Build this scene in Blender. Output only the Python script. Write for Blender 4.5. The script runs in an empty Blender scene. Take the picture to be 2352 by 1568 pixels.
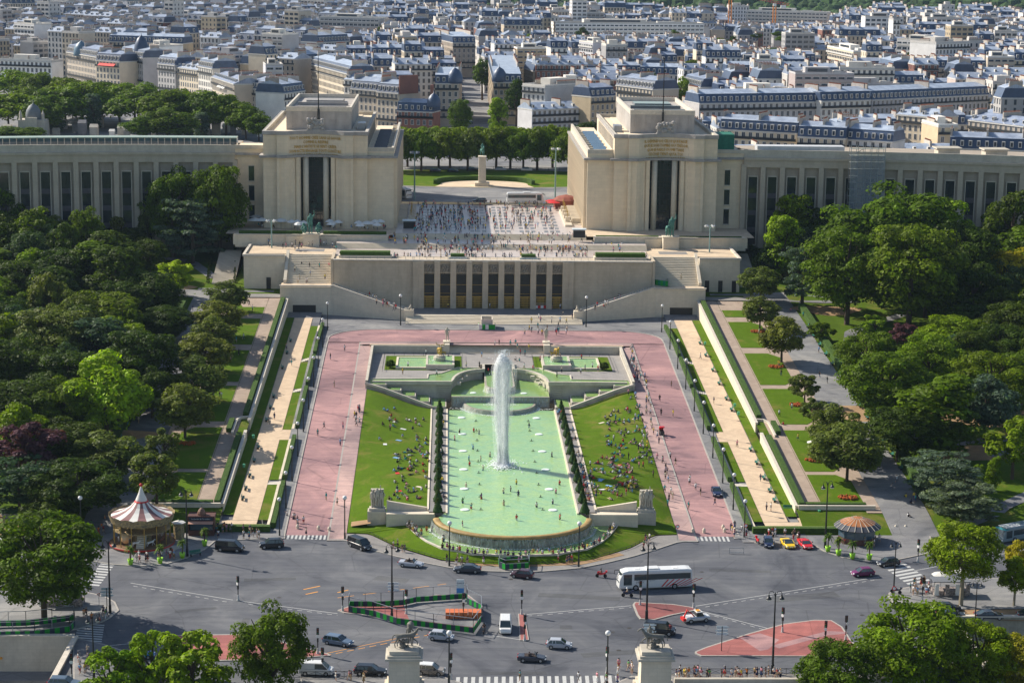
import bpy, math, random
import numpy as np
from mathutils import Vector, Matrix
R = math.radians
rnd = random.Random(7)
scn = bpy.context.scene
col = scn.collection
# ------------------------------------------------------------------ camera
FPX = 4650.0; ROLL = .013; V0 = -140.0; HC = 110.0; XC = -12.7      # pixels of a 2352 px wide frame
TH = math.atan((784 - V0) / FPX)
PSI = math.atan(157 / FPX * math.cos(TH))
_f = Vector((math.sin(PSI) * math.cos(TH), math.cos(PSI) * math.cos(TH), -math.sin(TH)))
_r = Vector((math.cos(PSI), -math.sin(PSI), 0)); _u = _r.cross(_f)
CR = _r * math.cos(ROLL) + _u * math.sin(ROLL); CU = -_r * math.sin(ROLL) + _u * math.cos(ROLL)
CP = Vector((XC, 0, HC))
cam = bpy.data.cameras.new('camera'); camo = bpy.data.objects.new('camera', cam); col.objects.link(camo)
cam.sensor_width = 36; cam.lens = 36 * FPX / 2352; cam.clip_start = 1; cam.clip_end = 20000
m = Matrix.Identity(4)
for i in range(3):
 m[i][0] = CR[i]; m[i][1] = CU[i]; m[i][2] = -_f[i]; m[i][3] = CP[i]
camo.matrix_world = m
scn.camera = camo
scn.render.resolution_x = 1024; scn.render.resolution_y = 682
# ------------------------------------------------------------------ light
SUN_EL = 35.3; SUN_TO = Vector((-.852, .523, 0)).normalized() * math.cos(R(SUN_EL)) + Vector((0, 0, math.sin(R(SUN_EL))))
world = bpy.data.worlds.new('World'); scn.world = world; world.use_nodes = True
wn = world.node_tree.nodes; wl = world.node_tree.links
sky = wn.new('ShaderNodeTexSky'); sky.sky_type = 'NISHITA'; sky.sun_disc = False
sky.sun_elevation = R(SUN_EL); sky.sun_rotation = math.atan2(SUN_TO.x, SUN_TO.y); sky.air_density = 1.0; sky.dust_density = 1.0; sky.ozone_density = 1.0
wl.new(sky.outputs[0], wn['Background'].inputs[0]); wn['Background'].inputs[1].default_value = .095
sun = bpy.data.lights.new('sun', 'SUN'); sun.energy = 5; sun.angle = R(.5); sun.color = (1, .93, .82)
suno = bpy.data.objects.new('sun', sun); col.objects.link(suno)
suno.rotation_mode = 'QUATERNION'; suno.rotation_quaternion = SUN_TO.to_track_quat('Z', 'Y')
scn.view_settings.view_transform = 'Standard'; scn.view_settings.look = 'None'
scn.view_settings.exposure = .45; scn.view_settings.gamma = 1
scn.render.engine = 'CYCLES'
scn.cycles.max_bounces = 5; scn.cycles.diffuse_bounces = 2; scn.cycles.glossy_bounces = 2
scn.cycles.transmission_bounces = 3; scn.cycles.transparent_max_bounces = 6; scn.cycles.volume_bounces = 0
# ------------------------------------------------------------------ helpers
def W(u, v, z=0.0):
 """world point at height z seen at pixel (u, v) of the 2352 px frame"""
 d = _f * FPX + CR * (u - 1176) - CU * (v - 784)
 return CP + d * ((z - HC) / d.z)
def WY(u, v, y):
 d = _f * FPX + CR * (u - 1176) - CU * (v - 784)
 return CP + d * (y / d.y)
def PIX(p):
 d = Vector(p) - CP; k = d.dot(_f)
 return 1176 + FPX * d.dot(CR) / k, 784 - FPX * d.dot(CU) / k, FPX / k
def clamp(t, a=0., b=1.): return max(a, min(b, t))
def lerp(a, b, t): return a + (b - a) * t
def tag(o, label=None, cat=None, group=None, kind=None):
 if label: o['label'] = label
 if cat: o['category'] = cat
 if group: o['group'] = group
 if kind: o['kind'] = kind
 return o
def thing(name, label, cat, loc=(0, 0, 0), rz=0, group=None):
 o = bpy.data.objects.new(name, None); col.objects.link(o)
 o.location = loc; o.rotation_euler = (0, 0, rz); o.empty_display_size = .1
 return tag(o, label, cat, group)
_mats = {}
_ch = {}
def M(name, c=(.5, .5, .5), rough=.8, var=.12, scale=1.0, metal=0, bump=0., kind=None, c2=None, spec=.3, rand=0., **kw):
 if name in _mats: return _mats[name]
 mt = bpy.data.materials.new(name); mt.use_nodes = True
 n = mt.node_tree.nodes; l = mt.node_tree.links
 b = n['Principled BSDF']; b.inputs['Roughness'].default_value = rough; b.inputs['Metallic'].default_value = metal
 b.inputs['Specular IOR Level'].default_value = spec
 tc = n.new('ShaderNodeTexCoord')
 def noise(sc, det=4, rg=.6, vec=None, dist=0.):
  t = n.new('ShaderNodeTexNoise'); t.inputs['Scale'].default_value = sc; t.inputs['Detail'].default_value = det
  t.inputs['Roughness'].default_value = rg; t.inputs['Distortion'].default_value = dist
  l.new(vec or tc.outputs['Object'], t.inputs['Vector']); return t.outputs['Fac']
 def ramp(fac, stops):
  r = n.new('ShaderNodeValToRGB'); e = r.color_ramp.elements
  while len(e) < len(stops): e.new(.5)
  for q, (p, cc) in zip(e, stops): q.position = p; q.color = (*cc, 1)
  l.new(fac, r.inputs[0]); return r.outputs[0]
 def mix(fac, a, bb, mode='MIX'):
  x = n.new('ShaderNodeMix'); x.data_type = 'RGBA'; x.blend_type = mode
  for s, val in ((x.inputs[0], fac), (x.inputs[6], a), (x.inputs[7], bb)):
   if isinstance(val, (int, float)): s.default_value = val
   elif isinstance(val, tuple): s.default_value = (*val, 1) if len(val) == 3 else val
   else: l.new(val, s)
  return x.outputs[2]
 def math_(op, a, bb=0.):
  x = n.new('ShaderNodeMath'); x.operation = op
  for s, val in ((x.inputs[0], a), (x.inputs[1], bb)):
   if isinstance(val, (int, float)): s.default_value = val
   else: l.new(val, s)
  return x.outputs[0]
 def sep():
  s = n.new('ShaderNodeSeparateXYZ'); l.new(tc.outputs['Object'], s.inputs[0]); return s.outputs
 def comb(x, y, z=0.):
  s = n.new('ShaderNodeCombineXYZ')
  for i, val in enumerate((x, y, z)):
   if isinstance(val, (int, float)): s.inputs[i].default_value = val
   else: l.new(val, s.inputs[i])
  return s.outputs[0]
 c2 = c2 or tuple(min(1, x * (1 - var)) for x in c)
 c1 = tuple(min(1, x * (1 + var)) for x in c)
 out = ramp(noise(scale), [(.3, c2), (.7, c1)])
 hgt = None
 if kind in ('grass', 'leaf'): b.inputs['Specular IOR Level'].default_value = .095
 if kind == 'stone':       # ashlar blocks on walls facing any axis
  s = sep(); v = comb(math_('ADD', s[0], s[1]), s[2])
  br = n.new('ShaderNodeTexBrick'); l.new(v, br.inputs['Vector'])
  br.inputs['Scale'].default_value = 1; br.inputs['Brick Width'].default_value = kw.get('bw', 1.6); br.inputs['Row Height'].default_value = kw.get('bh', .8)
  br.inputs['Mortar Size'].default_value = .02; br.inputs['Bias'].default_value = -.2
  br.inputs['Color1'].default_value = (*[x * 1.06 for x in c], 1); br.inputs['Color2'].default_value = (*[x * .87 for x in c], 1)
  br.inputs['Mortar'].default_value = (*[x * .68 for x in c], 1)
  out = mix(.45, out, br.outputs[0])
  st = ramp(noise(1, 5, .7, comb(math_('MULTIPLY', math_('ADD', s[0], s[1]), .3), math_('MULTIPLY', s[2], .08))), [(.38, (.74, .72, .7)), (.58, (1, 1, 1))])
  out = mix(kw.get('stain', .5), out, mix(1., out, st, 'MULTIPLY'))
 elif kind == 'asphalt':
  f = noise(9, 6, .8); out = mix(.35, out, ramp(f, [(.35, tuple(x * .55 for x in c)), (.62, tuple(x * 1.7 for x in c))]))
  big = noise(.055, 5, .62, dist=.9); out = mix(1., out, ramp(big, [(.36, (.6, .62, .66)), (.47, (.95, .95, .96)), (.53, (1.02, 1.02, 1)), (.64, (1.38, 1.35, 1.28))]), 'MULTIPLY')
  s = sep(); stv = comb(math_('MULTIPLY', s[0], .06), math_('MULTIPLY', s[1], .7)); out = mix(.5, out, mix(1., out, ramp(noise(1, 4, .6, stv), [(.4, (.8, .8, .82)), (.6, (1.15, 1.14, 1.1))]), 'MULTIPLY'))
  vo = n.new('ShaderNodeTexVoronoi'); vo.feature = 'DISTANCE_TO_EDGE'; vo.inputs['Scale'].default_value = .09; l.new(tc.outputs['Object'], vo.inputs[0])
  out = mix(1., out, ramp(vo.outputs[0], [(.0, (.75, .75, .75)), (.012, (1, 1, 1))]), 'MULTIPLY')
  hgt = f
 elif kind == 'grass':
  f = noise(3.5, 5, .8); out = mix(.5, out, ramp(f, [(.35, tuple(x * .6 for x in c)), (.65, tuple(x * 1.45 for x in c))]))
  dry = ramp(noise(.13, 5, .7, dist=.6), [(.52, (0, 0, 0)), (.7, (1, 1, 1))]); out = mix(math_('MULTIPLY', dry, kw.get('dry', .5)), out, (.21, .17, .045))
  hgt = f
 elif kind == 'sand':
  f = noise(5, 6, .8); out = mix(.4, out, ramp(f, [(.3, tuple(x * .72 for x in c)), (.7, tuple(x * 1.15 for x in c))]))
  out = mix(.6, out, mix(1., out, ramp(noise(.25, 5, .7, dist=1.), [(.4, (.82, .8, .8)), (.62, (1.1, 1.1, 1.1))]), 'MULTIPLY')); hgt = f
 elif kind == 'paving':
  br = n.new('ShaderNodeTexBrick'); l.new(tc.outputs['Object'], br.inputs['Vector']); br.inputs['Scale'].default_value = 1
  br.inputs['Brick Width'].default_value = kw.get('bw', 1.2); br.inputs['Row Height'].default_value = kw.get('bh', 1.2); br.inputs['Mortar Size'].default_value = .03
  br.inputs['Color1'].default_value = (*c1, 1); br.inputs['Color2'].default_value = (*c2, 1); br.inputs['Mortar'].default_value = (*[x * .6 for x in c], 1)
  out = mix(.55, out, br.outputs[0])
 elif kind == 'stripes':   # standing seams along local x
  s = sep(); w = math_('FRACT', math_('MULTIPLY', math_('ADD', s[0], s[1]), 1 / kw.get('pitch', .7)))
  out = mix(1., out, ramp(w, [(.0, (.72, .72, .72)), (.12, (1.0, 1, 1)), (.9, (1, 1, 1)), (1., (.72, .72, .72))]), 'MULTIPLY')
  out = mix(.6, out, mix(1., out, ramp(noise(.35, 3, .6), [(.4, (.7, .72, .76)), (.62, (1.15, 1.14, 1.12))]), 'MULTIPLY'))
 elif kind == 'leaf':
  s = n.new('ShaderNodeObjectInfo')
  big = noise(3.2, 3, .6); out = ramp(big, [(.34, tuple(x * .62 for x in c)), (.5, c), (.66, tuple(min(1, x * 1.7) for x in c))])
  fine = noise(17, 2, .5); out = mix(.45, out, mix(1., out, ramp(fine, [(.4, (.6, .62, .6)), (.6, (1.35, 1.3, 1.1))]), 'MULTIPLY'))
  b.inputs['Transmission Weight'].default_value = 0
  out = mix(1., out, ramp(s.outputs['Random'], [(0., (.82, .9, .9)), (.5, (1, 1, 1)), (1., (1.25, 1.1, .85))]), 'MULTIPLY')
  tr = n.new('ShaderNodeBsdfTranslucent'); ms = n.new('ShaderNodeMixShader'); ms.inputs[0].default_value = .36
  l.new(mix(1., out, (1.3, 1.4, .5), 'MULTIPLY'), tr.inputs[0]); l.new(b.outputs[0], ms.inputs[1]); l.new(tr.outputs[0], ms.inputs[2])
  l.new(ms.outputs[0], n['Material Output'].inputs[0])
 elif kind == 'water':
  wv = noise(kw.get('ws', 1.6), 4, .6, dist=.8); hgt = wv
  out = mix(1., out, ramp(noise(.16, 5, .65, dist=1.6), [(.34, (.84, .95, 1.02)), (.5, (1, 1, 1)), (.66, (1.12, 1.05, .86))]), 'MULTIPLY')
  out = mix(.5, out, mix(1., out, ramp(noise(1.1, 5, .7, dist=2.), [(.4, (.8, .86, .86)), (.62, (1.15, 1.12, 1.05))]), 'MULTIPLY'))
 elif kind == 'planks':
  s = sep(); w = math_('FRACT', math_('MULTIPLY', s[2], 1 / kw.get('pitch', .2)))
  out = mix(1., out, ramp(w, [(0., (.6, .6, .6)), (.15, (1, 1, 1))]), 'MULTIPLY')
 if rand:
  s = n.new('ShaderNodeObjectInfo')
  out = mix(1., out, ramp(s.outputs['Random'], [(0., (1 - rand, 1 - rand, 1 - rand * .8)), (.5, (1, .98, .95)), (1., (1 + rand, 1 + rand * .95, 1 + rand * .8))]), 'MULTIPLY')
 l.new(out, b.inputs['Base Color'])
 if bump:
  bp = n.new('ShaderNodeBump'); bp.inputs['Strength'].default_value = bump; bp.inputs['Distance'].default_value = kw.get('bd', .1)
  l.new(hgt if hgt is not None else noise(scale * 6, 4, .7), bp.inputs['Height']); l.new(bp.outputs[0], b.inputs['Normal'])
 _mats[name] = mt; return mt
class MB:
 def __init__(s): s.v = []; s.f = []; s.m = []
 def face(s, pts, mi=0):
  i = len(s.v); s.v += [tuple(p) for p in pts]; s.f.append(tuple(range(i, i + len(pts)))); s.m.append(mi); return s
 def box(s, x0, x1, y0, y1, z0, z1, mi=0, bottom=True):
  i = len(s.v); s.v += [(x0, y0, z0), (x1, y0, z0), (x1, y1, z0), (x0, y1, z0), (x0, y0, z1), (x1, y0, z1), (x1, y1, z1), (x0, y1, z1)]
  F = [(4, 5, 6, 7), (0, 1, 5, 4), (1, 2, 6, 5), (2, 3, 7, 6), (3, 0, 4, 7)] + ([(3, 2, 1, 0)] if bottom else [])
  s.f += [tuple(i + k for k in q) for q in F]; s.m += [mi] * len(F); return s
 def obox(s, c, sx, sy, z0, z1, rz=0, mi=0, taper=1.):
  i = len(s.v); ca, sa = math.cos(rz), math.sin(rz)
  for z, t in ((z0, 1), (z1, taper)):
   for a, b in ((-1, -1), (1, -1), (1, 1), (-1, 1)):
    x, y = a * sx / 2 * t, b * sy / 2 * t; s.v.append((c[0] + ca * x - sa * y, c[1] + sa * x + ca * y, z))
  F = [(4, 5, 6, 7), (0, 1, 5, 4), (1, 2, 6, 5), (2, 3, 7, 6), (3, 0, 4, 7), (3, 2, 1, 0)]
  s.f += [tuple(i + k for k in q) for q in F]; s.m += [mi] * 6; return s
 def bar(s, a, b, w, h=None, mi=0):
  a = Vector(a); b = Vector(b); d = b - a
  if d.length < 1e-6: return s
  d.normalize(); up = Vector((0, 0, 1)) if abs(d.z) < .95 else Vector((1, 0, 0))
  x = d.cross(up).normalized() * w / 2; y = x.cross(d).normalized() * (h or w) / 2; i = len(s.v)
  for p in (a, b):
   for q in (-x - y, x - y, x + y, -x + y): s.v.append(tuple(p + q))
  F = [(0, 1, 5, 4), (1, 2, 6, 5), (2, 3, 7, 6), (3, 0, 4, 7), (3, 2, 1, 0), (4, 5, 6, 7)]
  s.f += [tuple(i + k for k in q) for q in F]; s.m += [mi] * 6; return s
 def prism(s, pts, z0, z1, mi=0, top=None):
  """pts: (x, y) outline counter-clockwise; z0/z1 numbers or functions"""
  g0 = z0 if callable(z0) else (lambda x, y: z0); g1 = z1 if callable(z1) else (lambda x, y: z1)
  A = sum(pts[k][0] * pts[(k + 1) % len(pts)][1] - pts[(k + 1) % len(pts)][0] * pts[k][1] for k in range(len(pts)))
  if A < 0: pts = pts[::-1]
  i = len(s.v); n = len(pts)
  s.v += [(p[0], p[1], g0(p[0], p[1])) for p in pts] + [(p[0], p[1], g1(p[0], p[1])) for p in pts]
  s.f.append(tuple(range(i + n, i + 2 * n))); s.m.append(mi if top is None else top)
  for k in range(n):
   k2 = (k + 1) % n; s.f.append((i + k, i + k2, i + n + k2, i + n + k)); s.m.append(mi)
  return s
 def loft(s, rings, mi=0, cap=True):
  i = len(s.v); n = len(rings[0])
  for r in rings: s.v += [tuple(p) for p in r]
  for a in range(len(rings) - 1):
   for k in range(n):
    k2 = (k + 1) % n; s.f.append((i + a * n + k, i + a * n + k2, i + (a + 1) * n + k2, i + (a + 1) * n + k)); s.m.append(mi)
  if cap:
   s.f.append(tuple(i + k for k in reversed(range(n)))); s.f.append(tuple(i + (len(rings) - 1) * n + k for k in range(n))); s.m += [mi, mi]
  return s
 def lathe(s, prof, c=(0, 0, 0), n=16, mi=0, mis=None, a0=0., a1=2 * math.pi, cap=True):
  full = abs(a1 - a0 - 2 * math.pi) < 1e-6; i = len(s.v); k_ = n if full else n + 1
  for r, z in prof:
   for k in range(k_):
    a = a0 + (a1 - a0) * k / n; s.v.append((c[0] + r * math.cos(a), c[1] + r * math.sin(a), c[2] + z))
  for a in range(len(prof) - 1):
   for k in range(n):
    k2 = (k + 1) % k_; s.f.append((i + a * k_ + k, i + a * k_ + k2, i + (a + 1) * k_ + k2, i + (a + 1) * k_ + k)); s.m.append(mis[a] if mis else mi)
  if cap and full:
   if prof[0][0] > 1e-4: s.f.append(tuple(i + k for k in reversed(range(k_)))); s.m.append(mi)
   if prof[-1][0] > 1e-4: s.f.append(tuple(i + (len(prof) - 1) * k_ + k for k in range(k_))); s.m.append(mi)
  return s
 def tube(s, pts, rad, n=6, mi=0):
  rings = []; P_ = [Vector(p) for p in pts]
  for k, p in enumerate(P_):
   d = (P_[min(k + 1, len(P_) - 1)] - P_[max(k - 1, 0)]).normalized()
   up = Vector((0, 0, 1)) if abs(d.z) < .9 else Vector((1, 0, 0))
   x = d.cross(up).normalized(); y = x.cross(d).normalized(); r = rad[k] if isinstance(rad, (list, tuple)) else rad
   rings.append([p + (x * math.cos(2 * math.pi * j / n) - y * math.sin(2 * math.pi * j / n)) * r for j in range(n)])
  return s.loft(rings, mi)
 def ball(s, c, r, n=10, mi=0, sz=1.):
  prof = [(max(1e-5, r * math.sin(math.pi * k / (n // 2))), -r * sz * math.cos(math.pi * k / (n // 2))) for k in range(n // 2 + 1)]
  return s.lathe(prof, c, n, mi, cap=False)
 def add(s, o, T=None, mi=None):
  i = len(s.v); s.v += [tuple(T @ Vector(p)) for p in o.v] if T else list(o.v)
  s.f += [tuple(i + k for k in f) for f in o.f]; s.m += o.m if mi is None else [mi] * len(o.m); return s
 def mesh(s, name, mats, smooth=False, off=(0, 0, 0)):
  me = bpy.data.meshes.new(name)
  ox, oy, oz = off
  me.from_pydata([(a - ox, b - oy, c - oz) for a, b, c in s.v] if any(off) else s.v, [], s.f)
  for mt in mats: me.materials.append(mt)
  me.polygons.foreach_set('material_index', s.m)
  if smooth: me.polygons.foreach_set('use_smooth', [True] * len(s.f))
  me.update(); return me
 def build(s, name, mats, parent=None, world=False, loc=None, smooth=False):
  """world: verts are in world space, parent sits unrotated at its own location"""
  if not isinstance(mats, (list, tuple)): mats = [mats]
  off = tuple(parent.location) if (world and parent) else (loc or (0, 0, 0))
  if world and parent and parent.parent: off = tuple(Vector(off) + parent.parent.location)
  o = bpy.data.objects.new(name, s.mesh(name, mats, smooth, off)); col.objects.link(o)
  if parent: o.parent = parent; _ch.setdefault(parent.name, []).append(o)
  elif loc: o.location = loc
  return o
def obj(name, me, parent=None, loc=(0, 0, 0), rz=0, sc=None):
 o = bpy.data.objects.new(name, me); col.objects.link(o); o.location = loc; o.rotation_euler = (0, 0, rz)
 if sc: o.scale = sc if isinstance(sc, (tuple, list)) else (sc, sc, sc)
 if parent: o.parent = parent; _ch.setdefault(parent.name, []).append(o)
 return o
def copy_tree(o, parent=None):
 c = o.copy(); col.objects.link(c)
 if parent is not None: c.parent = parent; _ch.setdefault(parent.name, []).append(c)
 for ch in list(_ch.get(o.name, [])): copy_tree(ch, c)
 return c
def struct(name, mb, mats, smooth=False): return tag(mb.build(name, mats, smooth=smooth), kind='structure')
def strip(mb, line_a, line_b, mi=0):
 for k in range(len(line_a) - 1): mb.face([line_a[k], line_b[k], line_b[k + 1], line_a[k + 1]], mi)
def offset(line, d):
 out = []
 for k, p in enumerate(line):
  a = Vector(line[max(k - 1, 0)][:2]); b = Vector(line[min(k + 1, len(line) - 1)][:2]); t = (b - a).normalized()
  out.append((p[0] - t.y * d, p[1] + t.x * d))
 return out
_w = ['', 'first', 'second', 'third', 'fourth', 'fifth', 'sixth', 'seventh', 'eighth', 'ninth']
ORD = _w + ['tenth', 'eleventh', 'twelfth', 'thirteenth', 'fourteenth', 'fifteenth', 'sixteenth', 'seventeenth', 'eighteenth', 'nineteenth'] + [(t[:-1] + 'ieth') if not k else t + '-' + _w[k] for t in ('twenty', 'thirty', 'forty', 'fifty', 'sixty') for k in range(10)]
# ------------------------------------------------------------------ materials
ASPH = M('asphalt', (.105, .109, .122), .85, .1, .5, kind='asphalt', bump=.25, bd=.03)
ASPH2 = M('asphalt_path', (.2, .198, .2), .9, .1, .5, kind='asphalt')
PAVE = M('pavement', (.25, .235, .22), .85, .12, .4, kind='paving', bw=1.1, bh=.8)
RED = M('red_asphalt', (.33, .19, .19), .85, .09, .25, kind='asphalt')
RED2 = M('red_walk', (.4, .27, .25), .85, .08, .3, kind='asphalt')
RED3 = M('red_island', (.3, .105, .095), .85, .1, .3, kind='asphalt')
KERB = M('granite_kerb', (.38, .35, .31), .8, .15, 2)
SAND = M('sand', (.66, .5, .34), .95, .1, .8, kind='sand')
WALK = M('brown_walk', (.4, .31, .24), .95, .1, .8, kind='sand')
DIRT = M('bare_earth', (.36, .23, .12), .95, .25, .5, kind='sand')
GRASS = M('grass', (.078, .14, .004), .95, .2, .5, kind='grass', dry=.75)
GRASS2 = M('park_grass', (.07, .12, .006), .95, .3, .15, kind='grass', dry=.8)
STONE = M('limestone', (.56, .47, .35), .85, .08, .6, kind='stone')
STONE2 = M('grey_limestone', (.56, .51, .42), .85, .12, .8, kind='stone', bw=1.2, bh=.55, stain=.5)
STONE3 = M('pale_limestone', (.72, .63, .49), .8, .07, .8, kind='stone', bw=1.3, bh=.6, stain=.35)
COPE = M('coping_stone', (.6, .54, .45), .8, .12, 1.5)
TERR = M('terrace_gravel', (.66, .52, .36), .9, .08, .6, kind='sand')
MARB = M('marble_floor', (.58, .5, .44), .35, .08, .3, kind='paving', bw=2.4, bh=2.4, spec=.5)
MARBD = M('dark_marble', (.2, .19, .18), .3, .1, 1, spec=.5)
POOL = M('pool_water', (.34, .54, .25), .1, .05, 1, kind='water', bump=.6, spec=.5, bd=.12)
POOL2 = M('algae_water', (.24, .38, .12), .1, .05, 1, kind='water', bump=.25, spec=.5, bd=.1, ws=2.5)
FOAM = M('white_foam', (.72, .8, .74), .6, .06, 3)
WHITEP = M('white_paint', (.5, .5, .48), .7, .12, 3)
ORANGEP = M('orange_paint', (.75, .33, .05), .7, .1, 3)
BRASS = M('gilt_bronze', (.42, .28, .07), .45, .2, 2, metal=.5)
BRONZE = M('green_bronze', (.07, .2, .16), .6, .3, 2)
DKMET = M('dark_green_metal', (.02, .028, .026), .45, .2, 2, spec=.5)
BLACK = M('black_metal', (.012, .013, .014), .45, .1, 2, spec=.5)
GREYMET = M('grey_metal', (.34, .36, .38), .4, .1, 2, metal=.5)
PALEPOLE = M('pale_green_pole', (.22, .34, .33), .5, .1, 2)
HEDGE = M('hedge_leaves', (.06, .12, .015), .9, .3, 2.5, bump=.9, bd=.3)
GLASSD = M('dark_glass', (.02, .028, .035), .08, .3, .3, spec=.8)
GLASSB = M('blue_glass', (.05, .09, .12), .08, .3, .4, spec=.8)
GLOBE = M('white_globe', (.85, .84, .8), .3, .02, 1, spec=.5)
OCHRE = M('ochre_stone', (.36, .24, .09), .6, .25, .8)
MOSS = M('mossy_stone', (.4, .37, .29), .8, .3, 1, kind='stone', bw=1.2, bh=.6, stain=.8)
# ------------------------------------------------------------------ heights of the ground
def zroad(y): return 9.5 * clamp((y - 366) / 139)
def zsand(y): return .8 + 9.7 * clamp((y - 372) / 168)
def zup(y): return 2.2 + 11.8 * clamp((y - 378) / 163)
def zpark(x, y):
 if y < 378: return 2.2 * clamp((y - 366) / 12) * (1 if abs(x) < 88 else .8)
 z = zup(y) + 5.2 * clamp((y - 545) / 60)
 if abs(x) > 86: z += .5 * math.sin(x * .06) * math.sin(y * .05)
 return z
def WG(u, v, g):
 z = 5.
 for _ in range(25): p = W(u, v, z); z = .5 * z + .5 * (g(p.x, p.y) if g is zpark else g(p.y))
 return Vector((p.x, p.y, z))
SD = (-1, 1)
mb = MB()
def rect(mb, x0, x1, y0, y1, z=0., nx=1, ny=1, g=None, mi=0):
 for a in range(nx):
  for b in range(ny):
   q = [(lerp(x0, x1, (a + i) / nx), lerp(y0, y1, (b + j) / ny)) for i, j in ((0, 0), (1, 0), (1, 1), (0, 1))]
   mb.face([(x, y, g(x, y) if g else z) for x, y in q], mi)
 return mb
rect(mb, -71.5, 71.8, 200, 366); rect(mb, -330, -71.5, 308.2, 366); rect(mb, 71.8, 330, 318.5, 366)
struct('road_asphalt', mb, ASPH)
mb = MB(); rect(mb, -330, -71.6, 280, 308.1, -6.2); rect(mb, 71.9, 330, 270, 318.4, -6.2); struct('sunken_road', mb, ASPH)
mb = MB()
for s in SD:
 xs = sorted((s * 55.5, s * 330)); rect(mb, xs[0], xs[1], 366, 607, 0, 40, 34, g=zpark)
struct('park_ground', mb, GRASS2)
mb = MB(); rect(mb, -46.4, 46.4, 503, 545, 0, 1, 12, g=lambda x, y: zroad(y) - .03)
for s in SD:
 xs = sorted((s * 31, s * 46.4)); rect(mb, xs[0], xs[1], 366, 503, 0, 1, 30, g=lambda x, y: zroad(y) - .03)
 xs = sorted((s * 46.3, s * 55.5)); rect(mb, xs[0], xs[1], 366, 545, 0, 1, 30, g=lambda x, y: zsand(y) - .1 if y > 372 else .02)
struct('slope_ground', mb, ASPH2)
mb = MB(); ro = []
def arc(cx, cy, r, a0, a1, n=8): return [(cx + r * math.cos(R(a0 + (a1 - a0) * k / n)), cy + r * math.sin(R(a0 + (a1 - a0) * k / n))) for k in range(n + 1)]
outer = [(-42.6, 366 + k * 6.5) for k in range(22)] + arc(-30.6, 508, 12, 180, 90) + [(x, 520) for x in (-20, -10, 0, 10, 20)] + arc(30.6, 508, 12, 90, 0) + [(42.6, 366 + k * 6.5) for k in range(21, -1, -1)]
def innerline(d, yb=500.5): return [(-d, 366 + (yb - 366) * k / 21) for k in range(22)] + [(-d + (2 * d) * k / 22, yb) for k in range(1, 22)] + [(d, 366 + (yb - 366) * k / 21) for k in range(21, -1, -1)]
inner = innerline(34.6, 503.2)
def resample(L, n):
 d = [0]
 for a, b in zip(L, L[1:]): d.append(d[-1] + math.dist(a, b))
 out = []; j = 0
 for k in range(n):
  t = d[-1] * k / (n - 1)
  while j < len(d) - 2 and d[j + 1] < t: j += 1
  u_ = (t - d[j]) / max(1e-9, d[j + 1] - d[j]); out.append(tuple(lerp(L[j][i], L[j + 1][i], clamp(u_)) for i in range(len(L[0]))))
 return out
N = 90
for s in SD:
 xs = sorted((s * 34.6, s * 42.6)); rect(mb, xs[0], xs[1], 366, 503.2, 0, 1, 40, g=lambda x, y: zroad(y) + .01)
rear = [(x, 503.2) for x in (-34.6, -42.6)] + arc(-30.6, 508, 12, 180, 90, 8) + arc(30.6, 508, 12, 90, 0, 8) + [(42.6, 503.2), (34.6, 503.2)]
mb.face([(x, y, 9.52) for x, y in rear][::-1])
struct('red_road', mb, RED)
mb = MB()
for s in SD:
 xs = sorted((s * 31.2, s * 34.3)); rect(mb, xs[0], xs[1], 362.3, 500, 0, 1, 30, g=lambda x, y: zroad(y) + .14)
rect(mb, -34.3, 34.3, 500, 503, 9.6)
struct('red_pavement', mb, RED2)
mb = MB()
for s in SD:
 for k in range(30):
  y0, y1 = 362.3 + k * 4.7, 362.3 + (k + 1) * 4.7
  mb.face([(s * 34.3, y0, zroad(y0) + .15), (s * 34.62, y0, zroad(y0) + .15), (s * 34.62, y1, zroad(y1) + .15), (s * 34.3, y1, zroad(y1) + .15)][::s])
  mb.face([(s * 34.62, y0, zroad(y0) - .05), (s * 34.62, y1, zroad(y1) - .05), (s * 34.62, y1, zroad(y1) + .15), (s * 34.62, y0, zroad(y0) + .15)][::s])
mb.box(-34.6, 34.6, 503, 503.25, 9.4, 9.66)
oo = offset(outer, .3); strip(mb, [(x, y, zroad(y) + .14) for x, y in outer], [(x, y, zroad(y) + .14) for x, y in oo])
strip(mb, [(x, y, zroad(y) - .05) for x, y in outer], [(x, y, zroad(y) + .14) for x, y in outer])
struct('road_kerb', mb, KERB)
mb = MB()
for s in SD:
 xs = sorted((s * 42.9, s * 44.9)); rect(mb, xs[0], xs[1], 362, 510, 0, 1, 30, g=lambda x, y: zroad(y) + .125)
pl = [(x, y) for x, y in offset(outer, .3) if y > 506]
pl = [(-46, 506)] + [(-46, 530), (46, 530), (46, 506)] + pl[::-1]
mb.face([(x, y, 9.63) for x, y in pl][::-1])
struct('outer_pavement', mb, ASPH2)
mbS, mbG = MB(), MB()
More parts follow.
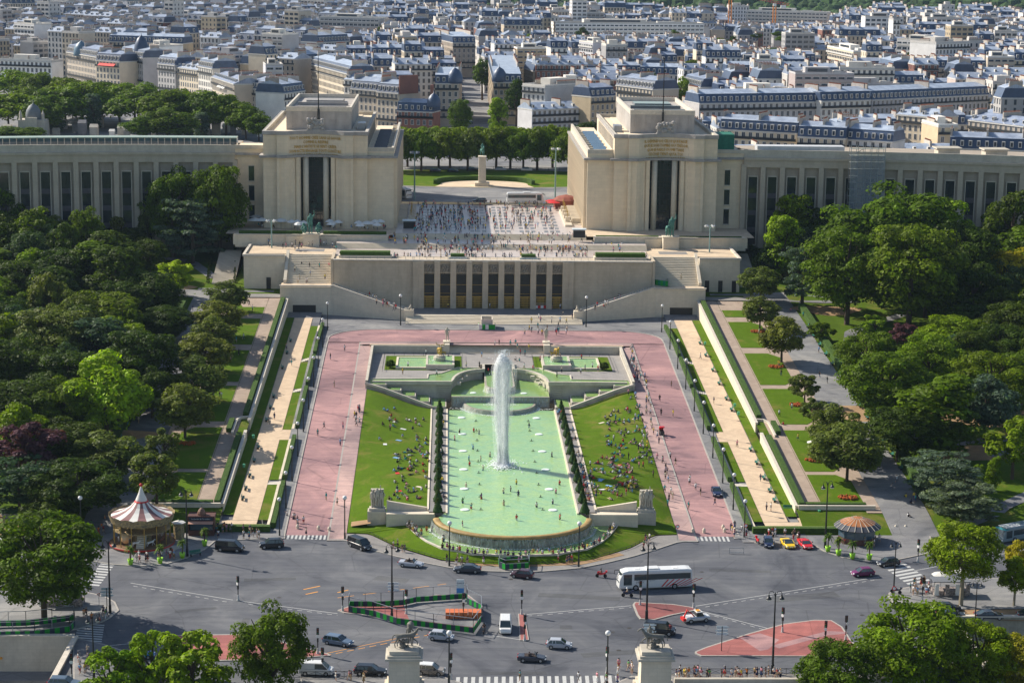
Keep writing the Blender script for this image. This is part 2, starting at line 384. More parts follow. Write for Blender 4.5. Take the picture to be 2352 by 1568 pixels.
for s in SD:
 xs = sorted((s * 48.4, s * 53.2)); rect(mbS, xs[0], xs[1], 373, 533, 0, 1, 40, g=lambda x, y: zsand(y))
 xs = sorted((s * 46.4, s * 48.3)); segs = [(373, 394), (397, 424), (431.5, 461), (464, 488), (491, 524)]
 for a, b in segs: rect(mbG, xs[0], xs[1], a, b, 0, 1, 8, g=lambda x, y: zsand(y) + .05)
 xs = sorted((s * 53.3, s * 55.4)); rect(mbG, xs[0], xs[1], 376, 533, 0, 1, 40, g=lambda x, y: zsand(y) + .05)
 xs = sorted((s * 55.4, s * 79)); rect(mbS, xs[0], xs[1], 370.5, 376, .82); xs = sorted((s * 48.4, s * 55.4)); rect(mbS, xs[0], xs[1], 370.5, 373, .82)
 xs = sorted((s * 46.9, s * 66)); rect(mbG, xs[0], xs[1], 369.4, 370.4, .86)
 xs = sorted((s * 58, s * 72)); rect(mbG, xs[0], xs[1], 376.05, 377.2, .86)
 rect(mbS, *sorted((s * 46.4, s * 48.4)), 424.1, 431.4, 0, 1, 2, g=lambda x, y: zsand(y) + .03)
struct('sand_walk', mbS, SAND); struct('garden_grass_strips', mbG, GRASS)
mb = MB(); mbG = MB()
for s in SD:
 rect(mb, *sorted((s * 57.4, s * 60.6)), 378.5, 543, 0, 1, 40, g=lambda x, y: zup(y) + .06)
struct('upper_walk', mb, WALK)
LROWS = [(1165, 1090), (1083, 988), (975, 893), (885, 812), (800, 740), (730, 688)]
lawny = []
for a, b in LROWS:
 ya = WG(1850, a, zpark).y; yb = WG(1700, b, zpark).y; lawny.append((ya, yb))
mbL = MB(); mbP = MB()
for s in SD:
 rect(mbP, *sorted((s * 60.7, s * 72)), 378.5, 548, 0, 2, 40, g=lambda x, y: zpark(x, y) + .03)
 for k, (a, b) in enumerate(lawny):
  x1 = 69.3; e = min(3.5, (b - a) / 3); P_ = [(60.9, a), (x1, a)] if k == 0 else [(60.9, a), (x1 - 2.5, a), (x1, a + e)]
  P_ += [(x1, (a + b) / 2), (x1, b - e), (x1 - 2.5, b), (60.9, b)]
  P_ = [(s * x, y) for x, y in P_]; P_ = P_[::s]
  mbL.face([(x, y, zpark(x, y) + .1) for x, y in P_])
 rect(mbP, *sorted((s * 69, s * 72)), 376, 548, 0, 1, 30, g=lambda x, y: zpark(x, y) + .045)
struct('garden_cross_paths', mbP, WALK); struct('garden_lawns', mbL, GRASS)
mb = MB()
for s in SD:
 rect(mb, *sorted((s * 72, s * 81)), 366, 552, 0, 1, 40, g=lambda x, y: zpark(x, y) + .07)
 rect(mb, *sorted((s * 60, s * 100)), 541, 550, 0, 4, 2, g=lambda x, y: zpark(x, y) + .05)
for pts in ([(2060, 720), (1940, 760), (1935, 800), (1990, 830)], [(2352, 1130), (2260, 1175), (2200, 1195), (2170, 1215)], [(1935, 870), (2060, 985), (2200, 1060), (2352, 1040)],
   [(2352, 1000), (2200, 1010), (2150, 1030)], [(285, 590), (420, 600), (480, 640)], [(0, 990), (120, 1000), (300, 1090)], [(200, 665), (90, 760), (0, 790)], [(0, 1180), (60, 1240), (90, 1300)]):
 P_ = resample([tuple(WG(u, v, zpark)[:2]) for u, v in pts], 14); o2 = offset(P_, 3.2)
 strip(mb, [(x, y, zpark(x, y) + .09) for x, y in o2], [(x, y, zpark(x, y) + .09) for x, y in P_])
struct('park_path', mb, ASPH2)
mb = MB()
for u, v, rx, ry in ((1900, 715, 9, 5), (1960, 950, 9, 6), (2290, 960, 14, 7), (2240, 1040, 12, 5), (60, 1000, 14, 5), (250, 1000, 10, 4), (30, 1200, 10, 6), (2335, 1400, 12, 6), (380, 660, 8, 4), (150, 630, 9, 4), (40, 1420, 10, 5)):
 p = WG(u, v, zpark) if v < 1240 else W(u, v, 0)
 g = (lambda x, y: zpark(x, y) + .08) if v < 1240 else (lambda x, y: .14)
 P_ = [(p.x + rx * math.cos(a) * (1 + .2 * math.sin(3 * a)), p.y + ry * math.sin(a)) for a in [k * math.pi / 9 for k in range(18)]]
 mb.face([(x, y, g(x, y)) for x, y in P_])
struct('bare_ground', mb, DIRT)
def wallthing(name, label, cat, pts, z0, z1, mat, w=.5, cope=.0, group=None, loc=None):
 """a wall along pts with coping"""
 p0 = pts[0]; root = thing(name, label, cat, (p0[0], p0[1], z0(p0[0], p0[1]) if callable(z0) else z0), group=group)
 g0 = z0 if callable(z0) else (lambda x, y: z0); g1 = z1 if callable(z1) else (lambda x, y: z1)
 b = MB(); A = offset(pts, w / 2); B = offset(pts, -w / 2)
 b.prism(B + A[::-1], lambda x, y: g0(x, y) - .4, g1); b.build('wall_body', mat, root, world=True)
 if cope:
  c = MB(); A = offset(pts, w / 2 + .08); B = offset(pts, -w / 2 - .08); c.prism(B + A[::-1], lambda x, y: g1(x, y) + .003, lambda x, y: g1(x, y) + cope); c.build('coping', COPE, root, world=True)
 return root
SN = {-1: 'left', 1: 'right'}
for s in SD:
 wallthing('retaining_wall', 'long pale retaining wall between the sand walk and the raised %s garden walk' % SN[s], 'wall',
       [(s * 55.6, 378 + 4 * k) for k in range(0, 12)] + [(s * 55.6, y) for y in (424,)], lambda x, y: zsand(y) - .2, lambda x, y: zup(y) + .35, STONE3, .5, .12)
 wallthing('retaining_wall', 'long pale retaining wall along the rear half of the %s sand walk' % SN[s], 'wall',
       [(s * 55.6, 431 + 5 * k) for k in range(0, 22)] + [(s * 55.6, 540.5)], lambda x, y: zsand(y) - .2, lambda x, y: zup(y) + .35, STONE3, .5, .12)
 wallthing('retaining_wall', 'short pale wall ending the raised %s garden above the sand walk at the front' % SN[s], 'wall',
       [(s * 55.9, 377.8), (s * 63, 377.8), (s * 71, 377.8)][::s], .8, 2.75, STONE3, .45, .1)
 rp = MB(); rect(rp, *sorted((s * 55.9, s * 58.3)), 424, 431, 0, 1, 1, g=lambda x, y: zsand(y) + .12);
 struct('ramp_floor', rp, PAVE)
 wallthing('ramp_wall', 'curved pale wall around the little ramp beside the %s garden walk' % SN[s], 'wall',
       ([(s * 55.9, 433.5), (s * 57.4, 433.2), (s * 58.2, 431.5), (s * 58.3, 428), (s * 58.3, 422)])[::-s], lambda x, y: zsand(y), lambda x, y: zup(y) + .5, STONE3, .3, .08)
 for k, (a, b) in enumerate([(369.5, 394), (397, 424), (431.5, 461), (464, 488), (491, 524)]):
  od = ORD[k + 1]
  wallthing('low_wall', 'low pale stone wall behind the hedge, %s stretch from the front on the %s side' % (od, SN[s]), 'wall',
         [(s * 46.1, a + (b - a) * j / 6) for j in range(7)], lambda x, y: zroad(y), lambda x, y: zsand(y) + .25, STONE3, .5, .0)
  h = MB(); P_ = [(s * 45.15, a + (b - a) * j / 10) for j in range(11)]; A = offset(P_, .42); B = offset(P_, -.42)
  h.prism(B + A[::-1], lambda x, y: zroad(y), lambda x, y: zroad(y) + 1.15)
  tag(h.build('hedge', HEDGE, loc=(s * 45.15, a, zroad(a))), 'clipped low hedge beside the %s road, %s stretch from the front' % (SN[s], od), 'hedge')
  if k < 4 and k != 1:
   st = MB(); ya, yb = b + .2, b + 2.8
   for j in range(7): xa = 44.9 + j * .5; st.box(*sorted((s * xa, s * (xa + .52))), ya, yb, zroad(a), lerp(zroad(ya) + .2, zsand(ya), (j + 1) / 7))
   tag(st.build('garden_steps', COPE, loc=(s * 46, ya, zroad(ya))), 'small flight of pale steps through the hedge of the %s side after the %s stretch' % (SN[s], od), 'steps')
 wallthing('low_wall', 'low pale wall and front edge of the %s sand walk behind the kerb side hedge' % SN[s], 'wall', [(s * 46.1, 369.2), (s * 56, 369.2), (s * 66, 369.2)][::s], 0, 1.05, STONE3, .45, .0)
 h = MB(); h.prism([(s * 45.6, 367.4), (s * 65, 367.4), (s * 65, 368.7), (s * 45.6, 368.7)], 0, 1.25)
 tag(h.build('hedge', HEDGE, loc=(s * 46, 368, 0)), 'broad dark clipped hedge along the front edge of the %s garden' % SN[s], 'hedge')
 for k, (a, b) in enumerate([(378.4, 421), (423.5, 431), (435, 538)]):
  xo = 56.7 if k != 1 else 59.2
  h = MB(); P_ = [(s * xo, a + (b - a) * j / 16) for j in range(17)]; A = offset(P_, .55); B = offset(P_, -.55)
  h.prism(B + A[::-1], lambda x, y: zup(y), lambda x, y: zup(y) + 1.0)
  tag(h.build('hedge', HEDGE, loc=(s * 56.7, a, zup(a))), '%s dark hedge bordering the raised %s garden walk' % (['front', 'short middle', 'long rear'][k], SN[s]), 'hedge')
 for k, (a, b) in enumerate([(381, 425), (432, 466), (474, 533)]):
  h = MB(); P_ = [(s * 82.6, a + (b - a) * j / 12) for j in range(13)]; A = offset(P_, .8); B = offset(P_, -.8)
  h.prism(B + A[::-1], lambda x, y: zpark(x, y), lambda x, y: zpark(x, y) + 1.5)
  tag(h.build('hedge', HEDGE, loc=(s * 82.6, a, zpark(82, a))), '%s stretch of the tall dark hedge behind the benches of the %s park avenue' % (['front', 'middle', 'rear'][k], SN[s]), 'hedge')
 h = MB(); h.prism([(s * 57.5, 378.2), (s * 69.3, 378.2), (s * 69.3, 379.4), (s * 57.5, 379.4)], 2.2, 3.1)
 tag(h.build('hedge', HEDGE, loc=(s * 60, 378.5, 2.2)), 'dark clipped hedge closing the front of the raised %s garden' % SN[s], 'hedge')
FLOW = M('red_flowers', (.45, .07, .02), .9, .6, 3, c2=(.04, .09, .015))
for (u, v, n_, sd) in ((1740, 763, 'rearmost', 'right'), (1783, 844, 'second from the rear', 'right'), (1833, 931, 'middle', 'right'), (1870, 1058, 'tree-shaded', 'right'), (1948, 1144, 'front', 'right'), (428, 1020, 'single round', 'left')):
 p = WG(u, v, zpark); b = MB()
 for k in range(90):
  a = rnd.uniform(0, 6.28); q = math.sqrt(rnd.random()); x, y = p.x + 1.9 * q * math.cos(a), p.y + 1.5 * q * math.sin(a)
  b.ball((x, y, p.z + .15 + rnd.uniform(0, .3)), rnd.uniform(.12, .28), 6)
 tag(b.build('flower_bed', FLOW, loc=(p.x, p.y, p.z)), '%s red and orange flower bed on the %s garden lawn' % (n_, sd), 'flower bed')
# ------------------------------------------------------------------ the fountain garden
def BANKZ(x, y):
 r_ = zroad(y) + .12; t = clamp((31.1 - abs(x)) / 15.3); f = t * t * (3 - 2 * t) if r_ > 3.6 else 1 - (1 - t) ** 2.6
 z = lerp(r_, 3.66, f)
 return lerp(.62, z, clamp((y - 371) / 9) ** .7) if abs(x) > 23.9 else z
def bank(s):
 b = MB(); n = 20; m_ = 40; yend = lambda x: lerp(454.6, 461.6, (abs(x) - 15.8) / 15.3)
 for i in range(n):
  for j in range(m_):
   q = []
   for a, c in ((0, 0), (1, 0), (1, 1), (0, 1)):
    x = lerp(15.8, 31.1, (i + a) / n); y = lerp(371.8, yend(x), (j + c) / m_); q.append((s * x, y, BANKZ(x, y)))
   b.face(q[::s])
 return b
for s in SD:
 o = bank(s).build('grass_bank', GRASS); tag(o, kind='structure')
LB = [(-19.7, 368.6), (-17.6, 362), (-15.9, 358), (-13.1, 353.8), (-7.7, 350.6), (0, 349.4), (7.7, 350.6), (13.1, 353.8), (15.9, 358), (17.6, 362), (19.7, 368.6)]
LF = [(-31.1, 366.9), (-26.8, 366.4), (-21.6, 358.2), (-13.3, 350.2), (-5.4, 347.9), (0, 347.5), (5.4, 347.9), (13.3, 350.2), (21.6, 358.2), (26.8, 366.2), (31.1, 366.7)]
LBr = resample(LB, 40); LFr = resample(LF, 40)
mb = MB(); strip(mb, [(x, y, 1.35) for x, y in LBr], [(x, y, .25) for x, y in LFr])
for s in SD: mb.face([(s * 31.1, 366.8, .25), (s * 31.1, 372., .72), (s * 23.8, 372., .95), (s * 19.7, 368.6, 1.35)][::-s])
struct('front_lawn', mb, GRASS)
mb = MB()
for s in SD:
 P_ = [(s * (29.5 + 1.8 * math.cos(a)), 371 + 2.6 * math.sin(a)) for a in [k * .63 for k in range(10)]]
mb.face([(x, y, .62 + (31 - abs(x)) * .2) for x, y in [(-30.5, 369.5), (-26.8, 369), (-26.6, 371.8), (-30.6, 372.6)]])
struct('worn_earth', mb, DIRT)
KL = [(-34.4, 362.4), (-31, 362.3), (-26.5, 356.8), (-21.8, 352.7), (-16.3, 348.7), (-11.5, 345.7), (-5.1, 344), (0, 343.6), (5.1, 344), (11.5, 346), (16.3, 349), (21.5, 352.9), (26.2, 357.3), (31, 362.2), (34.4, 362.3)]
KLr = resample(KL, 60); LFw = resample([(-34.4, 367.1)] + [(x, y - .25) for x, y in LF] + [(34.4, 367.1)], 60)
mb = MB(); strip(mb, [(x, y, .15) for x, y in LFw], [(x, y, .15) for x, y in offset(KLr, .3)])
struct('tip_pavement', mb, PAVE)
mb = MB(); strip(mb, [(x, y, .152) for x, y in offset(KLr, .3)], [(x, y, .152) for x, y in KLr]); strip(mb, [(x, y, .152) for x, y in KLr], [(x, y, -.02) for x, y in KLr])
struct('tip_kerb', mb, KERB)
mb = MB(); strip(mb, [(x, y, .19) for x, y in resample([(-8, 348.4), (0, 347.7), (12, 349.6), (19, 355)], 16)], [(x, y, .19) for x, y in resample([(-8, 347.3), (0, 346.2), (12, 347.9), (20, 353.6)], 16)])
struct('worn_verge', mb, DIRT)
fr = thing('low_fence', 'knee high black hoop fence along the pavement round the fountain tip', 'fence', (0, 347.3, .15))
f = MB(); L = resample([(x, y - .1) for x, y in LF[1:-1]], 46)
for a, b_ in zip(L, L[1:]):
 f.bar((a[0], a[1], .62), (b_[0], b_[1], .62), .06); f.bar((a[0], a[1], .15), (a[0], a[1], .65), .06)
f.build('rail', BLACK, fr, world=True)
# basins -------------------------------------------------------------
fount = thing('long_fountain_basin', 'huge green rectangular fountain pool with curved overflowing weir at its front', 'fountain', (0, 410, 3.2))
pw = 12.25
WE = [(-14.2, 366.2)] + [(14.2 * math.sin(R(a)), 366.2 - 12.3 * (math.cos(R(a)) - math.cos(R(88))) ) for a in range(-80, 81, 8)] + [(14.2, 366.2)]
wl_ = MB(); P_ = [(-pw, 455), (-pw, 371)] + [(x, y) for x, y in WE] + [(pw, 371), (pw, 455)]
wl_.face([(x, y, 3.32) for x, y in P_]); wl_.build('pool_water', POOL, fount, world=True)
c = MB()
for s in SD: c.box(*sorted((s * pw, s * (pw + .35))), 369, 455, 2.2, 3.62)
c.build('pool_coping', STONE3, fount, world=True)
rim = MB(); A = offset(WE, .55); A0 = offset(WE, -.1)
rings = []
for k, p in enumerate(resample(WE, 40)):
 q = resample(WE, 40); a = Vector(q[max(k - 1, 0)]); b_ = Vector(q[min(k + 1, 39)]); t = (b_ - a).normalized(); nx, ny = t.y, -t.x
 prof = [(-.4, 3.15), (-.4, 3.38), (-.2, 3.47), (.3, 3.48), (.62, 3.4), (.78, 3.2), (.76, 2.95), (.3, 2.85)]
 rings.append([(p[0] + nx * d, p[1] + ny * d, z_) for d, z_ in prof])
rim.loft(rings); rim.build('weir_rim', OCHRE, fount, world=True, smooth=True)
wall = MB(); w1 = resample(offset(WE, -.45), 40); strip(wall, [(x, y, .9) for x, y in w1], [(x, y, 2.6) for x, y in w1]); strip(wall, [(x, y, 2.6) for x, y in w1], [(x, y, .9) for x, y in w1]); wall.build('weir_wall', MOSS, fount, world=True)
def sheetmat():
 mt = M('falling_water', (.6, .66, .62), .3, .1, 2, spec=.5); n = mt.node_tree.nodes; l = mt.node_tree.links
 if 'tr' in n: return mt
 t = n.new('ShaderNodeBsdfTransparent'); t.name = 'tr'; mx = n.new('ShaderNodeMixShader'); tc = n.new('ShaderNodeTexCoord'); mp = n.new('ShaderNodeMapping'); mp.inputs['Scale'].default_value = (2.2, 2.2, .12)
 no = n.new('ShaderNodeTexNoise'); no.inputs['Scale'].default_value = 2.2; no.inputs['Detail'].default_value = 4; rp = n.new('ShaderNodeValToRGB'); rp.color_ramp.elements[0].position = .3; rp.color_ramp.elements[1].position = 1.
 l.new(tc.outputs['Object'], mp.inputs[0]); l.new(mp.outputs[0], no.inputs[0]); l.new(no.outputs[0], rp.inputs[0]); l.new(rp.outputs[0], mx.inputs[0]); l.new(t.outputs[0], mx.inputs[1]); l.new(n['Principled BSDF'].outputs[0], mx.inputs[2]); l.new(mx.outputs[0], n['Material Output'].inputs[0])
 return mt
FALL = sheetmat()
fs = MB(); w2 = resample(offset(WE, -1.0), 60); w3 = resample(offset(WE, -1.35), 60); strip(fs, [(x, y, 3.05) for x, y in w2], [(x, y, 1.38) for x, y in w3]); fs.build('overflow_sheet', FALL, fount, world=True)
def foamline(mb, line, w, z, n=300, sz=.16):
 L = resample(line, 200)
 for _ in range(n):
  x, y = L[rnd.randrange(200)]; x += rnd.gauss(0, w); y += rnd.gauss(0, w); mb.ball((x, y, z), rnd.uniform(.3, .8) * sz, 5, sz=.35)
fo = MB(); foamline(fo, offset(WE, -1.3), .2, 1.33, 1300, .15); foamline(fo, offset(WE, -1.8), .35, 1.32, 250, .1); fo.build('foam', FOAM, fount, world=True)
for s in SD:
 t = MB(); t.prism([(s * 12.6, 369.8), (s * 15.8, 369.8), (s * 15.8, 455), (s * 12.6, 455)], 1., 3.6)
 tag(t.build('pool_terrace', PAVE), kind='structure')
 k_ = MB(); k_.box(*sorted((s * 15.8, s * 16.15)), 371, 454.4, 2.5, 3.78); tag(k_.build('pool_side_kerb', STONE3, loc=(s * 16, 371, 3.5)), 'low pale kerb wall between the %s grass bank and the pool terrace' % SN[s], 'wall')
lb = thing('lower_basin', 'crescent shaped lower basin of bright green water in front of the weir', 'fountain', (0, 352, 1.2))
P_ = LBr + [(14.5, 369), (-14.5, 369)]
b = MB(); b.face([(x, y, 1.3) for x, y in P_]); b.build('basin_water', POOL2, lb, world=True)
b = MB(); A = resample(offset(LB, .0), 60); B = resample(offset(LB, -.45), 60); strip(b, [(x, y, 1.47) for x, y in A], [(x, y, 1.47) for x, y in B]); strip(b, [(x, y, 1.1) for x, y in A], [(x, y, 1.47) for x, y in A]); strip(b, [(x, y, 1.47) for x, y in B], [(x, y, .6) for x, y in B]); b.build('basin_rim', COPE, lb, world=True)
for s in SD:
 w = thing('terrace_wall', 'stepped pale stone wall between the %s statue group and the pool weir' % SN[s], 'wall', (s * 20, 369, 1.2))
 b = MB(); xs = sorted((s * 14.6, s * 23.8)); b.box(xs[0], xs[1], 368.4, 369.2, .8, 3.5); b.prism([(s * 14.6, 369.2), (s * 23.8, 369.2), (s * 23.8, 371.4), (s * 14.6, 371.4)], 1, 3.3); b.build('wall_body', STONE3, w, world=True)
 b = MB(); b.prism([(s * 16.2, 371.5), (s * 23.8, 371.5), (s * 23.8, 372.1), (s * 16.2, 372.1)], 1.2, lambda x, y: 5.15 if abs(x) > 19 else 3.9); b.build('parapet', STONE3, w, world=True)
 b = MB(); b.box(*sorted((s * 23.9, s * 27.4)), 370.2, 372.8, .6, 3.4); b.build('statue_base', STONE2, w, world=True)
# middle pool, chute and cascades -------------------------------------
cas = thing('cascade_fountain', 'stone cascade with curved wall, chute and stepped side basins at the head of the pool', 'fountain', (0, 464, 3.6))
ZT = 7.7
def warc(s, n=12): # from (11.5,464) curving back to (3.9,478.5)
 return [(s * (11.5 - 7.6 * (1 - math.cos(R(90 * k / n)))), 464 + 14 * math.sin(R(90 * k / n))) for k in range(n + 1)]
b = MB()
for s in SD:
 fl = [(s * 29.9, 464), (s * 24, 464), (s * 18, 464)] + warc(s) + [(s * 3.9, 483)]
 q = [(x, y, 3.) for x, y in fl]; tp = [(x, y, ZT + .55) for x, y in fl]
 fl2 = offset(fl, .6 * s); t2 = [(x, y, ZT + .55) for x, y in fl2]; t3 = [(x, y, ZT - .3) for x, y in fl2]
 for k in range(len(fl) - 1):
  for A, B in ((q, tp), (tp, t2), (t2, t3)): b.face([A[k], A[k + 1], B[k + 1], B[k]])
b.face([(-3.9, 483, 3), (3.9, 483, 3), (3.9, 483, ZT + .55), (-3.9, 483, ZT + .55)]); b.box(-4.5, 4.5, 483, 483.6, 6, ZT + .55)
b.build('bowl_wall', STONE2, cas, world=True)
b = MB()
for s in SD:
 for j in range(9): b.box(*sorted((s * (11.3 + .25), s * (14.6))), 463.75, 464.2, 3.7 + j * .5, 4.0 + j * .5)
 for k, (x, y, z_) in enumerate(((-9.3, 474.4, 7), (-10.6, 471.5, 6.9), (-11.2, 468.2, 6.7))): b.obox((s * -x * .86, y - 1.2), .9, .9, z_, z_ + .55, 0)
b.build('rusticated_corner', STONE2, cas, world=True)
b = MB(); ch = [(-3.5, 483), (-3.5, 466)] + [(-3.5 * math.cos(R(a)), 466 - 3.5 * math.sin(R(a))) for a in range(15, 180, 15)] + [(3.5, 466), (3.5, 483)]
b.prism(ch[::-1], 5., 6.75); b.build('chute', MOSS, cas, world=True)
b = MB(); b.face([(x * .88, lerp(y, 474, .04), 6.8) for x, y in ch][::-1]);
mp_ = [(s_ * x, y) for s_, pts in ((1, warc(1)), ) for x, y in pts]
mid = [(-11.4, 459.4), (11.4, 459.4), (11.4, 464)] + [(x, y) for x, y in warc(1)[1:]] + [(x, y) for x, y in warc(-1)[::-1]]
b.face([(x, y, 5.55) for x, y in mid]); b.build('upper_water', POOL2, cas, world=True)
b = MB(); b.box(-11.4, 11.4, 458.8, 459.4, 3, 5.65); b.build('middle_wall', MOSS, cas, world=True)
b = MB(); hp = [(8.4 * math.cos(R(a)) - .2, 458.7 + 8.6 * math.sin(R(a))) for a in range(180, 361, 12)]
b.prism(hp, 3., 4.25); b.build('half_round_basin', MOSS, cas, world=True)
b = MB(); b.face([(x * .94, 458.7 + (y - 458.7) * .94, 4.3) for x, y in hp]); b.build('half_round_water', POOL, cas, world=True)
b = MB(); q = offset(ch, 0.05)[1:-1]
strip(b, [(x * 1.02, y - .1, 6.8) for x, y in q], [(x * 1.18, y - .9, 5.6) for x, y in q]);
for s in SD: strip(b, [(x, 458.75, 5.6) for x in (s * 1.2, s * 6, s * 11)], [(x, 458.3, 3.4) for x in (s * 1.2, s * 6, s * 11)])
q = resample([(x, 458.7 + (y - 458.7)) for x, y in hp], 30); strip(b, [(x * 1.01, y - .06, 4.25) for x, y in q], [(x * 1.06, y - .4, 3.35) for x, y in q])
q = [(-3.4, 457.9), (-1.6, 457.1), (1.6, 457.1), (3.4, 457.9)]; strip(b, [(x, y + 3.2, 6.7) for x, y in q], [(x, y, 4.3) for x, y in q])
b.build('falling_water', FALL, cas, world=True)
b = MB(); foamline(b, [(x * 1.08, y - .6) for x, y in hp], .35, 3.34, 500, .2); foamline(b, [(-11.8, 456.6), (-8, 456), (8, 456), (11.8, 456.6)], .5, 3.34, 300, .2); foamline(b, [(-3.5, 456.5), (3.5, 456.5)], .6, 4.34, 200, .2); b.build('foam', FOAM, cas, world=True)
for s in SD:
 for j in range(5):
  x0, x1 = [(26.6, 30.8), (23.1, 26.6), (19.7, 23.1), (16.4, 19.7), (12.6, 16.2)][j]; z_ = [7.75, 6.75, 5.8, 4.85, 4.05][j]; y0 = [461.9, 460.2, 458.5, 457, 455.3][j]
  b = MB(); b.box(*sorted((s * x0, s * x1)), y0, 463.99 if j else 466.5, 3, z_); o = b.build('step_basin', STONE2, cas, world=True)
  b = MB(); b.face([(x, y, z_ + .06) for x, y in ((s * (x0 + .3), y0 + .3), (s * (x1 - .3), y0 + .3), (s * (x1 - .3), 463.7 if j else 466.3), (s * (x0 + .3), 463.7 if j else 466.3))][::s]); b.build('step_water', POOL2, cas, world=True)
 b = MB(); P_ = [(31.5, 462.1, 8.0), (27, 460, 7.1), (22, 457.7, 5.75), (16, 454.9, 4.1)]
 for p, q in zip(P_, P_[1:]): b.bar((s * p[0], p[1], p[2]), (s * q[0], q[1], q[2]), .5, .5)
 b.build('sloping_coping', COPE, cas, world=True)
# upper square ---------------------------------------------------------
SQF = M('square_paving', (.3, .28, .26), .85, .1, .4, kind='paving', bw=1.4, bh=1.4)
mb = MB()
fl = [(-30.9, 466.5), (-15.5, 466.5)] ; back = [(-30.9, 498.6), (30.9, 498.6)]
left = [(-30.9, 498.6), (-30.9, 466.5), (-15.5, 466.5), (-11.6, 469.5), (-8.8, 476), (-4.6, 480.5), (-4.6, 483.6)]
mb.face([(x, y, ZT) for x, y in left + [(-x, y) for x, y in left[::-1]]])
struct('square_floor', mb, SQF)
q = thing('square_enclosing_wall', 'grey stone wall sunk behind and beside the upper fountain square with pale coping', 'wall', (0, 499, 8))
b = MB();
for s in SD:
 b.box(*sorted((s * 30.9, s * 31.5)), 462, 499.3, 5.5, 9.62 - .9); b.box(*sorted((s * 12.6, s * 31.5)), 498.7, 499.3, 7, 9.62)
 b.prism([(s * 30.9, 462), (s * 31.5, 462), (s * 31.5, 499.3), (s * 30.9, 499.3)], 8.6, lambda x, y: lerp(8.72, 9.62, clamp((y - 462) / 37)))
b.build('wall_body', STONE2, q, world=True)
b = MB()
for s in SD: b.box(*sorted((s * 12.5, s * 31.6)), 499.3, 500.1, 9, 9.75); b.box(*sorted((s * 31.5, s * 31.9)), 499, 500.1, 9, 9.74)
b.build('coping', SAND, q, world=True)
st = MB()
for j in range(10): st.box(-11.8, 11.8, 498.6 + j * .42, 503, ZT - .3, ZT + (j + 1) * .19)
tag(st.build('square_steps', STONE3, loc=(0, 500, 8)), 'broad flight of pale steps from the rear red road down to the fountain square', 'steps')
